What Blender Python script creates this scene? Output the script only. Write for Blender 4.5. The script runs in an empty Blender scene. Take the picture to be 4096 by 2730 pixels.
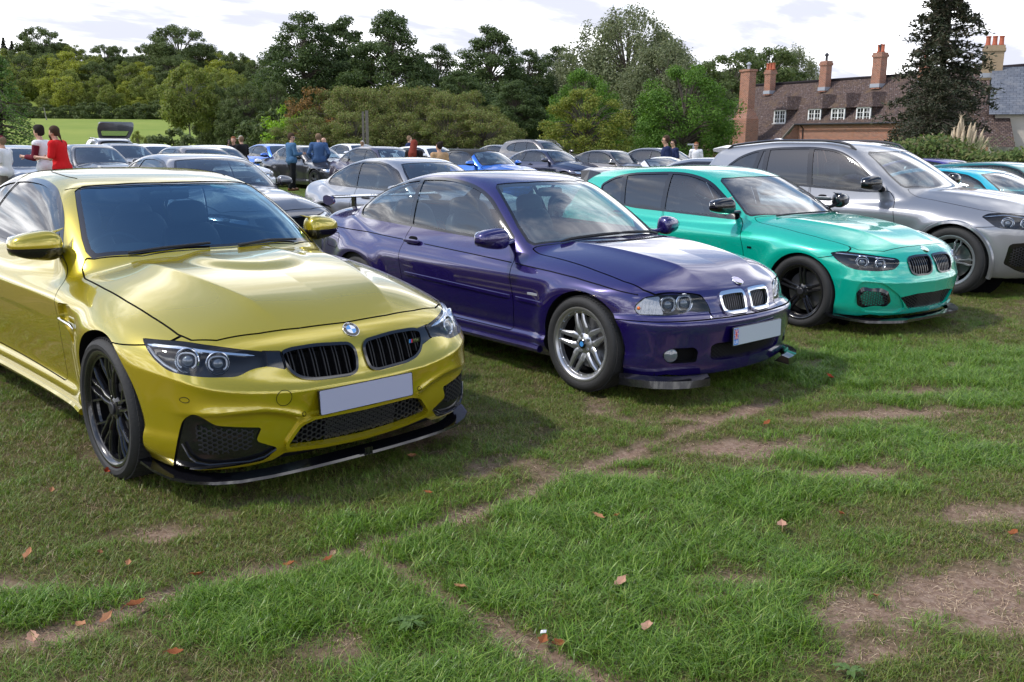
import bpy, math, random
import numpy as np
from mathutils import Vector, Matrix
random.seed(7); RNG = np.random.default_rng(11)
S = bpy.context.scene
COL = S.collection
# ------------------------------------------------------------------ camera
cd = bpy.data.cameras.new('camera'); cam = bpy.data.objects.new('camera', cd); COL.objects.link(cam)
cd.sensor_width = 36.0; cd.lens = 3690.0/4096*36.0; cd.clip_start = .05; cd.clip_end = 3000
cam.matrix_world = Matrix.Translation((0, 0, 1.618)) @ Matrix.Rotation(math.radians(90)-.2144, 4, 'X') @ Matrix.Rotation(.0091, 4, 'Z')
S.camera = cam
# ------------------------------------------------------------------ daylight: hazy sun, broken cloud over blue
SUN_EL, SUN_AZ = 48.0, -95.0       # azimuth clockwise from +Y (straight ahead)
w = bpy.data.worlds.new('World'); S.world = w; w.use_nodes = True
def build_sky():
    nt = w.node_tree; nt.nodes.clear(); N = nt.nodes.new; L = nt.links.new
    def nd(t, **k):
        n = N(t)
        for a, b in k.items(): setattr(n, a, b)
        return n
    sky = nd('ShaderNodeTexSky', sky_type='NISHITA', sun_disc=False, sun_elevation=math.radians(SUN_EL), sun_rotation=math.radians(SUN_AZ), air_density=1.0, dust_density=.7, ozone_density=1.6)
    tc = nd('ShaderNodeTexCoord'); sp = nd('ShaderNodeSeparateXYZ'); L(tc.outputs['Generated'], sp.inputs[0])
    def mth(op, a, b=None, clamp=False):
        n = nd('ShaderNodeMath', operation=op, use_clamp=clamp)
        for i, q in enumerate((a, b)):
            if q is None: continue
            if isinstance(q, (int, float)): n.inputs[i].default_value = q
            else: L(q, n.inputs[i])
        return n.outputs[0]
    zz = mth('ADD', mth('MAXIMUM', sp.outputs[2], 0.0), .16)
    ca, sa = math.cos(math.radians(52)), math.sin(math.radians(52))
    rx = mth('SUBTRACT', mth('MULTIPLY', sp.outputs[0], ca), mth('MULTIPLY', sp.outputs[1], sa)); ry = mth('ADD', mth('MULTIPLY', sp.outputs[0], sa), mth('MULTIPLY', sp.outputs[1], ca))
    cx = mth('DIVIDE', rx, zz); cy = mth('DIVIDE', ry, zz)
    cv = nd('ShaderNodeCombineXYZ'); L(cx, cv.inputs[0]); L(cy, cv.inputs[1])
    mp = nd('ShaderNodeMapping'); mp.inputs['Rotation'].default_value = (0, 0, math.radians(25)); mp.inputs['Scale'].default_value = (1.0, .50, 1); mp.inputs['Location'].default_value = (3.1, 1.7, 0)
    L(cv.outputs[0], mp.inputs[0])
    n1 = nd('ShaderNodeTexNoise'); n1.inputs['Scale'].default_value = 1.15; n1.inputs['Detail'].default_value = 9; n1.inputs['Roughness'].default_value = .60; n1.inputs['Distortion'].default_value = .55
    L(mp.outputs[0], n1.inputs['Vector'])
    n2 = nd('ShaderNodeTexNoise'); n2.inputs['Scale'].default_value = 2.3; n2.inputs['Detail'].default_value = 6; n2.inputs['Roughness'].default_value = .55
    L(mp.outputs[0], n2.inputs['Vector'])
    # coverage rises to the horizon, where the cloud layers stack up
    hz = mth('SUBTRACT', 1.0, mth('MULTIPLY', mth('MAXIMUM', sp.outputs[2], 0.0), 1.0))
    cover = mth('MULTIPLY', mth('POWER', hz, 3.0), .36)
    dens = mth('ADD', n1.outputs[0], cover)
    r1 = nd('ShaderNodeMapRange', interpolation_type='SMOOTHSTEP'); r1.inputs[1].default_value = .515; r1.inputs[2].default_value = .66
    L(dens, r1.inputs[0])
    cr = nd('ShaderNodeMapRange', interpolation_type='SMOOTHSTEP'); cr.inputs[1].default_value = .40; cr.inputs[2].default_value = .72; L(n2.outputs[0], cr.inputs[0])
    mixc = nd('ShaderNodeMix', data_type='RGBA'); L(cr.outputs[0], mixc.inputs[0])
    mixc.inputs[6].default_value = (.58, .60, .70, 1); mixc.inputs[7].default_value = (2.7, 2.7, 2.72, 1)
    b1 = nd('ShaderNodeBackground'); L(sky.outputs[0], b1.inputs[0]); b1.inputs[1].default_value = .15
    b2 = nd('ShaderNodeBackground'); L(mixc.outputs[2], b2.inputs[0]); b2.inputs[1].default_value = 1.0
    mx = nd('ShaderNodeMixShader'); L(r1.outputs[0], mx.inputs[0]); L(b1.outputs[0], mx.inputs[1]); L(b2.outputs[0], mx.inputs[2])
    o = nd('ShaderNodeOutputWorld'); L(mx.outputs[0], o.inputs[0])
build_sky()
sl = bpy.data.lights.new('sun', 'SUN'); sl.energy = 2.1; sl.angle = math.radians(3); sl.color = (1, .955, .88)
so = bpy.data.objects.new('sun', sl); COL.objects.link(so)
_e, _a = math.radians(SUN_EL), math.radians(SUN_AZ)
so.rotation_euler = Vector((math.sin(_a)*math.cos(_e), math.cos(_a)*math.cos(_e), math.sin(_e))).to_track_quat('Z', 'Y').to_euler()
S.view_settings.view_transform = 'Standard'; S.view_settings.look = 'None'; S.view_settings.exposure = .55; S.view_settings.gamma = 1
S.cycles.max_bounces = 8; S.cycles.transparent_max_bounces = 16; S.cycles.use_denoising = True
S.cycles.caustics_reflective = False; S.cycles.caustics_refractive = False
# ------------------------------------------------------------------ helpers
MATS = {}
def mat(name, col=(.5, .5, .5), rough=.5, metal=0., coat=0., spec=.5, noise=None, bump=None, ior=None, sheen=0., emit=None, vary=None, crough=.03):
    """procedural Principled material. noise=(scale,amount,col2), bump=(scale,strength), vary=(hue,value) per-object variation"""
    if name in MATS: return MATS[name]
    m = bpy.data.materials.new(name); m.use_nodes = True; nt = m.node_tree; b = nt.nodes['Principled BSDF']; L = nt.links.new
    b.inputs['Base Color'].default_value = (*col, 1); b.inputs['Roughness'].default_value = rough; b.inputs['Metallic'].default_value = metal
    b.inputs['Coat Weight'].default_value = coat; b.inputs['Coat Roughness'].default_value = crough; b.inputs['Specular IOR Level'].default_value = spec
    if ior: b.inputs['IOR'].default_value = ior
    if coat >= 1: b.inputs['Coat IOR'].default_value = 1.68
    if sheen: b.inputs['Sheen Weight'].default_value = sheen
    out = None
    if noise:
        sc, am, c2 = noise
        tc = nt.nodes.new('ShaderNodeTexCoord'); n = nt.nodes.new('ShaderNodeTexNoise'); n.inputs['Scale'].default_value = sc; n.inputs['Detail'].default_value = 5; n.inputs['Roughness'].default_value = .62
        L(tc.outputs['Object'], n.inputs['Vector'])
        r = nt.nodes.new('ShaderNodeMapRange'); r.inputs[1].default_value = .5-.22; r.inputs[2].default_value = .5+.22; r.inputs[4].default_value = am; L(n.outputs[0], r.inputs[0])
        x = nt.nodes.new('ShaderNodeMix'); x.data_type = 'RGBA'; x.inputs[6].default_value = (*col, 1); x.inputs[7].default_value = (*c2, 1); L(r.outputs[0], x.inputs[0]); out = x.outputs[2]
    if vary:
        oi = nt.nodes.new('ShaderNodeObjectInfo'); hs = nt.nodes.new('ShaderNodeHueSaturation')
        for i, (key, am) in enumerate((('Hue', vary[0]), ('Value', vary[1]))):
            r = nt.nodes.new('ShaderNodeMapRange'); c = .5 if key == 'Hue' else 1.
            r.inputs[3].default_value = c-am; r.inputs[4].default_value = c+am
            if i: 
                q = nt.nodes.new('ShaderNodeMath'); q.operation = 'MULTIPLY'; q.inputs[1].default_value = 7.31; f = nt.nodes.new('ShaderNodeMath'); f.operation = 'FRACT'
                L(oi.outputs['Random'], q.inputs[0]); L(q.outputs[0], f.inputs[0]); L(f.outputs[0], r.inputs[0])
            else: L(oi.outputs['Random'], r.inputs[0])
            L(r.outputs[0], hs.inputs[key])
        if out: L(out, hs.inputs['Color'])
        else: hs.inputs['Color'].default_value = (*col, 1)
        out = hs.outputs[0]
    if out: L(out, b.inputs['Base Color'])
    if bump:
        tc = nt.nodes.new('ShaderNodeTexCoord'); n = nt.nodes.new('ShaderNodeTexNoise'); n.inputs['Scale'].default_value = bump[0]; n.inputs['Detail'].default_value = 4
        L(tc.outputs['Object'], n.inputs['Vector']); bp = nt.nodes.new('ShaderNodeBump'); bp.inputs['Strength'].default_value = bump[1]; bp.inputs['Distance'].default_value = .01
        L(n.outputs[0], bp.inputs['Height']); L(bp.outputs[0], b.inputs['Normal'])
    if emit: b.inputs['Emission Color'].default_value = (*emit[:3], 1); b.inputs['Emission Strength'].default_value = emit[3]
    MATS[name] = m; return m

def glass(name, tint=(.5, .6, .65), ior=1.55, mn=0.0, refl=(1, 1, 1)):
    """thin pane: fresnel reflection over a tinted see-through layer"""
    if name in MATS: return MATS[name]
    m = bpy.data.materials.new(name); m.use_nodes = True; nt = m.node_tree; nt.nodes.clear(); L = nt.links.new
    fr = nt.nodes.new('ShaderNodeFresnel'); fr.inputs[0].default_value = ior
    tr = nt.nodes.new('ShaderNodeBsdfTransparent'); tr.inputs[0].default_value = (*tint, 1)
    gl = nt.nodes.new('ShaderNodeBsdfGlossy'); gl.inputs['Roughness'].default_value = .0; gl.inputs[0].default_value = (*refl, 1)
    ad = nt.nodes.new('ShaderNodeMath'); ad.operation = 'ADD'; ad.use_clamp = True; ad.inputs[1].default_value = mn; L(fr.outputs[0], ad.inputs[0])
    # back faces would see the inverted ior: use the plain constant there
    ge = nt.nodes.new('ShaderNodeNewGeometry'); mf = nt.nodes.new('ShaderNodeMix'); L(ge.outputs['Backfacing'], mf.inputs[0]); L(ad.outputs[0], mf.inputs[2]); mf.inputs[3].default_value = .06
    mx = nt.nodes.new('ShaderNodeMixShader'); L(mf.outputs[0], mx.inputs[0]); L(tr.outputs[0], mx.inputs[1]); L(gl.outputs[0], mx.inputs[2])
    o = nt.nodes.new('ShaderNodeOutputMaterial'); L(mx.outputs[0], o.inputs[0]); MATS[name] = m; return m

def mesh_np(name, V, T, material, N=None, smooth=True):
    me = bpy.data.meshes.new(name); V = np.asarray(V, np.float32); T = np.asarray(T, np.int32); k = T.shape[1] if len(T) else 3
    me.vertices.add(len(V)); me.vertices.foreach_set('co', V.ravel())
    me.loops.add(T.size); me.loops.foreach_set('vertex_index', T.ravel())
    me.polygons.add(len(T)); me.polygons.foreach_set('loop_start', np.arange(0, T.size, k, dtype=np.int32))
    me.update(calc_edges=True)
    me.polygons.foreach_set('use_smooth', np.full(len(T), smooth))
    if material: me.materials.append(material)
    if N is not None and len(T):
        me.normals_split_custom_set_from_vertices(np.asarray(N, np.float32))
    return me
def link(name, data, parent=None, loc=None, rot=None, scale=None):
    o = bpy.data.objects.new(name, data); COL.objects.link(o)
    if parent: o.parent = parent
    if loc is not None: o.location = loc
    if rot is not None: o.rotation_euler = rot
    if scale is not None: o.scale = scale
    return o
def tag(o, label=None, cat=None, group=None, kind=None):
    if label: o['label'] = label
    if cat: o['category'] = cat
    if group: o['group'] = group
    if kind: o['kind'] = kind
    return o
def empty(name, loc=(0, 0, 0), rz=0., parent=None):
    o = link(name, None, parent, loc, (0, 0, rz)); o.empty_display_size = .2; return o
def copy_tree(o, parent=None):
    c = o.copy(); COL.objects.link(c); c.parent = parent
    for ch in o.children: copy_tree(ch, c)
    return c

class MB:
    """collects simple solids into one mesh"""
    def __init__(s): s.v = []; s.f = []; s.n = 0
    def add(s, v, f):
        v = np.asarray(v, float).reshape(-1, 3); s.v.append(v); s.f += [tuple(i+s.n for i in q) for q in f]; s.n += len(v); return s
    def box(s, c, d, R=None, taper=1.0):
        a = np.array([(x, y, z) for x in (-.5, .5) for y in (-.5, .5) for z in (-.5, .5)], float)
        a[a[:, 2] > 0, :2] *= taper
        a = a*np.array(d)
        if R is not None: a = a @ np.array(R).T
        return s.add(a+np.array(c), [(0, 1, 3, 2), (4, 6, 7, 5), (0, 4, 5, 1), (2, 3, 7, 6), (0, 2, 6, 4), (1, 5, 7, 3)])
    def tube(s, pts, r, k=8, cap=True, flat=1.0, up=(0, 0, 1)):
        P = np.array(pts, float); n = len(P); r = np.broadcast_to(np.asarray(r, float), (n,))
        t = np.gradient(P, axis=0); t /= np.linalg.norm(t, axis=1, keepdims=True)+1e-12
        ref = np.array(up, float); vs = []
        for i in range(n):
            a = np.cross(t[i], ref)
            if np.linalg.norm(a) < 1e-3: a = np.cross(t[i], (1, 0, 0))
            a /= np.linalg.norm(a); b = np.cross(a, t[i])
            th = np.arange(k)/k*2*np.pi
            vs.append(P[i]+r[i]*(np.cos(th)[:, None]*a+flat*np.sin(th)[:, None]*b))
        f = [(i*k+j, i*k+(j+1) % k, (i+1)*k+(j+1) % k, (i+1)*k+j) for i in range(n-1) for j in range(k)]
        if cap: f += [tuple(range(k))[::-1], tuple((n-1)*k+j for j in range(k))]
        return s.add(np.concatenate(vs), f)
    def lathe(s, prof, c=(0, 0, 0), axis='z', k=32, R=None, close=False):
        p = np.array(prof, float); n = len(p); th = np.arange(k)/k*2*np.pi
        a = np.stack([p[:, None, 0]*np.cos(th), p[:, None, 0]*np.sin(th), np.repeat(p[:, 1:2], k, 1)], -1).reshape(-1, 3)
        if axis == 'y': a = a[:, [0, 2, 1]]*np.array([1, 1, -1.])
        if axis == 'x': a = a[:, [2, 0, 1]]
        if R is not None: a = a @ np.array(R).T
        f = [(i*k+j, i*k+(j+1) % k, (i+1)*k+(j+1) % k, (i+1)*k+j) for i in range(n-1) for j in range(k)]
        return s.add(a+np.array(c), f)
    def prism(s, poly, d, R=None, c=(0, 0, 0), bev=0.):
        """2-D polygon (xy) extruded along z by d, optional inset bevel on the top"""
        p = np.array(poly, float); n = len(p); lo = np.c_[p, np.zeros(n)]; 
        if bev:
            ce = p.mean(0); q = p+(ce-p)/np.linalg.norm(ce-p, axis=1, keepdims=True)*bev
            a = np.concatenate([lo, np.c_[p, np.full(n, d-bev)], np.c_[q, np.full(n, d)]]); m = 3
        else: a = np.concatenate([lo, np.c_[p, np.full(n, d)]]); m = 2
        if R is not None: a = a @ np.array(R).T
        f = [(i*n+j, i*n+(j+1) % n, (i+1)*n+(j+1) % n, (i+1)*n+j) for i in range(m-1) for j in range(n)]
        f += [tuple(range(n))[::-1], tuple((m-1)*n+j for j in range(n))]
        return s.add(a+np.array(c), f)
    def mesh(s, name, material, smooth=False, bevel=0):
        me = bpy.data.meshes.new(name); me.from_pydata(np.concatenate(s.v).tolist(), [], s.f); me.update()
        import bmesh
        b = bmesh.new(); b.from_mesh(me); bmesh.ops.recalc_face_normals(b, faces=b.faces); b.to_mesh(me); b.free()
        if smooth: me.polygons.foreach_set('use_smooth', [True]*len(me.polygons)); me.set_sharp_from_angle(angle=math.radians(38))
        if material: me.materials.append(material)
        return me
    def obj(s, name, material, parent=None, smooth=False, **k):
        return link(name, s.mesh(name, material, smooth), parent, **k)
def rotx(a): c, s = math.cos(a), math.sin(a); return np.array([[1, 0, 0], [0, c, -s], [0, s, c]])
def roty(a): c, s = math.cos(a), math.sin(a); return np.array([[c, 0, s], [0, 1, 0], [-s, 0, c]])
def rotz(a): c, s = math.cos(a), math.sin(a); return np.array([[c, -s, 0], [s, c, 0], [0, 0, 1]])
# ------------------------------------------------------------------ car surfaces
class Spl:
    """smooth 1-D curve through control points (monotone cubic, then blurred)"""
    def __init__(s, pts, sig=0.02, n=4000):
        p = np.array(sorted(pts), float); x, y = p[:, 0], p[:, 1]
        pad = 1.6
        h = np.diff(x); d = np.diff(y) / h; m = np.zeros(len(x))
        if len(x) > 2:
            for i in range(1, len(x) - 1):
                if d[i-1] * d[i] > 0:
                    w1 = 2*h[i]+h[i-1]; w2 = h[i]+2*h[i-1]
                    m[i] = (w1+w2) / (w1/d[i-1] + w2/d[i])
        m[0] = d[0]; m[-1] = d[-1]
        X = np.linspace(x[0]-pad, x[-1]+pad, n)
        i = np.clip(np.searchsorted(x, X) - 1, 0, len(h)-1); t = (X - x[i]) / h[i]
        Y = (y[i]*(2*t**3-3*t**2+1) + h[i]*m[i]*(t**3-2*t**2+t) + y[i+1]*(-2*t**3+3*t**2) + h[i]*m[i+1]*(t**3-t**2))
        Y = np.where(X < x[0], y[0] + m[0]*(X-x[0]), np.where(X > x[-1], y[-1] + m[-1]*(X-x[-1]), Y))
        st = X[1]-X[0]; r = int(3*sig/st)
        if r > 0:
            k = np.exp(-.5*(np.arange(-r, r+1)*st/sig)**2); k /= k.sum()
            Y = np.convolve(np.pad(Y, r, mode='edge'), k, 'valid')
        s.X, s.Y = X, Y
    def __call__(s, x): return np.interp(x, s.X, s.Y)

def smax(a, b, k):
    h = np.maximum(k - np.abs(a-b), 0) / k
    return np.maximum(a, b) + h**3 * k / 6
def smin(a, b, k): return -smax(-a, -b, k)
def sstep(a, b, x):
    t = np.clip((x-a)/(b-a), 0, 1); return t*t*(3-2*t)

def ridge(t, d, R):
    """R: (t0,t1, amp, w_plus, w_minus, fade)   asymmetric crest along a line, d = signed distance from the line"""
    t0, t1, amp, wp, wm, fd = R
    s = np.sqrt(d*d + 5e-5) - 0.007
    a = amp * np.exp(-np.maximum(s, 0) / np.where(d > 0, wp, wm))
    return a * sstep(t0-fd*.5, t0+fd, t) * (1 - sstep(t1-fd, t1+fd*.5, t))

def make_field(P):
    W = Spl(P['plan'], .10); SEC = Spl(P['sec'], .012); H = Spl(P['hood'], P.get('hood_sig', .05))
    XF = Spl(P['nose'], .010); PC = Spl(P['nose_plan'], .03); XR = Spl(P['tail'], .015); PR = Spl(P['tail_plan'], .03)
    NS = Spl(P.get('nose_s', [(0, 1), (1, 1)]), .02)
    GT = Spl(P['gtop'], P.get('g_sig', .06)); GW = Spl(P['gplan'], .08); ZB = Spl(P.get('bottom', [(-4, .16), (1, .16)]), .05)
    c2, c4 = P['crown']; gc2, gc4 = P['gcrown']; wrap = P['wrap']; wrapr = P.get('wrapr', wrap); hw = P.get('hwrap', 0)
    xm = P.get('xmid', -1.8); zb = P['belt']; tum, tcv = P['tumble']
    side_r = [(Spl(l, .04),) + tuple(R) for l, *R in P.get('side_ridges', [])]
    hood_r = [(Spl(l, .04),) + tuple(R) for l, *R in P.get('hood_ridges', [])]
    front_r = [(Spl(l, .02),) + tuple(R) for l, *R in P.get('front_ridges', [])]
    kst, kf, kr = P.get('k_side_top', .13), P.get('k_front', .10), P.get('k_rear', .12)
    kgs, kg = P.get('k_roof', .12), P.get('k_join', .035)
    open_top = P.get('open_top', False)
    def F(x, y, z):
        y = np.abs(y)
        w = W(x) + SEC(z)
        for (xc, zc, r, amp, s) in P.get('flares', []):
            rr = np.hypot(x-xc, z-zc)
            w = w + amp * np.exp(-((rr-r)/s)**2) * sstep(r*.2, r*.8, rr) * sstep(.15, .3, z)
        for S, *R in side_r:
            w = w + ridge(x, z - S(x), R)
        side = (y - w) * .97
        hh = H(x + hw*y*y) - c2*y*y - c4*y**4
        for S, *R in hood_r:
            hh = hh + ridge(x, y - S(x), R)
        for (bx, by, rx, ry, a) in P.get('hood_bumps', []):
            hh = hh + a*np.exp(-((x-bx)/rx)**2-((y-by)/ry)**2)
        for (bx, by, rx, ry, a) in P.get('hood_domes', []):
            q = np.sqrt(((x-bx)/rx)**2+((y-by)/ry)**2); hh = hh + a*(1-sstep(.62, 1.0, q))
        top = (z - hh) * .96
        xf = XF(z) + PC(y) * NS(z)
        for S, *R in front_r:
            xf = xf + ridge(y, z - S(y), R)
        fr = (x - xf) * .9
        rr_ = (XR(z) - PR(y) - x) * .9
        b = smax(side, top, kst)
        b = smax(b, fr, kf); b = smax(b, rr_, kr); b = smax(b, ZB(x) - z, .03)
        if open_top: return b
        cw = np.where(x > xm, wrap, wrapr)
        sx = x + np.where(x > xm, wrap, -wrapr)*y*y*sstep(0, .5, np.abs(x-xm))
        gt = (z - (GT(sx) - gc2*y*y - gc4*y**4)) * .88
        dz = np.maximum(z - zb, -.2)
        gs = (y - (GW(x) - tum*dz - tcv*dz*np.abs(dz))) * .9
        g = smax(gt, gs, kgs)
        g = smax(g, zb - .3 - z, .02)
        return smin(b, g, kg)
    return F

def grad(F, V, e=3e-3):
    x, y, z = V[:, 0], V[:, 1], V[:, 2]
    g = np.stack([F(x+e, y, z)-F(x-e, y, z), F(x, y+e, z)-F(x, y-e, z), F(x, y, z+e)-F(x, y, z-e)], 1)
    g[y < 1e-4, 1] = 0
    return g / (np.linalg.norm(g, axis=1, keepdims=True) + 1e-12)

def shell(P, res):
    """half shell (y>=0) of the car: cube-sphere style grid shot from a spine onto the implicit surface"""
    F = make_field(P)
    x0, x1 = P['xr'] - .05, P['xf'] + .05; y1 = 1.02; z0, z1 = .10, P['zt'] + .06
    oz = .34
    nx = int((x1-x0)/res); ny = int(1.0*y1/res*1.1); nz = int((z1-z0)/res*1.1)
    xs = np.linspace(x0, x1, nx+1); ys = np.linspace(0, y1, ny+1); zs = np.linspace(z0, z1, nz+1)
    pts, tris, off = [], [], 0
    def add(A, B, f):
        nonlocal off
        a, b = np.meshgrid(A, B, indexing='ij'); p = f(a, b).reshape(-1, 3)
        n, m = len(A), len(B)
        i = np.arange(n*m).reshape(n, m) + off
        q = np.stack([i[:-1, :-1], i[1:, :-1], i[1:, 1:], i[:-1, 1:]], -1).reshape(-1, 4)
        t = np.concatenate([q[:, [0, 1, 2]], q[:, [0, 2, 3]]])
        pts.append(p); tris.append(t); off += n*m
    add(xs, ys, lambda a, b: np.stack([a, b, 0*a+z1], -1))
    add(xs, zs, lambda a, b: np.stack([a, 0*a+y1, b], -1))
    add(ys, zs, lambda a, b: np.stack([0*a+x1, a, b], -1))
    add(ys, zs, lambda a, b: np.stack([0*a+x0, a, b], -1))
    B = np.concatenate(pts); T = np.concatenate(tris)
    key = np.round(B*2e4).astype(np.int64); _, first, inv = np.unique(key, axis=0, return_index=True, return_inverse=True)
    B = B[first]; T = inv.reshape(-1)[T]
    O = np.stack([np.clip(B[:, 0], x0+.75, x1-.75), 0*B[:, 0], 0*B[:, 0]+oz], 1); D = B - O
    lo = np.zeros(len(B)); hi = np.full(len(B), 1.25)
    # first coarse march so that the outermost-but-first crossing is used
    for _ in range(22):
        m = .5*(lo+hi); q = O + D*m[:, None]; f = F(q[:, 0], q[:, 1], q[:, 2])
        ins = f < 0; lo = np.where(ins, m, lo); hi = np.where(ins, hi, m)
    V = O + D*(.5*(lo+hi))[:, None]
    N = grad(F, V)
    n = np.cross(V[T[:, 1]]-V[T[:, 0]], V[T[:, 2]]-V[T[:, 0]])
    flip = np.einsum('ij,ij->i', n, N[T].sum(1)) < 0
    T[flip] = T[flip][:, ::-1]
    return V, N, T, F

def clip(V, N, T, phi):
    """keep phi<0.  returns V,N,T,segments"""
    ins = phi < 0; s = ins[T]; c = s.sum(1)
    keep = T[c == 3]; n0 = len(V)
    out = [keep]; segs = np.zeros((0, 2), int)
    mix = (c == 1) | (c == 2)
    if mix.any():
        t = T[mix]; ss = s[mix]; one = ss.sum(1) == 1
        lone = np.where(one, np.argmax(ss, 1), np.argmin(ss, 1))
        r = np.arange(len(t)); a = t[r, lone]; b = t[r, (lone+1) % 3]; d = t[r, (lone+2) % 3]
        e = np.concatenate([np.stack([a, b], 1), np.stack([a, d], 1)]); e.sort(1)
        u, inv = np.unique(e[:, 0]*n0 + e[:, 1], return_inverse=True); inv = inv.reshape(-1)
        i0, i1 = u // n0, u % n0; w = (phi[i0]/(phi[i0]-phi[i1]))[:, None]
        nv = V[i0]*(1-w)+V[i1]*w; nn = N[i0]*(1-w)+N[i1]*w; nn /= np.linalg.norm(nn, axis=1, keepdims=True)+1e-12
        ab = inv[:len(t)] + n0; ad = inv[len(t):] + n0
        V = np.concatenate([V, nv]); N = np.concatenate([N, nn])
        out.append(np.stack([a, ab, ad], 1)[one])
        two = ~one
        out.append(np.stack([ab, b, d], 1)[two]); out.append(np.stack([ab, d, ad], 1)[two])
        segs = np.concatenate([np.stack([ab, ad], 1)[one], np.stack([ad, ab], 1)[two]])
    T2 = np.concatenate(out)
    used = np.zeros(len(V), bool); used[T2.ravel()] = True; used[segs.ravel()] = True
    mp = np.cumsum(used)-1
    return V[used], N[used], mp[T2], mp[segs]

def chaikin(pts, it=3, closed=True):
    p = np.array(pts, float)
    for _ in range(it):
        q = np.roll(p, -1, 0)
        if closed:
            p = np.stack([p*.75+q*.25, p*.25+q*.75], 1).reshape(-1, 2)
        else:
            a, b = p[:-1], p[1:]
            p = np.concatenate([p[:1], np.stack([a*.75+b*.25, a*.25+b*.75], 1).reshape(-1, 2), p[-1:]])
    return p

def rounded(pts, r):
    """polygon with corners rounded by radius r (scalar or per corner)"""
    p = np.array([q[:2] for q in pts], float); n = len(p); out = []
    for i in range(n):
        a, b, c = p[i-1], p[i], p[(i+1) % n]
        rr = pts[i][2] if len(pts[i]) > 2 else r
        la, lc = np.linalg.norm(a-b), np.linalg.norm(c-b)
        d = min(rr, .48*la, .48*lc)
        if d < 1e-4: out.append(b); continue
        A = b+(a-b)/la*d; C = b+(c-b)/lc*d
        for t in np.linspace(0, 1, 6): out.append((1-t)**2*A+2*t*(1-t)*b+t*t*C)
    return np.array(out)

def sdpoly(p, u, v, far=.12):
    """signed distance (negative inside) to closed polygon p"""
    res = np.full(len(u), far*2.)
    m = (u > p[:, 0].min()-far) & (u < p[:, 0].max()+far) & (v > p[:, 1].min()-far) & (v < p[:, 1].max()+far)
    if not m.any(): return res
    U, Vv = u[m], v[m]; d = np.full(len(U), 1e9); ins = np.zeros(len(U), bool)
    q = np.roll(p, -1, 0)
    for a, b in zip(p, q):
        e = b-a; wx, wy = U-a[0], Vv-a[1]; L = e@e
        if L < 1e-14: continue
        t = np.clip((wx*e[0]+wy*e[1])/L, 0, 1)
        d = np.minimum(d, (wx-t*e[0])**2+(wy-t*e[1])**2)
        if a[1] != b[1]:
            c = ((a[1] > Vv) != (b[1] > Vv)) & (U < (b[0]-a[0])*(Vv-a[1])/(b[1]-a[1])+a[0])
            ins ^= c
    d = np.sqrt(d); res[m] = np.where(ins, -d, d)
    return res

def sdline(p, u, v, far=.06):
    """distance to an open polyline"""
    res = np.full(len(u), far*2.)
    p = np.array(p, float)
    m = (u > p[:, 0].min()-far) & (u < p[:, 0].max()+far) & (v > p[:, 1].min()-far) & (v < p[:, 1].max()+far)
    if not m.any(): return res
    U, Vv = u[m], v[m]; d = np.full(len(U), 1e9)
    for a, b in zip(p[:-1], p[1:]):
        e = b-a; wx, wy = U-a[0], Vv-a[1]; L = e@e
        t = np.clip((wx*e[0]+wy*e[1])/L, 0, 1)
        d = np.minimum(d, (wx-t*e[0])**2+(wy-t*e[1])**2)
    res[m] = np.sqrt(d); return res
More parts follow.
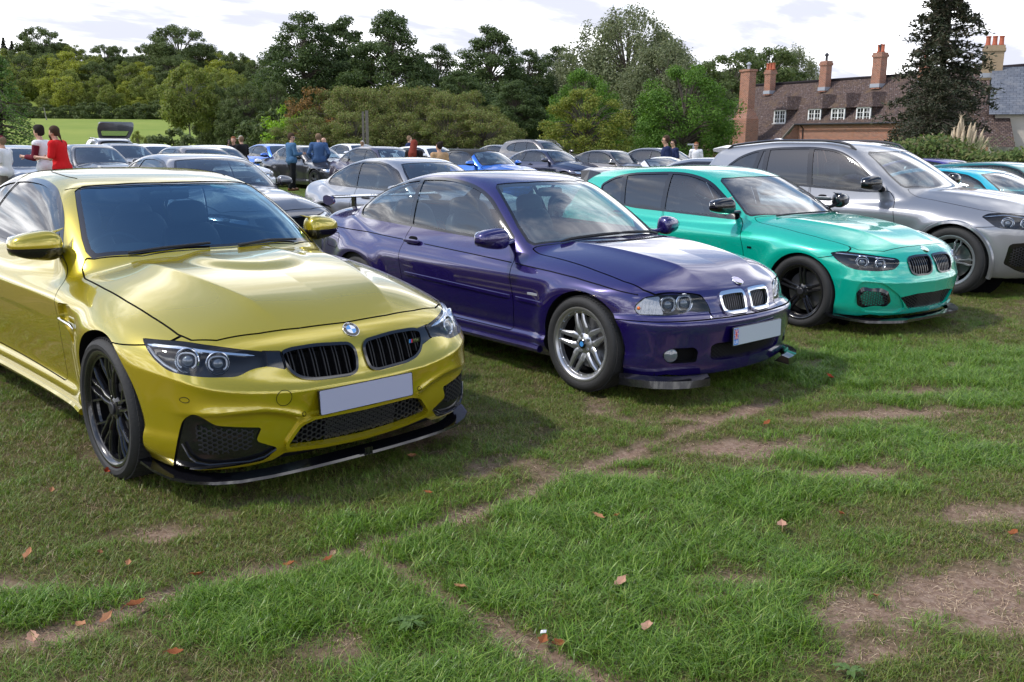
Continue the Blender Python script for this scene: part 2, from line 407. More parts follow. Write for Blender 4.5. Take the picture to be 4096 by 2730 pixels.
# ------------------------------------------------------------------ body shapes (x forward from the front axle, z from the ground)
P_M4 = dict(xf=.84, xr=-3.90, zt=1.42, belt=.98, xmid=-1.9,
 plan=[(.9, .80), (.6, .862), (.35, .893), (0, .90), (-.4, .885), (-1.0, .872), (-1.8, .88), (-2.4, .905), (-2.81, .925), (-3.3, .895), (-3.9, .80)],
 sec=[(.1, -.085), (.2, -.045), (.26, -.022), (.30, -.018), (.34, -.040), (.45, -.028), (.58, -.008), (.70, .0), (.80, -.004), (.88, -.035), (.95, -.085), (1.05, -.18)],
 flares=[(0, .34, .40, .032, .11), (-2.812, .34, .41, .035, .14)],
 side_ridges=[([(-3.6, .84), (-2, .80), (-.6, .775), (.1, .74)], -3.4, -.35, .016, .09, .05, .35)],
 hood=[(-.6, .985), (-.42, .98), (-.2, .968), (0, .945), (.3, .893), (.5, .842), (.64, .79), (.72, .745), (.80, .66), (.9, .5)], hood_sig=.04,
 crown=(.05, .20), hwrap=.10,
 hood_ridges=[([(-.6, .52), (0, .44), (.4, .36), (.7, .30)], -.55, .62, .020, .07, .22, .25)],
 hood_domes=[(-.30, .0, .36, .36, .020)],
 nose=[(.05, .64), (.12, .73), (.18, .785), (.26, .812), (.36, .82), (.46, .82), (.54, .81), (.62, .795), (.68, .775), (.73, .735), (.80, .62)],
 nose_plan=[(0, 0), (.2, -.005), (.4, -.022), (.55, -.050), (.66, -.090), (.74, -.14), (.80, -.21), (.86, -.33), (.92, -.52)],
 front_ridges=[([(0, .495), (.3, .500), (.5, .520), (.7, .55), (.85, .60)], -.1, .95, .030, .05, .07, .1), ([(.2, .36), (.33, .38), (.42, .415), (.55, .442), (.9, .44)], .30, .83, .022, .05, .014, .06)],
 tail=[(.1, -3.6), (.3, -3.80), (.6, -3.86), (.85, -3.84), (1.0, -3.80)], tail_plan=[(0, 0), (.5, -.04), (.75, -.14), (.88, -.35)],
 gtop=[(-.2, .86), (-.42, .985), (-.7, 1.155), (-.95, 1.285), (-1.15, 1.36), (-1.45, 1.402), (-1.9, 1.418), (-2.3, 1.40), (-2.7, 1.31), (-3.0, 1.19), (-3.35, 1.0)], g_sig=.05,
 gcrown=(.05, .12), wrap=.46, wrapr=.2, gplan=[(-.3, .70), (-.8, .765), (-1.6, .79), (-2.4, .78), (-3.0, .68), (-3.4, .60)], tumble=(.30, .55), k_roof=.13, k_join=.04, k_side_top=.13, k_front=.09)
P_M4['hood'] += [(-1.5, .985), (-2.8, 1.0), (-3.3, 1.01), (-3.75, .99), (-3.9, .96)]
P_E46 = dict(xf=.78, xr=-3.74, zt=1.40, belt=.92, xmid=-1.8,
 plan=[(.85, .66), (.6, .765), (.3, .835), (0, .858), (-.5, .862), (-1.3, .870), (-2.2, .872), (-2.725, .872), (-3.2, .845), (-3.75, .76)],
 sec=[(.1, -.08), (.19, -.05), (.25, -.012), (.29, -.008), (.32, -.030), (.42, -.014), (.55, -.002), (.66, .0), (.75, -.006), (.82, -.022), (.88, -.058), (.94, -.105), (1.05, -.22)],
 flares=[(0, .318, .385, .022, .07), (-2.725, .318, .385, .030, .09)],
 hood=[(-.6, .925), (-.42, .922), (-.2, .912), (0, .893), (.3, .845), (.5, .793), (.60, .752), (.67, .70), (.74, .60), (.85, .42)], hood_sig=.04,
 crown=(.04, .28), hwrap=.06,
 hood_ridges=[([(-.6, .45), (0, .40), (.4, .33), (.7, .27)], -.6, .60, .016, .05, .22, .2)],
 nose=[(.05, .60), (.12, .665), (.18, .70), (.28, .725), (.40, .742), (.50, .754), (.530, .748), (.545, .69), (.60, .672), (.66, .650), (.70, .62), (.76, .54)],
 nose_plan=[(0, 0), (.2, -.012), (.4, -.052), (.55, -.105), (.66, -.17), (.75, -.26), (.82, -.39), (.88, -.58)],
 tail=[(.1, -3.5), (.3, -3.68), (.5, -3.70), (.75, -3.66), (.95, -3.60)], tail_plan=[(0, 0), (.5, -.03), (.7, -.10), (.85, -.32)],
 gtop=[(-.2, .80), (-.45, .925), (-.7, 1.075), (-.95, 1.21), (-1.15, 1.30), (-1.4, 1.352), (-1.75, 1.375), (-2.1, 1.366), (-2.45, 1.31), (-2.8, 1.20), (-3.1, 1.07), (-3.35, .94)], g_sig=.05,
 gcrown=(.04, .12), wrap=.45, wrapr=.2, gplan=[(-.3, .69), (-.8, .745), (-1.6, .765), (-2.3, .76), (-2.9, .70), (-3.3, .62)], tumble=(.28, .50), k_roof=.12, k_join=.035, k_side_top=.12, k_front=.07)
P_E46['hood'] += [(-1.5, .93), (-2.6, .95), (-3.1, 1.005), (-3.55, 1.005), (-3.7, .98)]
P_F20 = dict(xf=.80, xr=-3.62, zt=1.40, belt=.93, xmid=-1.9,
 plan=[(.85, .70), (.6, .795), (.3, .85), (0, .868), (-.6, .868), (-1.4, .872), (-2.2, .876), (-2.69, .88), (-3.2, .85), (-3.6, .78)],
 sec=[(.1, -.08), (.19, -.05), (.26, -.02), (.32, -.028), (.45, -.016), (.58, -.004), (.70, .0), (.78, -.004), (.84, -.03), (.9, -.07), (1.0, -.16)],
 flares=[(0, .325, .39, .024, .09), (-2.69, .325, .39, .028, .1)],
 side_ridges=[([(-3.2, .84), (-1.6, .80), (-.2, .735)], -3.0, -.25, .014, .03, .09, .4)],
 hood=[(-.75, .945), (-.55, .94), (-.3, .925), (0, .895), (.3, .845), (.5, .79), (.62, .74), (.70, .68), (.78, .58)], hood_sig=.04,
 crown=(.05, .18), hwrap=.08,
 hood_ridges=[([(-.6, .50), (0, .42), (.4, .34), (.7, .28)], -.55, .6, .018, .06, .22, .2)],
 nose=[(.05, .62), (.12, .68), (.18, .735), (.26, .765), (.36, .775), (.46, .772), (.54, .762), (.62, .742), (.68, .705), (.74, .64), (.8, .5)],
 nose_plan=[(0, 0), (.2, -.012), (.4, -.05), (.55, -.10), (.66, -.16), (.75, -.25), (.82, -.38), (.88, -.56)],
 front_ridges=[([(0, .45), (.4, .455), (.85, .48)], -.1, .95, .016, .03, .09, .1)],
 tail=[(.1, -3.4), (.3, -3.55), (.6, -3.58), (.95, -3.5), (1.2, -3.35), (1.5, -3.2)], tail_plan=[(0, 0), (.5, -.04), (.75, -.14), (.88, -.35)],
 gtop=[(-.25, .83), (-.5, .95), (-.8, 1.11), (-1.05, 1.225), (-1.25, 1.30), (-1.5, 1.35), (-1.9, 1.37), (-2.4, 1.352), (-2.9, 1.31), (-3.2, 1.26), (-3.42, 1.0), (-3.55, .8)], g_sig=.05,
 gcrown=(.04, .12), wrap=.42, wrapr=.12, gplan=[(-.4, .70), (-.9, .755), (-1.6, .775), (-2.4, .77), (-3.0, .72), (-3.5, .64)], tumble=(.27, .45), k_roof=.12, k_join=.035, k_side_top=.13, k_front=.08)
P_F20['hood'] += [(-1.5, .95), (-2.6, .97), (-3.2, .97), (-3.5, .93)]
P_X3 = dict(xf=.86, xr=-3.90, zt=1.70, belt=1.12, xmid=-1.9,
 plan=[(.9, .74), (.6, .845), (.3, .905), (0, .925), (-.6, .922), (-1.4, .925), (-2.2, .93), (-2.86, .935), (-3.4, .90), (-3.9, .83)],
 sec=[(.1, -.10), (.22, -.06), (.32, -.03), (.42, -.02), (.6, -.012), (.78, 0), (.92, 0), (1.0, -.012), (1.06, -.04), (1.12, -.08), (1.25, -.18)],
 flares=[(0, .37, .45, .028, .09), (-2.864, .37, .45, .028, .1)],
 side_ridges=[([(-3.4, .97), (-1.6, .93), (-.2, .87)], -3.2, -.3, .014, .03, .09, .4)],
 hood=[(-.75, 1.13), (-.5, 1.12), (-.2, 1.10), (0, 1.075), (.3, 1.03), (.5, .98), (.66, .92), (.76, .84), (.84, .7)], hood_sig=.04,
 crown=(.06, .26), hwrap=.08,
 hood_ridges=[([(-.6, .55), (0, .48), (.4, .40), (.7, .34)], -.55, .65, .02, .06, .22, .2)],
 nose=[(.08, .62), (.2, .72), (.3, .79), (.45, .83), (.6, .84), (.75, .835), (.85, .81), (.92, .75), (1.0, .6)],
 nose_plan=[(0, 0), (.2, -.012), (.4, -.045), (.6, -.10), (.72, -.17), (.82, -.28), (.9, -.45), (.95, -.65)],
 tail=[(.1, -3.6), (.3, -3.82), (.7, -3.86), (1.1, -3.80), (1.4, -3.62), (1.75, -3.42)], tail_plan=[(0, 0), (.5, -.04), (.75, -.12), (.9, -.35)],
 gtop=[(-.2, 1.0), (-.5, 1.14), (-.8, 1.325), (-1.05, 1.465), (-1.25, 1.555), (-1.5, 1.615), (-1.9, 1.645), (-2.5, 1.645), (-3.0, 1.61), (-3.45, 1.55), (-3.65, 1.3), (-3.8, 1.0)], g_sig=.05,
 gcrown=(.03, .09), wrap=.40, wrapr=.12, gplan=[(-.4, .74), (-.9, .80), (-1.6, .825), (-2.6, .82), (-3.2, .77), (-3.7, .70)], tumble=(.22, .34), k_roof=.12, k_join=.035, k_side_top=.13, k_front=.09, bottom=[(-4, .22), (1, .22)])
P_X3['hood'] += [(-1.5, 1.13), (-2.6, 1.15), (-3.4, 1.15), (-3.8, 1.1)]
POSE = {'m4': (-1.274, 4.856, -.809), 'e46': (1.092, 6.451, -.853), 'f20': (3.237, 8.644, -.923), 'x3': (5.485, 10.652, -.873)}
# ------------------------------------------------------------------ car builder
def superq(c, r, e1=.6, e2=.6, R=None, k=24, m=14, taper=0., tz=0.):
    """superellipsoid; e<1 boxy. taper narrows towards +x, tz towards +z"""
    def cs(a, e): v = np.cos(a); return np.sign(v)*np.abs(v)**e
    def sn(a, e): v = np.sin(a); return np.sign(v)*np.abs(v)**e
    th = np.linspace(-np.pi/2, np.pi/2, m); ph = np.arange(k)/k*2*np.pi
    T, Pp = np.meshgrid(th, ph, indexing='ij')
    v = np.stack([cs(T, e1)*cs(Pp, e2), cs(T, e1)*sn(Pp, e2), sn(T, e1)], -1).reshape(-1, 3)
    if taper: v[:, 1:] *= (1-taper*(v[:, :1]*.5+.5))
    if tz: v[:, :2] *= (1-tz*(v[:, 2:]*.5+.5))
    v = v*np.array(r)
    if R is not None: v = v @ np.array(R).T
    f = [(i*k+j, i*k+(j+1) % k, (i+1)*k+(j+1) % k, (i+1)*k+j) for i in range(m-1) for j in range(k)]
    return v+np.array(c), f

def make_walls(V, segs, D):
    """extrude cut segments by D (per vertex or single vector)"""
    D = np.broadcast_to(D, V.shape)
    a, b = segs[:, 0], segs[:, 1]; p = [V[a], V[b], V[b]+D[b], V[a]+D[a]]
    n = np.cross(p[1]-p[0], p[3]-p[0]); n /= np.linalg.norm(n, axis=1, keepdims=True)+1e-12
    v = np.stack(p, 1).reshape(-1, 3); nn = np.repeat(n, 4, 0)
    i = np.arange(len(a))*4
    t = np.concatenate([np.stack([i, i+1, i+2], 1), np.stack([i, i+2, i+3], 1)])
    return v, nn, t
def join(*ms):
    ms = [m for m in ms if m is not None and len(m[2])]
    if not ms: return np.zeros((0, 3)), np.zeros((0, 3)), np.zeros((0, 3), int)
    off = np.cumsum([0]+[len(m[0]) for m in ms[:-1]])
    return np.concatenate([m[0] for m in ms]), np.concatenate([m[1] for m in ms]), np.concatenate([m[2]+o for m, o in zip(ms, off)])
def push(m, d): return m[0]-m[1]*d, m[1], m[2]

TY = dict(dark=None)
def car_mats():
    M = {}
    M['black'] = mat('gloss_black', (.006, .006, .008), .12, 0, .6)
    M['rubber'] = mat('rubber', (.012, .012, .013), .62, bump=(60, .1))
    M['tyre'] = mat('tyre_rubber', (.016, .016, .017), .72, bump=(90, .25), noise=(9, .4, (.024, .023, .021)))
    M['gap'] = mat('shut_line', (.004, .004, .005), .8, spec=.1)
    M['mesh'] = mat('grille_plastic', (.018, .018, .022), .42)
    M['void'] = mat('dark_cavity', (.006, .006, .007), .9, spec=.1)
    M['chrome'] = mat('chrome', (.82, .83, .86), .08, 1.)
    M['alu'] = mat('silver_alloy', (.50, .51, .54), .30, .85, .3)
    M['reflector'] = mat('lamp_reflector', (.75, .77, .80), .16, 1.)
    M['cloth'] = mat('cabin_trim', (.018, .019, .022), .75, bump=(120, .2))
    M['leather'] = mat('seat_leather', (.022, .022, .026), .45, bump=(40, .15))
    M['plate'] = mat('plate_face', (.36, .37, .50), .35)
    M['plate2'] = mat('plate_face_cool', (.42, .47, .53), .35)
    M['satin'] = mat('satin_black', (.008, .008, .009), .38, spec=.25)
    M['disc'] = mat('brake_disc', (.30, .29, .28), .35, .9)
    M['ws'] = glass('windscreen_glass', (.42, .52, .57), 2.1, .07)
    M['skyblue'] = glass('sky_blue_windscreen', (.30, .46, .54), 1.95, .09, (.50, .78, 1.0))  # blue of the reflected sky is put into the gloss and tint colours
    M['teal'] = glass('teal_windscreen', (.40, .60, .60), 2.2, .09)
    M['side'] = glass('side_glass', (.46, .54, .56), 1.75, .02)
    M['priv'] = glass('privacy_glass', (.05, .055, .065), 1.75, .02)
    M['lens'] = glass('lamp_lens', (.86, .88, .90), 1.45, .0)
    M['amber'] = mat('amber_lens', (.75, .16, .01), .25, 0, .5)
    M['red'] = mat('tail_lamp', (.45, .01, .008), .2, 0, .8)
    M['bulb'] = mat('projector_lens', (.10, .12, .15), .03, 0, 1, spec=1.)
    M['drl'] = mat('light_guide', (.42, .44, .48), .2, .3, .5)
    M['white'] = mat('white_paint_print', (.8, .8, .8), .4); M['blue'] = mat('blue_print', (.02, .10, .42), .4)
    M['ltblue'] = mat('badge_blue', (.06, .27, .62), .3, 0, .6); M['redp'] = mat('red_print', (.6, .02, .03), .4)
    return M
CM = None

class Car:
    def __init__(s, name, P, pose, res, paint):
        global CM
        if CM is None: CM = car_mats()
        s.P, s.paint = P, paint
        s.root = empty(name, (pose[0], pose[1], pose[3] if len(pose) > 3 else 0), pose[2])
        s.V, s.N, s.T, s.F = shell(P, res); s.M = (s.V, s.N, s.T); s.gaps = []; s.res = res
        s.M = s.keep(s.M, lambda V, N: -(V[:, 2]-P.get('zcut', .17)), )[0]
    @staticmethod
    def keep(M, phi):
        V, N, T, sg = clip(*M, phi(M[0], M[1])); return (V, N, T), sg
    @staticmethod
    def uv(V, how):
        if how == 'side': return V[:, 0], V[:, 2]
        if how == 'top': return V[:, 0], V[:, 1]
        a = math.radians(how); return V[:, 1]*math.cos(a)-V[:, 0]*math.sin(a), V[:, 2]
    COND = dict(side=lambda V, N: (V[:, 1] > .3) & (N[:, 1] > .15), top=lambda V, N: (N[:, 2] > .12), front=lambda V, N: (V[:, 0] > .0) & (N[:, 0] > -.3), rear=lambda V, N: (V[:, 0] < -2.))
    def phi(s, poly, how, cond=None, grow=0.):
        poly = np.array(poly)
        c = cond or s.COND['front' if not isinstance(how, str) else how]
        def f(V, N):
            u, v = s.uv(V, how); d = sdpoly(poly, u, v)-grow; return np.where(c(V, N), d, .2)
        return f
    def take(s, phi, M=None):
        src = s.M if M is None else M
        ins, sg = s.keep(src, phi); out, _ = s.keep(src, lambda V, N: -phi(V, N))
        if M is None: s.M = out; return ins, sg
        return ins, sg, out
    def emit(s, name, m, material, pair=False, parent=None, label=None):
        V, N, T = m
        if not len(T): return None
        f = np.array([1, -1, 1.])
        if pair:
            res = []
            for i, sg in enumerate((-1, 1)):
                v, n, t = (V, N, T) if sg > 0 else (V*f, N*f, T[:, ::-1])
                p = (parent[i] if isinstance(parent, list) else parent) or s.root
                o = link(name, mesh_np(name, v, t, material, n), p)
                if label: o['label'] = label
                res.append(o)
            return res
        j = join((V, N, T), (V*f, N*f, T[:, ::-1]))
        o = link(name, mesh_np(name, j[0], j[1+1], material, j[1]), (parent[0] if isinstance(parent, list) else parent) or s.root)
        if label: o['label'] = label
        return o
    def put(s, name, mb, material, pair=False, parent=None, smooth=True, sym=False, label=None):
        """mb built for the left (+y) side; pair mirrors it; sym keeps one object with both halves"""
        me = mb.mesh(name, material, smooth)
        if not pair:
            o = link(name, me, (parent[0] if isinstance(parent, list) else parent) or s.root); 
            if label: o['label'] = label
            return o
        res = []
        for i, sg in enumerate((-1, 1)):
            p = (parent[i] if isinstance(parent, list) else parent) or s.root
            if sg < 0:
                mm = me.copy(); mm.transform(Matrix.Diagonal((1, -1, 1, 1))); mm.flip_normals()
            else: mm = me
            o = link(name, mm, p); res.append(o)
            if label: o['label'] = label
        return res
    # ---- surface queries (left half); all accept scalars or arrays
    def _bis(s, o, d, lo, hi, it=20):
        o = np.atleast_2d(np.asarray(o, float)); d = np.broadcast_to(np.asarray(d, float), o.shape)
        a = np.full(len(o), float(lo)); b = np.full(len(o), float(hi))
        for _ in range(it):
            m = .5*(a+b); q = o+d*m[:, None]; ins = s.F(q[:, 0], q[:, 1], q[:, 2]) < 0
            a = np.where(ins, m, a); b = np.where(ins, b, m)
        return a
    def _q(s, a, b, mk, d, lo, hi):
        a, b = np.broadcast_arrays(np.asarray(a, float), np.asarray(b, float)); sh = a.shape
        r = s._bis(mk(a.ravel(), b.ravel()), d, lo, hi)
        return r.reshape(sh) if sh else float(r[0])
    def sx(s, y, z, x0=-.6, x1=1.1): return s._q(np.abs(y), z, lambda a, b: np.stack([0*a, a, b], 1), (1, 0, 0), x0, x1)
    def sy(s, x, z, y0=.1, y1=1.2): return s._q(x, z, lambda a, b: np.stack([a, 0*a, b], 1), (0, 1, 0), y0, y1)
    def sz(s, x, y, z0=.4, z1=1.9): return s._q(x, np.abs(y), lambda a, b: np.stack([a, b, 0*a], 1), (0, 0, 1), z0, z1)
    def suv(s, u, v, how):
        """surface points and normals for oblique-front (u,v) arrays"""
        u = np.asarray(u, float); v = np.asarray(v, float)
        a = math.radians(how); o = np.stack([-u*math.sin(a), u*math.cos(a), v], 1); d = np.array([math.cos(a), math.sin(a), 0])
        p = o+d*s._bis(o, d, -.35, 1.4)[:, None]; return p, grad(s.F, p)
    def su(s, u, v, how): return s.suv([u], [v], how)[0][0]
    def sul(s, uv, how, back=0.):
        uv = np.array(uv, float); p, n = s.suv(uv[:, 0], uv[:, 1], how); return p-n*back
    def nrm(s, p): return grad(s.F, np.array([p], float))[0]
    # ---- operations
    def panel(s, name, poly, how, gap=.005, pair=True, cond=None, material=None, label=None):
        ph = s.phi(poly, how, cond)
        ins, _ = s.take(lambda V, N: ph(V, N)-gap/2)
        core, _, strip = s.take(lambda V, N: ph(V, N)+gap/2, ins)
        s.gaps.append(push(strip, .007))
        return s.emit(name, core, material or s.paint, pair, None, label)
    def groove(s, line, how, width=.005, cond=None):
        c = cond or s.COND['front' if not isinstance(how, str) else how]
        def ph(V, N):
            u, v = s.uv(V, how); return np.where(c(V, N), sdline(line, u, v)-width/2, .2)
        ins, _ = s.take(ph); s.gaps.append(push(ins, .006))
    def recess(s, name, poly, how, depth, material, wall=None, pair=True, cond=None, parent=None, axis=None, label=None):
        """cut a hole and set a floor back in it, with side walls"""
        ins, sg = s.take(s.phi(poly, how, cond))
        if not len(ins[2]): return None
        D = -ins[1]*depth if axis is None else np.broadcast_to(np.array(axis, float)*depth, ins[0].shape)
        fl = (ins[0]+D, ins[1], ins[2]); wl = make_walls(ins[0], sg, D)
        if wall is None: return s.emit(name, join(fl, wl), material, pair, parent, label)
        o = s.emit(name, fl, material, pair, parent, label)
        s.emit('rim', wl, wall, pair, o if o else parent)
        return o
    def band(s, name, poly, how, inner, height, material, pair=True, cond=None, parent=None):
        """raised ring of width `inner` inside the polygon edge"""
        ph = s.phi(poly, how, cond)
        ins, s1 = s.take(ph); core, _, ring = s.take(lambda V, N: ph(V, N)+inner, ins)
        # rims: outer and inner cut edges of the ring
        r2, sgo = s.keep((ins[0], ins[1], ins[2]), lambda V, N: -(ph(V, N)+inner))
        up = (r2[0]+r2[1]*height, r2[1], r2[2])
        wi = make_walls(up[0], sgo, -r2[1]*(height+.02)); wo = make_walls(ins[0]+ins[1]*height, s1, -ins[1]*(height+.005))
        o = s.emit(name, join(up, wi, wo), material, pair, parent)
        return o, core
    def finish(s):
        if s.gaps: s.emit('shut_lines', join(*s.gaps), CM['gap'])
        s.emit('body', s.M, s.paint)

def wheel_mesh(R, rim, width, style, rimmat, lipmat=None):
    """returns list of (name, MB, material, smooth); axle along y, outer face towards -y"""
    out = []
    h = width/2; sw = R-rim
    t = MB().lathe([(rim-.012, h*.86), (rim+.006, h*.93), (rim+sw*.25, h*1.02), (rim+sw*.55, h*1.04), (rim+sw*.82, h*.95), (R-.006, h*.82), (R, h*.62), (R+.001, 0), (R, -h*.62), (R-.006, -h*.82), (rim+sw*.82, -h*.95), (rim+sw*.55, -h*1.04), (rim+sw*.25, -h*1.02), (rim+.006, -h*.93), (rim-.012, -h*.86)], axis='y', k=64)
    # tread blocks either side of the grooves
    for j in range(84):
        a = j/84*2*np.pi
        for q in (-1, 1):
            t.box(np.array([(R-.001)*math.cos(a), q*h*.66, (R-.001)*math.sin(a)]), (.005, h*.34, .021), roty(-a) @ rotx(.18*q))
    for q in (-.22, .22): t.lathe([(R+.0005, (q-.17)*h), (R+.003, (q-.16)*h), (R+.003, (q+.16)*h), (R+.0005, (q+.17)*h)], axis='y', k=64)
    out.append(('tyre', t, CM['tyre'], True))
    lip = MB().lathe([(rim-.03, h*.9), (rim+.004, h*.90), (rim+.008, h*.84), (rim-.006, h*.80), (rim-.016, h*.6), (rim-.028, h*.1), (rim-.03, -h*.8), (rim-.01, -h*.86), (rim+.008, -h*.92), (rim+.006, -h*.965), (rim-.004, -h*.975), (rim-.012, -h*.94), (rim-.020, -h*.86), (rim-.034, -h*.55)], axis='y', k=64)
    out.append(('rim', lip, lipmat or rimmat, True))
    sp = MB(); yo = -h*.80
    def bar(a0, r0, a1, r1, w0, w1, y0, y1, th=.028):
        """spoke bar from polar (r0,a0) to (r1,a1)"""
        p0 = np.array([r0*math.cos(a0), r0*math.sin(a0)]); p1 = np.array([r1*math.cos(a1), r1*math.sin(a1)])
        d = (p1-p0)/np.linalg.norm(p1-p0); n = np.array([-d[1], d[0]])
        vs = []
        for p, w_, y in ((p0, w0, y0), (p0*.5+p1*.5, (w0+w1)*.5*.95, (y0+y1)*.5-.006), (p1, w1, y1)):
            for sgn, yy, f in ((-1, y+.008, 1), (-.55, y, .9), (.55, y, .9), (1, y+.008, 1), (1, y+th, 1), (-1, y+th, 1)):
                q = p+n*sgn*w_*.5*f; vs.append((q[0], yy, q[1]))
        fs = [(i*6+j, i*6+(j+1) % 6, (i+1)*6+(j+1) % 6, (i+1)*6+j) for i in range(2) for j in range(6)]+[(5, 4, 3, 2, 1, 0), (12, 13, 14, 15, 16, 17)]
        sp.add(vs, fs)
    r1 = rim-.012
    if style == 'm':           # five split double spokes, thin
        for i in range(5):
            a = i/5*2*np.pi+.3
            for q in (-1, 1):
                bar(a+q*.30, .045, a+q*.16, r1*.55, .026, .020, yo+.018, yo+.008)
                bar(a+q*.16, r1*.53, a+q*.085, r1, .019, .015, yo+.008, yo)
                bar(a+q*.20, r1*.50, a+q*.40, r1, .018, .016, yo+.010, yo)
    elif style == 'y':         # five plain double spokes
        for i in range(5):
            a = i/5*2*np.pi+.30
            for q in (-1, 1): bar(a+q*.26, .06, a+q*.10, r1, .030, .022, yo+.02, yo)
    elif style == 'bbs':       # split rim with five broad double spokes
        for i in range(5):
            a = i/5*2*np.pi+.63-.12
            for q in (-1, 1):
                bar(a+q*.52, .055, a+q*.33, r1*.50, .044, .042, yo+.030, yo+.012, .03)
                bar(a+q*.33, r1*.47, a+q*.13, r1*.94, .041, .024, yo+.012, yo+.004, .03)
        ring = MB().lathe([(r1*.885, yo+.03), (r1*.89, yo+.004), (r1*.965, yo+.004), (r1*.985, yo+.018), (r1+.01, yo+.022)], axis='y', k=64)
        out.append(('ring', ring, rimmat, True))
        bt = MB()
        for i in range(20):
            a = i/20*2*np.pi; bt.lathe([(.0055, .0), (.0055, -.006), (.003, -.009), (0, -.009)], c=(r1*.935*math.cos(a), yo+.006, r1*.935*math.sin(a)), axis='y', k=8)
        out.append(('bolt', bt, CM['chrome'], False))
    elif style == 'multi':     # ten slim spokes
        for i in range(5):
            a = i/5*2*np.pi
            for q in (-1, 1):
                bar(a+q*.20, .05, a+q*.13, r1*.6, .026, .018, yo+.015, yo+.004)
                bar(a+q*.13, r1*.58, a+q*.17, r1*.80, .018, .024, yo+.004, yo+.002); bar(a+q*.17, r1*.78, a+q*.07, r1, .020, .014, yo+.002, yo)
    sp.lathe([(0, yo+.008), (.030, yo+.008), (.050, yo+.014), (.068, yo+.026), (.075, yo+.06), (.07, yo+.09)], axis='y', k=24)
    for i in range(5):
        a = i/5*2*np.pi+.6; sp.lathe([(.011, yo+.032), (.011, yo+.010), (0, yo+.010)], c=(.052*math.cos(a), 0, .052*math.sin(a)), axis='y', k=8)
    out.append(('spokes', sp, rimmat, True))
    out.append(('hub_cap', MB().lathe([(0, yo), (.026, yo), (.031, yo+.004), (.031, yo+.02)], axis='y', k=24), CM['black'] if style == 'bbs' else CM['mesh'], True))
    if style == 'bbs': out.append(('hub_badge', MB().lathe([(0, yo-.002), (.017, yo-.002), (.018, yo+.002)], axis='y', k=20), CM['ltblue'], True))
    out.append(('brake_disc', MB().lathe([(.06, h*.05), (.06, -h*.12), (rim*.70, -h*.12), (rim*.70, h*.05)], axis='y', k=40), CM['disc'], True))
    out.append(('barrel', MB().lathe([(rim-.03, -h*.6), (rim-.034, h*.88), (0.03, h*.88)], axis='y', k=40), CM['void'], True))
    return out
WCACHE = {}
def add_wheels(car, R, rim, width, ytrack, wb, style, rimmat, lipmat=None, steer=0., lite=False):
    key = (R, rim, width, style, rimmat.name, lite)
    if key not in WCACHE:
        parts = wheel_mesh(R, rim, width, style, rimmat, lipmat)
        WCACHE[key] = [(n, m.mesh(n, ma, sm)) for n, m, ma, sm in parts]
    for x in (0, -wb):
        for sg in (-1, 1):
            e = link('wheel', None, car.root, (x, sg*(ytrack-width/2), R), (0, 0, (0 if sg < 0 else math.pi)+(steer if x == 0 else 0)))
            for n, me in WCACHE[key]: link(n, me, e)
def arches(car, xs, zc, r, lip=.0, flat=None):
    """open the wheel arches: liner tunnel + back plate"""
    for x in xs:
        a = np.linspace(0, 2*np.pi, 72, endpoint=False); poly = np.stack([x+r*np.cos(a), zc+r*np.sin(a)], 1)
        ins, sg = car.take(car.phi(poly, 'side', lambda V, N: V[:, 1] > .42))
        Vr, sr = ins[0], sg
        w = make_walls(Vr, sr, np.array([0, -.36, 0.])); car.emit('arch_liner', w, CM['void'], True)
        p = MB().lathe([(0, .50), (r*1.15, .50)], c=(x, 0, zc), axis='y', k=40); car.put('arch_liner', p, CM['void'], True)
def underbody(car, x0, x1, w_=.74, z=.20):
    car.put('underbody', MB().box(((x0+x1)/2, 0, z), (x1-x0, 2*w_, .03)), CM['void'], smooth=False)
def seat(car, x, y, mat_, wd=.5, z0=.28, top=1.10):
    m = MB()
    m.add(*superq((x, y, z0+.12), (.27, wd*.5, .10), .4, .4, roty(-.12)))
    m.add(*superq((x-.33, y, z0+.42), (.085, wd*.48, .36), .45, .45, roty(-.30), tz=.18))
    m.add(*superq((x-.44, y, top-.10), (.05, .135, .095), .6, .6, roty(-.15)))
    m.tube([(x-.42, y-.05, top-.30), (x-.44, y-.05, top-.1)], .007); m.tube([(x-.42, y+.05, top-.30), (x-.44, y+.05, top-.1)], .007)
    car.put('seat', m, mat_)
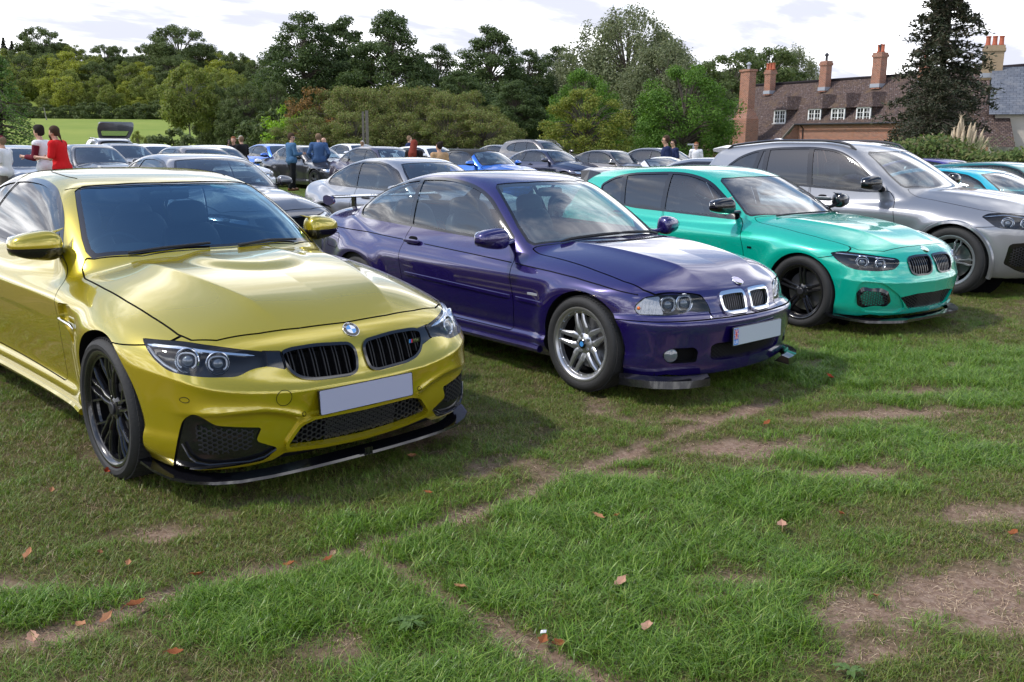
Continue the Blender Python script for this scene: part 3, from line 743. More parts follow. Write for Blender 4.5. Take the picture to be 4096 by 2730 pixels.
def cabin(car, sp):
    """dash, steering wheel, seats. sp: xd (dash front), zd, rear bench x"""
    xd, zd, xs, xr, top = sp['xd'], sp['zd'], sp['xs'], sp['xr'], sp['top']; hw = sp.get('hw', .66)
    m = MB(); m.add(*superq((xd-.26, 0, zd-.14), (.24, hw, .12), .35, .35)); m.add(*superq((xd-.10, 0, zd-.08), (.20, hw*.62, .05), .5, .35)); m.add(*superq((xd-.36, -.36, zd-.035), (.14, .19, .065), .6, .6))
    car.put('dashboard', m, CM['cloth'])
    th = np.linspace(0, 2*np.pi, 33); c = np.array([xd-.52, -.36, zd-.10]); R = roty(-.42)
    pts = (np.stack([0*th, .185*np.cos(th), .185*np.sin(th)], 1) @ R.T)+c
    m = MB().tube(pts, .016, 8, cap=False); m.add(*superq(c, (.03, .06, .05), .6, .6, R)); m.tube([c+R @ np.array([0, -.18, 0]), c+R @ np.array([0, .18, 0])], .014); m.tube([c, c+R @ np.array([0, 0, -.18])], .014)
    car.put('steering_wheel', m, CM['leather'])
    for y in (-.36, .36): seat(car, xs, y, CM['leather'], top=top)
    if xr is not None:
        for y in (-.33, .33): seat(car, xr, y, CM['leather'], .56, .30, top-.06)
    zm = car.sz(xd-.62, 0)-.10
    m = MB().add(*superq((xd-.60, 0, zm), (.02, .12, .035), .4, .4)); m.tube([(xd-.60, 0, zm), (xd-.55, 0, zm+.07)], .012); car.put('rear_view_mirror', m, CM['black'])
def plate(car, y0, z0, w_, h_, face, tilt=0., x=None, border=True):
    x = car.sx(0, z0)+.012 if x is None else x
    p = rounded([(-w_/2, -h_/2), (w_/2, -h_/2), (w_/2, h_/2), (-w_/2, h_/2)], .008)
    R = np.array([[0, 0, 1], [1, 0, 0], [0, 1, 0.]]); R = roty(-tilt) @ R
    e = car.put('number_plate', MB().prism(p*np.array([1.018, 1.06]), .010, R, (x, y0, z0)), CM['black'], smooth=False)
    car.put('plate_face', MB().prism(p, .0025, R, np.array((x, y0, z0))+R @ np.array([0, 0, .010])), face, parent=e, smooth=False)
    return e, R, np.array((x, y0, z0))+R @ np.array([0, 0, .0128])
def text_on(name, txt, size, R, c, material, parent, depth=.0008):
    cu = bpy.data.curves.new(name, 'FONT'); cu.body = txt; cu.size = size; cu.align_x = 'CENTER'; cu.align_y = 'CENTER'; cu.extrude = depth; cu.materials.append(material)
    t_ = bpy.data.objects.new(name, cu); me = bpy.data.meshes.new_from_object(t_); bpy.data.objects.remove(t_)
    o = link(name, me, parent); M4 = Matrix([list(R[i])+[c[i]] for i in range(3)]+[[0, 0, 0, 1]]); o.matrix_local = M4; return o
def roundel(car, p, n, r=.041, plain=None):
    """round badge on the bonnet: dark ring with three letters, quartered centre"""
    n = np.array(n, float); n /= np.linalg.norm(n); right = np.cross((0, 0, 1), n); right /= np.linalg.norm(right); up = np.cross(n, right)
    R = np.stack([right, up, n], 1); c = np.array(p, float)
    e = car.put('badge', MB().lathe([(0, .002), (r*.97, .002), (r, -.002), (r, -.006)], c, k=32, R=R), CM['chrome'])
    ring = [(r*.60, .0028), (r*.61, .0034), (r*.92, .0034), (r*.93, .0028)]
    car.put('ring', MB().lathe(ring, c, k=32, R=R), plain or CM['black'], parent=e)
    for q in range(4):
        a = np.linspace(q*np.pi/2, (q+1)*np.pi/2, 9); poly = np.concatenate([[(0, 0)], np.stack([np.cos(a), np.sin(a)], 1)*r*.58])
        car.put('quadrant', MB().prism(poly, .0032, R, c), plain or (CM['ltblue'] if q in (1, 3) else CM['white']), parent=e, smooth=False)
    for ch, a in (('B', 150), ('M', 90), ('W', 30)):
        d = math.radians(a); cc = c+R @ np.array([math.cos(d)*r*.765, math.sin(d)*r*.765, .0036])
        Rr = R @ rotz(d-math.pi/2); text_on('letter', ch, r*.36, Rr, cc, CM['white'], e)
    return e
# ------------------------------------------------------------------ ground, turf
def at_px(px, d): return ((px-2055)/3690*d*.977, d)          # world point under a photo column at distance d
def top_z(py, d, px=2048): return 1.618+(561.4+.0091*(px-2048)-py)*.955/3690*d
def G(px, py, z=0.):
    """ground point seen at a photo pixel (4096 wide): used to lay out tracks and litter"""
    x, y = px-2048., py-1365.; c_, s_ = math.cos(-.0091), math.sin(-.0091); x, y = c_*x-s_*y, s_*x+c_*y
    d = np.array([x/3690, 1, -y/3690]); c_, s_ = math.cos(.2144), math.sin(.2144)
    r = np.array([d[0], d[1]*c_+d[2]*s_, -d[1]*s_+d[2]*c_]); t = (z-1.618)/r[2]; return np.array([r[0]*t, r[1]*t])
def vnoise(x, y, sc, seed=0):
    """cheap smooth value noise"""
    x = np.asarray(x)/sc; y = np.asarray(y)/sc; xi, yi = np.floor(x).astype(np.int64), np.floor(y).astype(np.int64); fx, fy = x-xi, y-yi; fx = fx*fx*(3-2*fx); fy = fy*fy*(3-2*fy)
    def h(a, b):
        n = (a*374761393+b*668265263+seed*974634777) & 0x7fffffff; n = ((n ^ (n >> 13))*1274126177) & 0x7fffffff; return ((n ^ (n >> 16)) & 0xffff)/65535.
    return (h(xi, yi)*(1-fx)+h(xi+1, yi)*fx)*(1-fy)+(h(xi, yi+1)*(1-fx)+h(xi+1, yi+1)*fx)*fy
TRACKS = [[G(*p) for p in q] for q in ([(-200, 2600), (200, 2540), (560, 2420), (900, 2310), (1250, 2235), (1430, 2190), (1750, 2085), (2050, 1985), (2400, 1845), (2750, 1720), (3100, 1600)],
          [(1430, 2190), (1560, 2270), (1700, 2350), (1850, 2420), (2010, 2510), (2200, 2610), (2480, 2760)])]
BARE = [(G(2960, 1790), .62, .17), (G(3350, 1880), .42, .10), (G(3500, 1655), .75, .12), (G(3800, 2420), .62, .26), (G(4000, 2300), .45, .2), (G(3950, 2060), .42, .13), (G(60, 2340), .30, .09), (G(650, 2130), .22, .10), (G(2480, 1900), .4, .07), (G(3650, 1560), .5, .08), (G(2780, 1670), .5, .06), (G(300, 2490), .25, .05), (G(3480, 2600), .22, .07), (G(2560, 2080), .16, .05)]
def soil(x, y):
    """0 turf .. 1 bare earth"""
    wob = .35*(vnoise(x, y, .16, 3)-.5)+.25*(vnoise(x, y, .06, 4)-.5)
    v = np.zeros(np.shape(x))
    for T_ in TRACKS:
        d = sdline(np.array(T_), x, y, .4); v = np.maximum(v, 1-sstep(.015, .095, d+.07*wob+.05*(vnoise(x, y, .45, 9)-.45)))
    for (c, a, b) in BARE:
        th = -.15; dx, dy = x-c[0], y-c[1]; q = np.hypot((dx*math.cos(th)-dy*math.sin(th))/a, (dx*math.sin(th)+dy*math.cos(th))/b); v = np.maximum(v, .9*(1-sstep(.35, 1.25, q+1.6*wob+.5*(vnoise(x, y, .3, 51)-.5))))
    v = np.maximum(v, .55*sstep(.66, .80, vnoise(x, y, .55, 21)*.6+vnoise(x, y, .18, 22)*.4)*(y > 2))
    return v
LUSHC = [(G(2350, 2250), 1.1, .75), (G(2600, 2000), .8, .4), (G(1500, 2450), .8, .4), (G(3500, 1800), .9, .35), (G(3850, 1500), 1.8, 1.2), (G(2900, 2450), .7, .45), (G(1900, 2680), .7, .3), (G(700, 2420), .8, .18), (G(3200, 1950), .5, .25), (G(1900, 2150), .8, .35)]
def lush(x, y):
    v = np.zeros(np.shape(x))
    for (c, a, b) in LUSHC: v = np.maximum(v, 1-sstep(.5, 1.25, np.hypot((x-c[0])/a, (y-c[1])/b)+.6*(vnoise(x, y, .3, 31)-.5)))
    return v
def height(x, y):
    x = np.asarray(x, float); y = np.asarray(y, float)
    near = 1-sstep(9, 16, y)
    h = (.028*(vnoise(x, y, .42, 1)-.5)+.014*(vnoise(x, y, .13, 2)-.5))*near
    h = h-.022*soil(x, y)*near
    # under the parked cars the turf is level with the tyres; far field climbs to the left-hand wood
    r = 4.6*sstep(75, 170, y)*(1-sstep(-6, 22, x))+9*sstep(165, 260, y)*(1-sstep(0, 60, x))
    return h+r
def ground_mat():
    m = bpy.data.materials.new('turf_ground'); m.use_nodes = True; nt = m.node_tree; b = nt.nodes['Principled BSDF']; L = nt.links.new; N = nt.nodes.new
    b.inputs['Roughness'].default_value = .95; b.inputs['Specular IOR Level'].default_value = .15
    ge = N('ShaderNodeNewGeometry')
    def noise(sc, det=4, ro=.6):
        n = N('ShaderNodeTexNoise'); n.inputs['Scale'].default_value = sc; n.inputs['Detail'].default_value = det; n.inputs['Roughness'].default_value = ro; L(ge.outputs['Position'], n.inputs['Vector']); return n.outputs[0]
    def ramp(f, *st):
        r = N('ShaderNodeValToRGB'); e = r.color_ramp.elements; e[0].position = st[0][0]; e[0].color = (*st[0][1], 1); e[1].position = st[-1][0]; e[1].color = (*st[-1][1], 1)
        for p, c in st[1:-1]: q = e.new(p); q.color = (*c, 1)
        L(f, r.inputs[0]); return r.outputs[0]
    def mix(f, a, c):
        x = N('ShaderNodeMix'); x.data_type = 'RGBA'; L(f, x.inputs[0]); L(a, x.inputs[6]); L(c, x.inputs[7]); return x.outputs[2]
    at = N('ShaderNodeAttribute'); at.attribute_name = 'soil'
    earth = ramp(noise(38, 6, .7), (.30, (.11, .068, .050)), (.5, (.23, .150, .112)), (.72, (.37, .275, .215)))
    thatch = ramp(noise(55, 5, .7), (.28, (.034, .030, .013)), (.5, (.085, .070, .030)), (.75, (.20, .155, .085)))
    farg = ramp(noise(.35, 6, .65), (.3, (.065, .100, .020)), (.5, (.090, .135, .026)), (.7, (.13, .160, .040)))
    sp = N('ShaderNodeSeparateXYZ'); L(ge.outputs['Position'], sp.inputs[0])
    mr = N('ShaderNodeMapRange'); mr.inputs[1].default_value = 9; mr.inputs[2].default_value = 24; L(sp.outputs[1], mr.inputs[0])
    fd = N('ShaderNodeMapRange'); fd.inputs[1].default_value = 60; fd.inputs[2].default_value = 90; L(sp.outputs[1], fd.inputs[0])
    hay = ramp(noise(.12, 4, .6), (.3, (.16, .225, .036)), (.7, (.235, .28, .055)))
    c = mix(mr.outputs[0], thatch, farg); c = mix(fd.outputs[0], c, hay); c = mix(at.outputs['Fac'], c, earth)
    L(c, b.inputs['Base Color'])
    bp = N('ShaderNodeBump'); bp.inputs['Strength'].default_value = .6; bp.inputs['Distance'].default_value = .012; L(noise(70, 5, .7), bp.inputs['Height']); L(bp.outputs[0], b.inputs['Normal'])
    return m
def build_ground():
    # graded grid: fine near the camera, out to the horizon
    xs = np.concatenate([-np.geomspace(900, 9, 22), np.linspace(-8, 12, 300)[1:-1], np.geomspace(13, 900, 22)])
    ys = np.concatenate([np.linspace(-30, 1.5, 10)[:-1], np.linspace(1.5, 12, 210), np.geomspace(12.2, 1600, 60)])
    X, Y = np.meshgrid(xs, ys, indexing='ij'); Z = height(X.ravel(), Y.ravel())
    V = np.stack([X.ravel(), Y.ravel(), Z], 1); n, m = len(xs), len(ys); i = np.arange(n*m).reshape(n, m)
    Q = np.stack([i[:-1, :-1], i[1:, :-1], i[1:, 1:], i[:-1, 1:]], -1).reshape(-1, 4)
    me = mesh_np('ground', V, Q, ground_mat()); a = me.attributes.new('soil', 'FLOAT', 'POINT'); a.data.foreach_set('value', (soil(V[:, 0], V[:, 1])*(V[:, 1] < 13)).astype(np.float32))
    tag(link('ground', me), kind='structure')
build_ground()
def leaf_mat(name, cols, trans=.35, rough=.6, spec=.25, gain=1.75):
    """foliage: colour differs from leaf to leaf; part of the light passes through"""
    cols = [tuple(min(1., v*gain) for v in c) for c in cols]
    if name in MATS: return MATS[name]
    m = bpy.data.materials.new(name); m.use_nodes = True; nt = m.node_tree; nt.nodes.clear(); L = nt.links.new; N = nt.nodes.new
    ge = N('ShaderNodeNewGeometry'); r = N('ShaderNodeValToRGB'); e = r.color_ramp.elements; k = len(cols)
    e[0].position = 0; e[0].color = (*cols[0], 1); e[1].position = 1; e[1].color = (*cols[-1], 1)
    for i in range(1, k-1): q = e.new(i/(k-1)); q.color = (*cols[i], 1)
    L(ge.outputs['Random Per Island'], r.inputs[0])
    p = N('ShaderNodeBsdfPrincipled'); p.inputs['Roughness'].default_value = rough; p.inputs['Specular IOR Level'].default_value = spec; L(r.outputs[0], p.inputs['Base Color'])
    t = N('ShaderNodeBsdfTranslucent'); hs = N('ShaderNodeHueSaturation'); hs.inputs['Value'].default_value = 1.35; hs.inputs['Saturation'].default_value = 1.15; L(r.outputs[0], hs.inputs['Color']); L(hs.outputs[0], t.inputs[0])
    mx = N('ShaderNodeMixShader'); mx.inputs[0].default_value = trans; L(p.outputs[0], mx.inputs[1]); L(t.outputs[0], mx.inputs[2])
    o = N('ShaderNodeOutputMaterial'); L(mx.outputs[0], o.inputs[0]); MATS[name] = m; return m
def tuft_mesh(name, n, hgt, rad, wid, lean, rng, material):
    """n bent blades (two quads and a tip) in one small tuft"""
    a = rng.uniform(0, 2*np.pi, n); r = rad*np.sqrt(rng.uniform(0, 1, n)); bx, by = r*np.cos(a), r*np.sin(a)
    d = rng.uniform(0, 2*np.pi, n); h = hgt*rng.uniform(.45, 1.1, n); ln = lean*rng.uniform(.2, 1.3, n)*h; w_ = wid*rng.uniform(.6, 1.2, n)
    dx, dy = np.cos(d), np.sin(d); sx, sy = -dy, dx; V = []
    for t, f in ((0, 1.), (.4, .95), (.75, .6)):
        lx = bx+dx*ln*t**1.8; ly = by+dy*ln*t**1.8; z = h*(t-.25*lean*t**2.2)
        V += [np.stack([lx-sx*w_*f*.5, ly-sy*w_*f*.5, z], 1), np.stack([lx+sx*w_*f*.5, ly+sy*w_*f*.5, z], 1)]
    V += [np.stack([bx+dx*ln, by+dy*ln, h*(1-.25*lean)*.96], 1)]
    V = np.stack(V, 1).reshape(-1, 3); k = np.arange(n)*7
    T = np.concatenate([np.stack(q, 1) for q in ((k, k+1, k+3), (k, k+3, k+2), (k+2, k+3, k+5), (k+2, k+5, k+4), (k+4, k+5, k+6))])
    return mesh_np(name, V, T, material, smooth=True)
def scatter(name, pts, scale, idx, protos, label=None):
    """one object of stuff: tufts instanced on points"""
    col = bpy.data.collections.new(name+'_tufts')
    for i, me in enumerate(protos): o = bpy.data.objects.new('%s_tuft_%02d' % (name, i), me); col.objects.link(o)
    n = len(pts); me = bpy.data.meshes.new(name); me.vertices.add(n); me.vertices.foreach_set('co', np.asarray(pts, np.float32).ravel())
    rng = np.random.default_rng(5)
    rot = np.stack([rng.normal(0, .12, n), rng.normal(0, .12, n), rng.uniform(0, 6.283, n)], 1).astype(np.float32)
    a = me.attributes.new('rot', 'FLOAT_VECTOR', 'POINT'); a.data.foreach_set('vector', rot.ravel())
    a = me.attributes.new('scl', 'FLOAT', 'POINT'); a.data.foreach_set('value', np.asarray(scale, np.float32)); a = me.attributes.new('idx', 'INT', 'POINT'); a.data.foreach_set('value', np.asarray(idx, np.int32))
    ob = link(name, me); ng = bpy.data.node_groups.new(name, 'GeometryNodeTree'); ng.interface.new_socket('Geometry', in_out='INPUT', socket_type='NodeSocketGeometry'); ng.interface.new_socket('Geometry', in_out='OUTPUT', socket_type='NodeSocketGeometry')
    N = ng.nodes.new; L = ng.links.new; gi, go = N('NodeGroupInput'), N('NodeGroupOutput'); ip = N('GeometryNodeInstanceOnPoints'); ci = N('GeometryNodeCollectionInfo'); ci.inputs['Collection'].default_value = col; ci.inputs['Separate Children'].default_value = True; ci.inputs['Reset Children'].default_value = True
    def att(nm, ty):
        q = N('GeometryNodeInputNamedAttribute'); q.data_type = ty; q.inputs['Name'].default_value = nm; return q.outputs['Attribute']
    L(gi.outputs[0], ip.inputs['Points']); L(ci.outputs[0], ip.inputs['Instance']); ip.inputs['Pick Instance'].default_value = True
    L(att('idx', 'INT'), ip.inputs['Instance Index']); L(att('rot', 'FLOAT_VECTOR'), ip.inputs['Rotation']); L(att('scl', 'FLOAT'), ip.inputs['Scale']); L(ip.outputs[0], go.inputs[0])
    md = ob.modifiers.new('scatter', 'NODES'); md.node_group = ng; tag(ob, label, kind='stuff'); return ob
def build_grass():
    rng = np.random.default_rng(3)
    green = leaf_mat('grass_green', [(.026, .055, .006), (.072, .145, .014), (.115, .205, .022), (.050, .110, .010), (.18, .245, .05), (.085, .16, .016), (.034, .070, .008), (.22, .235, .07)], .30, .38, .4, gain=1.6)
    dull = leaf_mat('grass_dull', [(.026, .046, .008), (.075, .120, .016), (.115, .155, .024), (.046, .080, .010), (.19, .165, .055), (.080, .130, .016), (.13, .100, .045), (.095, .145, .020), (.036, .060, .010)], .26, .42, .35, gain=1.65)
    dry = leaf_mat('grass_dry', [(.15, .10, .06), (.25, .185, .11), (.11, .075, .045), (.36, .28, .19), (.20, .13, .08)], .12, .6, .3)
    PR = [tuft_mesh('lush', 40, .056, .050, .0026, 1.15, rng, green) for _ in range(5)]+[tuft_mesh('short', 36, .034, .052, .0023, 1.1, rng, dull) for _ in range(5)]+[tuft_mesh('dry', 12, .026, .055, .0024, 1.6, rng, dry) for _ in range(2)]+[tuft_mesh('straw', 16, .013, .06, .0022, 4.0, rng, dry) for _ in range(3)]
    pts, sc, ix = [], [], []
    def zone(y0, y1, dens, s, half=None):
        # rows of random points inside the view wedge
        area = 0; n = int(dens*(y1-y0)*((y0+y1)*.62+2.4)); y = rng.uniform(y0, y1, n*2); hw = y*.60+1.2; x = rng.uniform(-1, 1, n*2)*hw; 
        keep = rng.uniform(0, 1, n*2) < hw/hw.max(); x, y = x[keep], y[keep]
        so_, lu = soil(x, y), lush(x, y)
        patch = vnoise(x, y, .35, 41)
        k = rng.uniform(0, 1, len(x)); alive = k > so_*1.05
        t = rng.uniform(0, 1, len(x))
        lushp = np.clip(lu*(.45+.45*sstep(.3, .6, vnoise(x, y, .22, 63)))+.25*sstep(.55, .8, patch), 0, .9)
        isl = t < lushp; isd = (~isl) & (rng.uniform(0, 1, len(x)) < .10+.25*sstep(.45, .75, vnoise(x, y, .5, 61))+.30*so_)
        straw = (~alive) & (rng.uniform(0, 1, len(x)) < .75)
        i = np.where(isl, rng.integers(0, 5, len(x)), np.where(isd, rng.integers(10, 12, len(x)), rng.integers(5, 10, len(x)))); i = np.where(straw, rng.integers(12, 15, len(x)), i)
        ok = alive | straw
        ss = s*rng.uniform(.65, 1.25, len(x))*np.where(isl, .75+.45*lu, 1.0)*np.where(straw, 1., 1-.35*so_)
        pts.append(np.stack([x, y, height(x, y)-.004], 1)[ok]); sc.append(ss[ok]); ix.append(i[ok])
    zone(1.9, 4.2, 620, 1.0); zone(4.2, 7, 420, 1.02); zone(7, 12, 230, 1.12); zone(12, 20, 70, 1.35); zone(20, 45, 16, 1.9)
    scatter('grass', np.concatenate(pts), np.concatenate(sc), np.concatenate(ix), PR, 'worn green and brown turf across the whole car park field')
build_grass()
BARK = mat('bark', (.075, .060, .048), .9, noise=(8, .8, (.15, .13, .11)), bump=(14, .6), spec=.1)
BIRCH = mat('pale_bark', (.30, .28, .24), .85, noise=(5, .9, (.12, .11, .10)), spec=.1)
# ------------------------------------------------------------------ brick house, fences, posts
def tex_mat(name, kind):
    m = bpy.data.materials.new(name); m.use_nodes = True; nt = m.node_tree; b = nt.nodes['Principled BSDF']; L = nt.links.new; N = nt.nodes.new; b.inputs['Roughness'].default_value = .9; b.inputs['Specular IOR Level'].default_value = .15
    tc = N('ShaderNodeTexCoord'); v = tc.outputs['UV']
    br = N('ShaderNodeTexBrick'); L(v, br.inputs['Vector'])
    n = N('ShaderNodeTexNoise'); n.inputs['Scale'].default_value = 1.3; n.inputs['Detail'].default_value = 6; n.inputs['Roughness'].default_value = .7; L(v, n.inputs['Vector'])
    n2 = N('ShaderNodeTexNoise'); n2.inputs['Scale'].default_value = 7; n2.inputs['Detail'].default_value = 5; n2.inputs['Roughness'].default_value = .75; L(v, n2.inputs['Vector'])
    def rng_(f, a, c):
        r = N('ShaderNodeMapRange'); r.interpolation_type = 'SMOOTHSTEP'; r.inputs[1].default_value = a; r.inputs[2].default_value = c; L(f, r.inputs[0]); return r.outputs[0]
    def mix(f, a, c):
        x = N('ShaderNodeMix'); x.data_type = 'RGBA'
        if isinstance(f, float): x.inputs[0].default_value = f
        else: L(f, x.inputs[0])
        for i, q in ((6, a), (7, c)):
            if isinstance(q, tuple): x.inputs[i].default_value = (*q, 1)
            else: L(q, x.inputs[i])
        return x.outputs[2]
    bp = N('ShaderNodeBump'); bp.inputs['Strength'].default_value = .5; bp.inputs['Distance'].default_value = .02
    if kind == 'brick':
        br.inputs['Scale'].default_value = 1; br.inputs['Brick Width'].default_value = .225; br.inputs['Row Height'].default_value = .075; br.inputs['Mortar Size'].default_value = .010; br.inputs['Color1'].default_value = (.33, .115, .066, 1); br.inputs['Color2'].default_value = (.17, .058, .038, 1); br.inputs['Mortar'].default_value = (.42, .36, .30, 1); br.inputs['Bias'].default_value = -.1
        c = mix(rng_(n2.outputs[0], .50, .72), br.outputs[0], (.40, .23, .16)); c = mix(rng_(n.outputs[0], .52, .75), c, (.30, .15, .09))
        L(br.outputs['Fac'], bp.inputs['Height']); bp.invert = True
    elif kind == 'tile':
        br.inputs['Brick Width'].default_value = .17; br.inputs['Row Height'].default_value = .11; br.inputs['Mortar Size'].default_value = .012; br.inputs['Scale'].default_value = 1; br.inputs['Color1'].default_value = (.145, .100, .084, 1); br.inputs['Color2'].default_value = (.080, .056, .050, 1); br.inputs['Mortar'].default_value = (.020, .016, .018, 1)
        c = mix(rng_(n2.outputs[0], .56, .68), br.outputs[0], (.34, .31, .32)); c = mix(rng_(n.outputs[0], .50, .70), c, (.125, .085, .055)); L(br.outputs['Fac'], bp.inputs['Height']); bp.invert = True
    else:
        br.inputs['Brick Width'].default_value = .30; br.inputs['Row Height'].default_value = .20; br.inputs['Mortar Size'].default_value = .010; br.inputs['Scale'].default_value = 1; br.inputs['Color1'].default_value = (.15, .165, .195, 1); br.inputs['Color2'].default_value = (.10, .112, .14, 1); br.inputs['Mortar'].default_value = (.05, .055, .07, 1)
        c = mix(rng_(n.outputs[0], .45, .75), br.outputs[0], (.19, .195, .21)); L(br.outputs['Fac'], bp.inputs['Height']); bp.invert = True
    L(c, b.inputs['Base Color']); L(bp.outputs[0], b.inputs['Normal']); MATS[name] = m; return m
CM = car_mats()
BRICK = tex_mat('old_red_brick', 'brick'); TILE = tex_mat('clay_roof_tile', 'tile'); SLATE = tex_mat('blue_slate', 'slate')
CREAM = mat('cream_render', (.55, .50, .45), .9, noise=(1.2, .5, (.45, .40, .36))); WHITEP = mat('white_joinery', (.78, .78, .77), .5); LEAD = mat('lead_flashing', (.32, .34, .38), .6); POT = mat('clay_pot', (.38, .10, .05), .8); STONE = mat('cap_stone', (.33, .29, .25), .9); OAKW = mat('weathered_oak', (.16, .145, .12), .9, noise=(12, .6, (.09, .08, .07)), bump=(40, .3))
def uvmesh(name, quads, material, parent, thick=0.):
    """planar polygons with metre-true UVs"""
    me = bpy.data.meshes.new(name); V = []; F_ = []; UV = []
    for q in quads:
        q = [np.array(p, float) for p in q]; n = np.cross(q[1]-q[0], q[2]-q[0]); n /= np.linalg.norm(n)+1e-12
        t = np.cross((0, 0, 1.), n); t = t/np.linalg.norm(t) if np.linalg.norm(t) > 1e-3 else np.array([1., 0, 0]); b_ = np.cross(n, t); k = len(V); V += [p.tolist() for p in q]; F_.append(tuple(range(k, k+len(q)))); UV += [(float(p @ t), float(p @ b_)) for p in q]
    me.from_pydata(V, [], F_); uv = me.uv_layers.new(name='UVMap'); uv.data.foreach_set('uv', np.array(UV, np.float32).ravel()); me.materials.append(material); me.update(); return link(name, me, parent)
def boxq(x0, x1, y0, y1, z0, z1, t=0.):
    a = [(x0, y0, z0), (x1, y0, z0), (x1, y1, z0), (x0, y1, z0)]; b = [(x0+t, y0+t, z1), (x1-t, y0+t, z1), (x1-t, y1-t, z1), (x0+t, y1-t, z1)]
    return [[a[i], a[(i+1) % 4], b[(i+1) % 4], b[i]] for i in range(4)]+[[b[0], b[1], b[2], b[3]]]
def chimney(parent, x, y, z0, z1, w_=.95, dp=.75, pots=2, flue=False, name='chimney', mt=None):
    c = uvmesh(name, boxq(x-w_/2, x+w_/2, y-dp/2, y+dp/2, z0, z1-.28)+boxq(x-w_/2-.06, x+w_/2+.06, y-dp/2-.06, y+dp/2+.06, z1-.30, z1-.14)+boxq(x-w_/2-.02, x+w_/2+.02, y-dp/2-.02, y+dp/2+.02, z1-.14, z1), mt or BRICK, parent)
    uvmesh('flashing', boxq(x-w_/2-.03, x+w_/2+.03, y-dp/2-.03, y+dp/2+.03, z0+.10, z0+.34), LEAD, c)
    for i in range(pots):
        m = MB().lathe([(.13, 0), (.15, .05), (.12, .10), (.11, .42), (.135, .45), (.13, .50), (.09, .50), (.09, .1)], (x+(i-(pots-1)/2)*.32, y, z1), k=12); m.obj('pot', POT, c, True)
    if flue: MB().lathe([(.09, 0), (.09, .35), (.16, .36), (.16, .42), (.05, .55), (0, .55)], (x, y, z1), k=12).obj('cowl', CM['mesh'] if CM else LEAD, c, True)
    return c
def dormer(house, t, zb=2.98, w_=1.12, h_=.86, v0=-.02):
    """dormer: window facing out (v negative), little hipped tile roof"""
    d = link('dormer', None, house); y0 = v0
    x0, x1 = t-w_/2-.12, t+w_/2+.12; z0, z1 = zb-.06, zb+h_+.08; slope = .918
    def yr(z): return (z-2.92)/slope-.3
    uvmesh('cheek', [[(x0, y0, z0), (x0, y0, z1), (x0, yr(z1)+.1, z1)]], TILE, d); uvmesh('cheek', [[(x1, y0, z0), (x1, yr(z1)+.1, z1), (x1, y0, z1)]], TILE, d)
    zr = z1+.95; yb = yr(zr)+.1; e = .14
    uvmesh('dormer_roof', [[(x0-e, y0-e, z1-.03), (x1+e, y0-e, z1-.03), (t, y0+.55, zr)], [(x0-e, y0-e, z1-.03), (t, y0+.55, zr), (t, yb, zr), (x0-e, yr(z1)+.2, z1)], [(x1+e, y0-e, z1-.03), (x1+e, yr(z1)+.2, z1), (t, yb, zr), (t, y0+.55, zr)]], TILE, d)
    wn = link('window', None, d); m = MB(); f = .075
    for a in (t-w_/2, t-.0, t+w_/2): m.box((a, y0-.01, zb+h_/2), (f*1.2, .08, h_+f))
    for zz in (zb, zb+h_): m.box((t, y0-.01, zz), (w_+f*1.2, .08, f))
    for q in (-1, 1):
        for k in (1, 2): m.box((t+q*w_/4, y0-.012, zb+h_*k/3), (w_/2-f, .035, .028))
        m.box((t+q*w_/4, y0-.012, zb+h_/2), (.028, .035, h_-f))
    m.box((t, y0-.06, zb-.05), (w_+.25, .14, .04)); m.obj('frame', WHITEP, d.children[-1] if False else None).parent = d
    bpy.data.objects.remove(wn)
    for q in (-1, 1):
        for k in range(3):
            for s_ in (-1, 1): MB().box((t+q*w_/4+s_*w_/8, y0+.012, zb+h_*(k+.5)/3), (w_/4-.02, .006, h_/3-.02)).obj('pane', glass('house_pane', (.10, .12, .14), 1.6, .06), d)
    return d
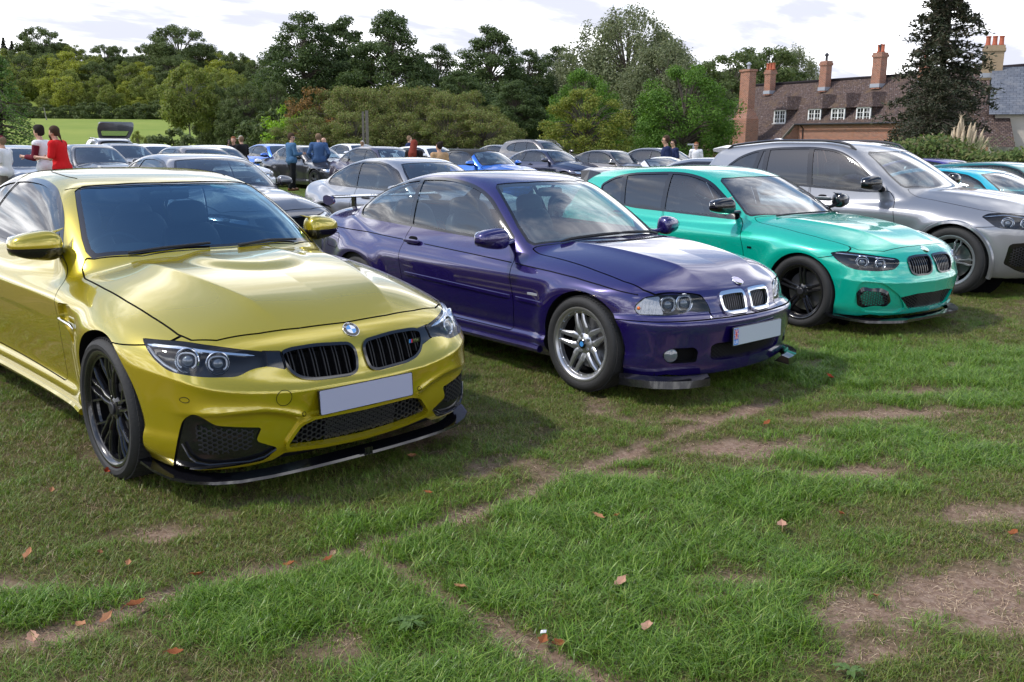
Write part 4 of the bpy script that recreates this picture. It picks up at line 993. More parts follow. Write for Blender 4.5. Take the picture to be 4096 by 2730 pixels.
def build_house():
    u = np.array([.427, -.904]); O = np.array([20.4*.977-.1, 66.])-u*8.5; ang = math.atan2(u[1], u[0])
    h = empty('brick_house', (O[0], O[1], 0), ang); tag(h, 'long red-brick house with dark tiled roof, dormers and tall chimneys', 'house')
    Lh = 24.; D = 6.6; ez, rz_ = 2.92, 5.95; T0 = 8.5     # T0: where the low swept roof stops
    # local x along the front, local y away from the viewer
    wl = uvmesh('wall', [[(T0, 0, 0), (Lh, 0, 0), (Lh, 0, ez+.2), (T0, 0, ez+.2)], [(T0, 0, 0), (T0, 0, ez+.2), (T0, -1.75, 1.15), (T0, -1.75, 0)], [(0, -1.75, 0), (T0, -1.75, 0), (T0, -1.75, 1.15), (0, -1.75, 1.15)],
        [(0, 6.6, 0), (0, -1.75, 0), (0, -1.75, 1.15), (0, 0, ez), (0, 3.0, rz_-.05), (0, 6.6, ez)], [(Lh, 0, 0), (Lh, 6.6, 0), (Lh, 6.6, ez), (Lh, 3.0, rz_-.05), (Lh, 0, ez)]], BRICK, h)
    rf = uvmesh('roof', [[(T0-.1, -.3, ez), (Lh+.2, -.3, ez), (Lh+.2, 3.0, rz_), (T0-.1, 3.0, rz_)], [(-.2, -2.1, 1.0), (T0-.1, -2.1, 1.0), (T0-.1, 3.0, rz_), (-.2, 3.0, rz_)], [(-.2, 3.0, rz_), (Lh+.2, 3.0, rz_), (Lh+.2, 6.9, ez-.1), (-.2, 6.9, ez-.1)]], TILE, h)
    MB().tube([(-.25, 3.0, rz_+.02), (12, 3.0, rz_-.02), (Lh+.25, 3.0, rz_+.03)], .12, 8).obj('ridge', TILE, rf, True)
    MB().box((T0-.12, -1.2, ez-.95), (.09, 2.5, .12), rotx(math.atan(.97))).obj('bargeboard', OAKW, rf)
    MB().tube([(T0, -.38, ez-.06), (Lh, -.38, ez-.06)], .06, 8).tube([(T0+.5, -.36, ez-.08), (T0+.5, -.06, ez-.35), (T0+.5, -.06, .1)], .04, 6).obj('gutter', CM['mesh'], rf, True)
    for t in (-1.96, 1.5, 3.67, 5.88): dormer(h, T0+t)
    # tall stepped outside stack at the left
    st = uvmesh('chimney', boxq(5.15, 6.65, -3.1, -2.0, 0, 3.2)+boxq(5.15, 6.65, -3.1, -2.0, 3.2, 3.9, .26)+boxq(5.41, 6.39, -2.84, -2.26, 3.9, 6.45)+boxq(5.34, 6.46, -2.91, -2.19, 6.45, 6.6), BRICK, h)
    MB().lathe([(.10, 0), (.10, .30), (.18, .31), (.18, .38), (.06, .5), (0, .5)], (5.9, -2.55, 6.6), k=12).obj('cowl', LEAD, st, True)
    chimney(h, T0-5.9, 2.2, 5.1, 6.95, .66, .52, 3); chimney(h, T0-.15, 2.2, 5.1, 7.2, .64, .50, 0, True); chimney(h, T0+4.7, 2.2, 5.1, 7.4, .74, .56, 2, True); chimney(h, T0+8.0, 2.6, 5.3, 6.7, .55, .5, 1)
    # slate-roofed building farther right
    b = empty('rendered_building', (24.3, 48.0, 0), math.radians(-25)); tag(b, 'cream rendered building with blue slate roof at the right edge', 'house')
    uvmesh('wall', [[(0, 0, 0), (9, 0, 0), (9, 0, 3.25), (0, 0, 3.25)], [(0, 7, 0), (0, 0, 0), (0, 0, 3.25), (0, 3.5, 5.55), (0, 7, 3.25)]], CREAM, b)
    uvmesh('roof', [[(-.3, -.35, 3.1), (9.2, -.35, 3.1), (9.2, 3.5, 5.65), (-.3, 3.5, 5.65)], [(-.3, 3.5, 5.65), (9.2, 3.5, 5.65), (9.2, 7.3, 3.1), (-.3, 7.3, 3.1)]], SLATE, b)
    buff = mat('buff_stack', (.36, .27, .17), .9, noise=(5, .6, (.25, .18, .12))); c = chimney(b, -.3, 3.6, 5.0, 6.75, 1.0, .8, 3, mt=buff)
    uvmesh('lean_to_roof', [[(-2.2, -1.5, 1.5), (1.0, -1.5, 1.5), (.6, .4, 3.3), (-1.0, .4, 3.9)]], TILE, b)
    g = uvmesh('outbuilding', boxq(1.0, 9.0, -6.6, -3.0, 0, 1.55), OAKW, None); g.location = (25.3, 48.0, 0); g.rotation_euler = (0, 0, math.radians(-14)); tag(g, 'low timber outbuilding with flat grey roof at the right edge', 'shed')
    uvmesh('flat_roof', boxq(.6, 9.4, -7.0, -2.6, 1.552, 1.72), LEAD, g)
build_house()
def build_posts():
    x, y = at_px(1462, 44); o = empty('wooden_post', (x, y, 0)); tag(o, 'tall grey twin wooden post in front of the hawthorn thicket', 'post')
    MB().box((-.10, 0, 2.0), (.10, .07, 1.7)).obj('board', OAKW, o); MB().box((.08, 0, 1.45), (.13, .12, 2.9)).obj('post', OAKW, o); MB().box((-.02, 0, 1.2), (.22, .03, .07)).obj('bracket', LEAD, o)
    x, y = at_px(192, 150); z = float(height(np.array([x]), np.array([y]))[0]); o = MB().tube([(0, 0, 0), (-.25, 0, 1.9)], [.10, .08], 7).obj('field_stake', BIRCH, None, True, loc=(x, y, z)); tag(o, 'pale leaning stake at the top of the green field', 'post')
    x, y = at_px(2775, 40); o = MB().tube([(0, 0, 0), (0, 0, 1.55)], .05, 8).tube([(0, 0, 1.5), (-.25, 0, 1.5)], .04, 6).obj('metal_post', LEAD, None, True, loc=(x, y, 0)); tag(o, 'pale metal gate post beside the man in the white shirt', 'post')
    # wire and rail fence along the back of the field
    f = empty('field_fence', (0, 0, 0)); tag(f, 'post and rail field fence behind the far parked cars', 'fence')
    for px in (1830, 1900, 1975, 2050, 2330, 2400, 2460):
        x, y = at_px(px, 47.5); MB().box((x, y, .62), (.10 if px < 2200 else .16, .10, 1.24)).obj('post', OAKW, f)
    for a, b in (((1790), (2090)), ((2300), (2480))):
        for z in (.35, .75, 1.15):
            p, q = at_px(a, 47.5), at_px(b, 47.5); MB().box(((p[0]+q[0])/2, 47.5-.07, z), (q[0]-p[0], .02, .035)).obj('rail', LEAD, f)
build_posts()
# ------------------------------------------------------------------ trees and shrubs
def unit(rng, n):
    v = rng.normal(0, 1, (n, 3)); return v/np.linalg.norm(v, axis=1, keepdims=True)
def leaves(C, Nn, size, rng, aspect=.55, droop=0., fold=.25):
    """one folded rhomb per leaf: 2 triangles sharing the midrib"""
    n = len(C); s = size*rng.uniform(.6, 1.35, n)[:, None]
    nrm = Nn+.75*unit(rng, n); nrm /= np.linalg.norm(nrm, axis=1, keepdims=True)
    t = unit(rng, n); t[:, 2] -= droop; t -= nrm*np.einsum('ij,ij->i', t, nrm)[:, None]; t /= np.linalg.norm(t, axis=1, keepdims=True)+1e-9; b = np.cross(nrm, t)
    V = np.stack([C-t*s*.5, C+b*s*aspect*.5-nrm*s*fold*.3, C+t*s*.5, C-b*s*aspect*.5-nrm*s*fold*.3], 1).reshape(-1, 3); k = np.arange(n)*4
    return V, np.concatenate([np.stack([k, k+1, k+2], 1), np.stack([k, k+2, k+3], 1)])
def tree_mesh(seed, h, cw, base, nclump, nleaf, size, prof, clump=.9, flat=.75, droop=0., trunk=.22, fork=.35, wood=True, up=.35, jitter=.16, lean=0.):
    """returns (trunk MB, leaf V, leaf T). prof: relative radius over relative crown height"""
    rng = np.random.default_rng(seed); P = np.array(prof, float)
    # clump centres: near the envelope surface, with gaps
    u = rng.uniform(0, 1, nclump*3); r = np.interp(u, P[:, 0], P[:, 1]); keep = rng.uniform(0, 1, len(u)) < (.15+.85*r/r.max()); u, r = u[keep][:nclump], r[keep][:nclump]
    n = len(u); th = rng.uniform(0, 2*np.pi, n); lob = 1+jitter*np.sin(th*3+seed)+jitter*.8*np.sin(th*5+2*seed+u*7)
    rr = r*cw/2*lob*rng.uniform(.45, 1.0, n)**.55
    zc = base+(h-base)*u*1.0; C = np.stack([rr*np.cos(th)+lean*u*h, rr*np.sin(th), zc], 1)
    cs = clump*rng.uniform(.6, 1.3, n)*(.65+.5*(1-u))
    m = MB(); tz = base+(h-base)*fork
    m.tube([(0, 0, -.3), (.02*h*.2, 0, base*.5), (lean*base*.3, .01*h, base), (lean*h*.3, 0, tz), (lean*h*.7, 0, base+(h-base)*.85)], [trunk*1.35, trunk, trunk*.9, trunk*.55, trunk*.12], 8)
    if wood:
        for i in range(n):
            z0 = max(base*.7, min(tz+.25*(zc[i]-tz), zc[i]-.35*rr[i])) if rr[i] > .3 else zc[i]-.3
            f = np.clip((z0-base)/(h-base), 0, 1); p0 = np.array([lean*f*h*.8, 0, z0]); p2 = C[i]; p1 = p0*.45+p2*.55+np.array([0, 0, up*rr[i]*.35-.1*droop*rr[i]])
            m.tube([p0, p1, p2], [trunk*.30*(1-.6*f)+.01, trunk*.16*(1-.5*f)+.008, .010], 5, cap=False)
    # leaves spread through each clump, denser to its outside
    k = rng.choice(n, nleaf, p=cs**2/np.sum(cs**2)); d = unit(rng, nleaf); rad = rng.uniform(0, 1, nleaf)**.42
    off = d*rad[:, None]*cs[k][:, None]*np.array([1, 1, flat]); off[:, 2] -= droop*rad*cs[k]*rng.uniform(0, 1.2, nleaf)
    L_ = C[k]+off; Nn = d*.7+np.array([0, 0, .55])
    V, T = leaves(L_, Nn, size, rng, droop=droop)
    return m, V, T
TREES = {}
ROUND = [(0, .55), (.15, .85), (.4, 1), (.65, .92), (.85, .62), (1, .18)]
TALL = [(0, .5), (.2, .85), (.4, 1.), (.6, .82), (.8, .5), (.93, .28), (1, .08)]
DOME = [(0, .8), (.3, 1), (.6, .93), (.85, .65), (1, .2)]
BUSH = [(0, .95), (.4, 1), (.75, .8), (1, .25)]
CONE = [(0, .85), (.15, 1), (.4, .75), (.7, .42), (.9, .18), (1, .03)]
def proto(key, lm, bark=None, **k):
    m, V, T = tree_mesh(**k); TREES[key] = (m.mesh('trunk', bark or BARK, True), mesh_np('crown', V, T, lm, smooth=False), k['h'])
def plant(name, key, x, y, z, h, rz, label, cat, group=None, sx=1.):
    t, c, h0 = TREES[key]; s = h/h0; r = link(name, None, None, (x, y, z), (0, 0, rz), (s*sx, s*sx, s)); link('trunk', t, r); link('crown', c, r); tag(r, label, cat, group); return r
LM = dict(
 alder=leaf_mat('alder_leaf', [(.024, .038, .014), (.038, .058, .019), (.052, .076, .024), (.030, .050, .016), (.075, .096, .034)], .32),
 oak=leaf_mat('oak_leaf', [(.030, .062, .010), (.052, .105, .016), (.075, .140, .022), (.040, .084, .012), (.10, .165, .03)], .30),
 cherry=leaf_mat('cherry_leaf', [(.050, .072, .012), (.095, .120, .020), (.14, .15, .028), (.07, .095, .016), (.17, .155, .03)], .30),
 willow=leaf_mat('willow_leaf', [(.060, .075, .036), (.085, .102, .050), (.115, .128, .070), (.075, .088, .034), (.15, .155, .095)], .32),
 thorn=leaf_mat('hawthorn_leaf', [(.048, .066, .018), (.085, .108, .026), (.115, .140, .034), (.080, .068, .028), (.13, .110, .042), (.062, .092, .022), (.15, .165, .05)], .28),
 rust=leaf_mat('rust_leaf', [(.10, .055, .022), (.15, .085, .03), (.085, .065, .022), (.18, .10, .03)], .25),
 lime=leaf_mat('lime_leaf', [(.085, .150, .016), (.13, .215, .024), (.17, .26, .035), (.10, .17, .02)], .35),
 hill=leaf_mat('hill_leaf', [(.070, .090, .020), (.10, .13, .026), (.135, .16, .032), (.085, .10, .03), (.165, .165, .04)], .32),
 hill2=leaf_mat('hill_leaf_gold', [(.12, .145, .024), (.165, .19, .032), (.20, .205, .036), (.14, .15, .034)], .34),
 hilld=leaf_mat('hill_leaf_dark', [(.036, .052, .019), (.054, .076, .024), (.072, .094, .031), (.06, .07, .024)], .30),
 fir=leaf_mat('fir_needle', [(.016, .022, .012), (.026, .032, .017), (.036, .038, .022), (.045, .035, .022)], .12),
 cypress=leaf_mat('cypress_spray', [(.045, .080, .020), (.070, .120, .028), (.095, .150, .034), (.05, .09, .03)], .22),
 hedge=leaf_mat('hedge_leaf', [(.030, .052, .014), (.055, .088, .022), (.080, .115, .028), (.042, .070, .018), (.115, .125, .038), (.09, .08, .04)], .30, gain=1.5))
def conifer_mesh(seed, h, w_, base, tiers, per, nleaf, size, open_=0., drp=.25):
    """whorled branches carrying flat sprays"""
    rng = np.random.default_rng(seed); m = MB(); m.tube([(0, 0, -.3), (0, 0, h*.5), (.05, 0, h)], [w_*.055, w_*.036, .02], 8); Cs = []; Ns = []
    for i in range(tiers):
        f = (i+.5)/tiers; z = base+(h-base)*f; R_ = w_/2*np.interp(f, [0, .12, .35, .7, 1], [.85, 1, .92, .55, .06])*rng.uniform(.75, 1.15)
        for j in range(per):
            a = rng.uniform(0, 2*np.pi); r = R_*rng.uniform(.6, 1.15); e = np.array([r*math.cos(a), r*math.sin(a), z-drp*r*rng.uniform(.5, 1.3)+.10*r]); p0 = np.array([0, 0, z]); mid = (p0+e)/2+np.array([0, 0, .10*r]); m.tube([p0, mid, e], [.035+.004*r, .022, .006], 4, cap=False)
            k = max(4, int(nleaf/(tiers*per)*(r/R_))); t = rng.uniform(.18, 1, k)**.8; q = (1-t)[:, None]**2*p0+2*(t*(1-t))[:, None]*mid+(t**2)[:, None]*e
            q = q+rng.normal(0, 1, (k, 3))*np.stack([.10*r*(1.1-t)+.10, .10*r*(1.1-t)+.10, .05+.03*r+0*t], 1); q[:, 2] -= rng.uniform(0, .16, k)*(1+drp); Cs.append(q); Ns.append(np.tile([0, 0, .8], (k, 1)))
    C = np.concatenate(Cs); V, T = leaves(C, np.concatenate(Ns), size, rng, .42, .4); return m, V, T
def build_trees():
    proto('alder', LM['alder'], seed=2, h=14, cw=9.5, base=2.2, nclump=170, nleaf=52000, size=.25, prof=TALL, clump=1.35, flat=.55, trunk=.30, fork=.5)
    proto('alder2', LM['alder'], seed=9, h=14, cw=8.5, base=1.5, nclump=150, nleaf=46000, size=.25, prof=TALL, clump=1.3, flat=.55, trunk=.28, fork=.5)
    proto('oak', LM['oak'], seed=4, h=5.6, cw=5.4, base=.7, nclump=130, nleaf=34000, size=.12, prof=ROUND, clump=.62, flat=.8, trunk=.16, jitter=.08)
    proto('cherry', LM['cherry'], seed=6, h=5, cw=5.6, base=.5, nclump=120, nleaf=25000, size=.13, prof=DOME, clump=.62, flat=.6, trunk=.12, up=.6)
    proto('willow', LM['willow'], seed=8, h=13.5, cw=13, base=1.5, nclump=190, nleaf=72000, size=.28, prof=DOME, clump=1.55, flat=1.0, droop=.5, trunk=.4, jitter=.12)
    proto('thorn', LM['thorn'], seed=12, h=4.6, cw=5.2, base=.1, nclump=105, nleaf=32000, size=.11, prof=BUSH, clump=.58, flat=.8, trunk=.10, jitter=.26)
    proto('rust', LM['rust'], seed=13, h=4.0, cw=3.2, base=.1, nclump=40, nleaf=5000, size=.13, prof=BUSH, clump=.5, flat=.8, trunk=.08)
    proto('lime', LM['lime'], seed=14, h=2.6, cw=2.2, base=.1, nclump=40, nleaf=4200, size=.11, prof=BUSH, clump=.34, flat=1.0, trunk=.05)
    proto('hill', LM['hill'], BIRCH, seed=15, h=12, cw=8.5, base=4.2, nclump=85, nleaf=19000, size=.35, prof=ROUND, clump=1.4, flat=.7, trunk=.16, up=.5)
    proto('hill2', LM['hill2'], BIRCH, seed=16, h=11, cw=8, base=3.2, nclump=80, nleaf=18000, size=.35, prof=ROUND, clump=1.35, flat=.7, trunk=.15, up=.5)
    proto('hilld', LM['hilld'], seed=17, h=15, cw=13, base=3.0, nclump=150, nleaf=38000, size=.38, prof=DOME, clump=1.5, flat=.6, trunk=.40, lean=.05)
    proto('under', LM['hilld'], seed=18, h=4.5, cw=7, base=.1, nclump=45, nleaf=5500, size=.44, prof=BUSH, clump=.95, flat=.8, trunk=.08, wood=False)
    m, V, T = conifer_mesh(3, 15.0, 5.6, .5, 34, 8, 30000, .27, drp=.30); TREES['fir'] = (m.mesh('trunk', BARK, True), mesh_np('crown', V, T, LM['fir'], smooth=False), 15.0)
    m, V, T = conifer_mesh(5, 6.5, 5.2, .2, 20, 8, 11000, .17, drp=.45); TREES['cypress'] = (m.mesh('trunk', BARK, True), mesh_np('crown', V, T, LM['cypress'], smooth=False), 6.5)
    m, V, T = conifer_mesh(7, 6.0, 5.4, .2, 26, 10, 26000, .15, drp=.2); TREES['yew'] = (m.mesh('trunk', BARK, True), mesh_np('crown', V, T, LM['fir'], smooth=False), 6.0)
    rng = np.random.default_rng(77)
    def pt(name, key, px, d, topy, label, cat='tree', group=None, rz=None, sx=1., z=0.):
        x, y = at_px(px, d); zg = float(height(np.array([x]), np.array([y]))[0]) if z is None else z
        return plant(name, key, x, y, zg, top_z(topy, d, px)-zg, rng.uniform(0, 6.28) if rz is None else rz, label, cat, group, sx)
    # tall alders and the silver willow
    pt('alder_tree', 'alder', 1225, 92, 70, 'tall dark alder, left one of the pair above the hawthorn thicket', rz=.3, sx=1.12)
    pt('alder_tree', 'alder2', 1385, 96, 88, 'dark alder with flat top just right of the tallest left alder', rz=2.1)
    pt('alder_tree', 'alder2', 1565, 90, 62, 'tall narrow alder with its trunk showing, centre of the tree line', rz=4.0, sx=1.05)
    pt('alder_tree', 'alder', 1750, 98, 190, 'lower rounded alder between the two tall groups of alders', rz=1.2)
    pt('alder_tree', 'alder2', 1960, 88, 122, 'pointed dark alder left of the silver willow', rz=5.2, sx=1.15)
    pt('alder_tree', 'alder', 2105, 92, 210, 'dark alder close beside the left flank of the silver willow', rz=.9, sx=1.1)
    pt('alder_tree', 'alder', 1850, 76, 290, 'broad dark tree low behind the right end of the thicket', rz=2.9, sx=1.4)
    pt('alder_tree', 'alder2', 2060, 72, 330, 'dark low tree behind the yellow-green bushy tree', rz=2.2, sx=1.35)
    pt('alder_tree', 'alder', 2235, 105, 195, 'small dark tree half hidden behind the silver willow', rz=3.3)
    pt('willow_tree', 'willow', 2500, 92, 55, 'great silver-green willow, highest crown in the middle right', rz=.6, sx=1.0)
    pt('willow_tree', 'willow', 2640, 84, 190, 'smaller willow in front of the great silver one, right side', rz=2.4, sx=.95)
    pt('alder_tree', 'hilld', 2900, 112, 215, 'dark leafy tree behind the left end of the brick house', rz=1.0)
    pt('alder_tree', 'hilld', 3040, 120, 190, 'dark tree whose crown shows above the house roof', rz=2.0)
    pt('alder_tree', 'willow', 3150, 128, 205, 'pale green tree farthest right above the house roof', rz=3.0, sx=.8)
    pt('alder_tree', 'hilld', 2790, 100, 260, 'dark tree between the willow and the round oak', rz=4.0)
    pt('oak_tree', 'oak', 2735, 46, 268, 'round bright green oak left of the brick house', rz=.5, sx=.97)
    pt('oak_tree', 'oak', 2330, 62, 285, 'green oak top behind the yellow-green bushy tree', rz=2.5, sx=.8)
    pt('cherry_tree', 'cherry', 2345, 44, 368, 'yellow-green bushy tree with drooping leaves behind the parked cars', rz=1.3, sx=1.0)
    # left of centre
    pt('broadleaf_tree', 'hill', 760, 74, 262, 'bushy mid-green tree at the right end of the green field', rz=.4, sx=.80)
    pt('broadleaf_tree', 'hilld', 850, 78, 330, 'dark tree right beside the bushy tree at the field edge', rz=1.9, sx=.62)
    pt('broadleaf_tree', 'hilld', 980, 72, 335, 'dark tree with brownish top left of the lime-green shrub', rz=.2, sx=.75)
    pt('broadleaf_tree', 'under', 690, 62, 520, 'grey-green willow bush at the end of the green field', 'shrub', rz=.9, sx=1.1)
    pt('broadleaf_tree', 'hilld', 1105, 76, 330, 'dark bush tree behind the lime-green shrub', rz=2.6, sx=.55)
    pt('shrub', 'lime', 1155, 58, 432, 'bright lime-green shrub left of the hawthorn thicket', 'shrub', rz=.4, sx=1.1)
    pt('shrub', 'under', 1085, 62, 450, 'dull green bush left of the lime-green shrub', 'shrub', rz=1.4, sx=.9)
    pt('shrub', 'rust', 1265, 57, 362, 'rust-coloured bush at the left end of the hawthorn thicket', 'shrub', rz=1.0)
    lab = 'olive-brown hawthorn bush in the long thicket behind the parked cars'
    for i, px in enumerate(np.linspace(1330, 1945, 9)): pt('hawthorn_bush', 'thorn', px, 56+rng.uniform(-2.5, 2.5), [366, 348, 358, 342, 362, 352, 374, 368, 425][i], lab, 'shrub', 'hawthorn thicket', sx=.86)
    for i, px in enumerate((1230, 1420, 1600, 1790, 1930)): pt('hawthorn_bush', 'thorn', px, 51, 455+rng.uniform(-15, 15), lab, 'shrub', 'hawthorn thicket', sx=1.25)
    # small sapling on the field
    pt('sapling', 'cherry', 548, 48, 528, 'thin young sapling in front of the green field', 'tree', sx=.45)
    # hillside wood
    hl = 'leafy tree in the wood on the hillside beyond the green field'
    for row, (d, n, t0, t1, keys) in enumerate(((172, 14, 310, 380, ('hill', 'hill2', 'hill')), (184, 13, 262, 315, ('hill2', 'hill', 'hill')), (198, 13, 222, 270, ('hill', 'hill2', 'hilld')), (215, 13, 195, 235, ('hilld', 'hill2', 'hill')), (232, 12, 175, 215, ('hilld', 'hill', 'hilld')))):
        for i in range(n):
            px = -120+(1240/n)*(i+.5)+rng.uniform(-30, 30); x, y = at_px(px, d); zg = 1.618+(561-(500-14*row))/3690*d-2.0*row*0
            zg = float(height(np.array([x]), np.array([y]))[0]); ty = rng.uniform(t0, t1)+(30 if 450 < px < 620 else 0)+(40 if px > 950 else 0)
            plant('hillside_tree', keys[i % 3], x, y, zg, top_z(ty, d, px)-zg, rng.uniform(0, 6.28), hl, 'tree', 'hillside wood', 1.0)
    for i in range(16):
        px = -100+75*i+rng.uniform(-20, 20); x, y = at_px(px, 166); zg = float(height(np.array([x]), np.array([y]))[0]); plant('understorey_bush', 'under', x, y, zg, rng.uniform(2.2, 3.4), rng.uniform(0, 6.28), 'dark bush along the foot of the hillside wood', 'shrub', 'bushes at the foot of the wood', 1.2)
    for px, ty, d, lab_, sx in ((205, 118, 232, 'round oak standing out on the skyline at the far left', .9), (745, 112, 212, 'broad wind-swept oak on the skyline above the green field', 1.05), (610, 185, 224, 'dark oak left of the broad wind-swept one on the skyline', .8), (960, 215, 210, 'dark tree on the skyline left of the tall alders', .8), (1040, 245, 206, 'skyline tree touching the tall alders on their left', .7), (500, 190, 236, 'small dark tree on the skyline above the middle of the wood', .7)):
        x, y = at_px(px, d); zg = float(height(np.array([x]), np.array([y]))[0]); plant('skyline_oak', 'hilld', x, y, zg, top_z(ty, d, px)-zg, px, lab_, 'tree', None, sx)
    for px, ty, lab_ in ((52, 158, 'left one of two small spiky firs on the far skyline'), (84, 170, 'right one of two small spiky firs on the far skyline')):
        x, y = at_px(px, 245); zg = float(height(np.array([x]), np.array([y]))[0]); plant('skyline_fir', 'fir', x, y, zg, top_z(ty, 245, px)-zg, px, lab_, 'tree', None, 1.0)
    # conifers near
    x, y = at_px(5, 42); plant('cypress_tree', 'cypress', x, y, 0, top_z(225, 42), .4, 'feathery green cypress at the left edge of the picture', 'tree', None, 1.05)
    x, y = at_px(3740, 43); plant('fir_tree', 'fir', x, y, 0, top_z(-330, 43), 1.1, 'tall dark fir with sparse top in front of the brick house', 'tree', None, 1.08)
    x, y = at_px(3725, 40.5); plant('yew_tree', 'yew', x, y, 0, top_z(255, 40.5), 2.1, 'dense low dark yew at the foot of the tall fir', 'tree', None, 1.0)
build_trees()
def build_hedges():
    rng = np.random.default_rng(8)
    def hedge(name, x0, y0, x1, y1, h, w_, n, size, lm, label, top=.25):
        L_ = math.hypot(x1-x0, y1-y0); t = rng.uniform(0, 1, n); a = rng.uniform(-1, 1, n); z = rng.uniform(0, 1, n)
        hh = h*(1+top*(vnoise(t*L_, 0*t, 1.3, 5)-.5)*2); k = rng.integers(0, 3, n)
        z = np.where(k == 0, hh*rng.uniform(.86, 1.04, n), hh*z); a = np.where(k == 1, np.sign(a)*rng.uniform(.8, 1.1, n), a)
        ux, uy = (x1-x0)/L_, (y1-y0)/L_; C = np.stack([x0+ux*L_*t-uy*a*w_/2, y0+uy*L_*t+ux*a*w_/2, z], 1)+rng.normal(0, .05, (n, 3)); Nn = np.stack([-uy*a, ux*a, .7+0*a], 1)
        V, T = leaves(C, Nn, size, rng); o = link(name, None, None, (x0, y0, 0)); V = V-np.array([x0, y0, 0]); link('foliage', mesh_np('foliage', V, T, lm, smooth=False), o)
        m = MB()
        for i in range(int(L_/.5)): 
            q = np.array([ux*.5*i, uy*.5*i, 0]); m.tube([q, q+rng.normal(0, .12, 3)+(0, 0, h*.45), q+rng.normal(0, .25, 3)+(0, 0, h*.85)], [.025, .016, .006], 5)
        m.obj('stems', BARK, o, True); tag(o, label, 'hedge'); return o
    a, b = at_px(3555, 27), at_px(4350, 24); hedge('garden_hedge', *a, *b, 1.62, 1.5, 12000, .12, LM['hedge'], 'loose leafy garden hedge at the right behind the parked cars', .55)
    a, b = at_px(2475, 46), at_px(2650, 46); hedge('clipped_hedge', *a, *b, 1.75, 1.2, 3500, .07, LM['oak'], 'small clipped dark green hedge under the round oak', .05)
    a, b = at_px(2060, 47), at_px(2480, 46); hedge('rough_growth', *a, *b, 1.35, 1.2, 3000, .10, LM['cherry'], 'rough weeds and brambles along the wire fence', .5)
    a, b = at_px(2780, 48), at_px(3010, 50); hedge('rough_growth', *a, *b, 1.5, 1.2, 2200, .10, LM['rust'], 'rusty brambles below the tall brick chimney', .5)
build_hedges()
def build_pampas():
    rng = np.random.default_rng(4); x, y = at_px(3835, 30); o = link('pampas_grass', None, None, (x, y, 0)); tag(o, 'pampas grass clump with buff feathery plumes by the hedge', 'plant')
    gm = leaf_mat('pampas_blade', [(.07, .10, .04), (.11, .13, .06), (.16, .17, .09)], .2); pm = mat('pampas_plume', (.46, .36, .25), .9, noise=(30, .6, (.62, .52, .38)), spec=.1)
    m = MB()
    for i in range(260):
        a = rng.uniform(0, 6.28); r = rng.uniform(.6, 1.5); h = rng.uniform(1.0, 1.9); p = np.array([rng.normal(0, .2), rng.normal(0, .2), 0]); d = np.array([math.cos(a), math.sin(a), 0]); m.tube([p, p+d*r*.25+(0, 0, h*.75), p+d*r*.65+(0, 0, h), p+d*r+(0, 0, h*.75)], [.012, .010, .007, .002], 3, cap=False)
    m.obj('leaves', gm, o)
    pl = [(-1.05, 1.86), (-.82, 1.95), (-.52, 1.97), (-.22, 2.05), (-.05, 2.30), (.02, 2.52), (.10, 2.38), (.16, 2.2), (.24, 2.3), (.33, 2.18), (.42, 2.08), (.5, 2.3), (.62, 2.1), (.78, 1.9), (-.12, 2.15), (.06, 2.1), (.9, 1.85)]
    for i, (dx, z) in enumerate(pl):
        m = MB(); tip = np.array([dx*1.1, rng.normal(0, .15), z]); b = np.array([dx*.3, 0, 0]); low = b*.28+tip*.72+np.array([0, 0, -.02]); m.tube([b, low], .008, 4)
        pts = [low, low*.7+tip*.3, low*.35+tip*.65, tip]; m.tube(pts, [.012, .055, .05, .008], 7)
        for _ in range(14): q = low+(tip-low)*rng.uniform(.05, .95); e = q+rng.normal(0, .05, 3)+(tip-low)*.12; m.tube([q, e], [.010, .002], 3)
        m.obj('plume', pm, o)
build_pampas()
# ------------------------------------------------------------------ yellow coupe-cabriolet
PAINT_Y = mat('yellow_paint', (.44, .350, .006), .22, .5, 1., crough=.015)
def shut_poly_line(p): return np.array(p, float)
def headlight_m4(c, how, HL):
    """sculpted lamp: recess, bezel, chrome brow, two projectors with light rings, clear lens"""
    ins, sg = c.take(c.phi(HL, how))
    D = -ins[1]*.055
    fl = (ins[0]+D, ins[1], ins[2]); wl = make_walls(ins[0], sg, D)
    H = c.emit('headlight', join(fl, wl), CM['mesh'], True)
    c.emit('lens', push(ins, .002), CM['lens'], True, H)
    return H
def lamp_ring(c, how, u, v, r, H, depth=.03, name='light_ring', flatb=.8, th=.0045):
    p = c.su(u, v, how); n = c.nrm(p); n = np.array([n[0], n[1], n[2]*.3]); n /= np.linalg.norm(n); right = np.cross((0, 0, 1), n); right /= np.linalg.norm(right); up = np.cross(n, right)
    q = p-n*depth
    a = np.radians(np.array([-60, -30, 0, 30, 60, 90, 120, 150, 180, 210, 240]))+.0
    a = np.radians(np.linspace(-62, 242, 26))
    ca, sa = np.cos(a), np.sin(a); ca = np.sign(ca)*np.abs(ca)**.75; sa = np.sign(sa)*np.abs(sa)**.75
    pts = q+right*(ca*r)[:, None]+up*(sa*r*flatb)[:, None]
    c.put(name, MB().tube(pts, th, 6), CM['drl'], True, H)
    R = np.stack([right, up, n], 1)
    c.put('bezel', MB().lathe([(r*1.12, -.004), (r*1.28, .006), (r*1.36, .002), (r*1.34, -.02)], q, k=28, R=R), CM['reflector'], True, H)
    c.put('projector', MB().lathe([(r*.80, -.012), (r*.72, .0), (r*.66, -.006)], q, k=24, R=R).add(*superq(q-n*.012, (r*.66, r*.62, r*.5), 1, 1, R)), CM['bulb'], True, H)
    return q, R
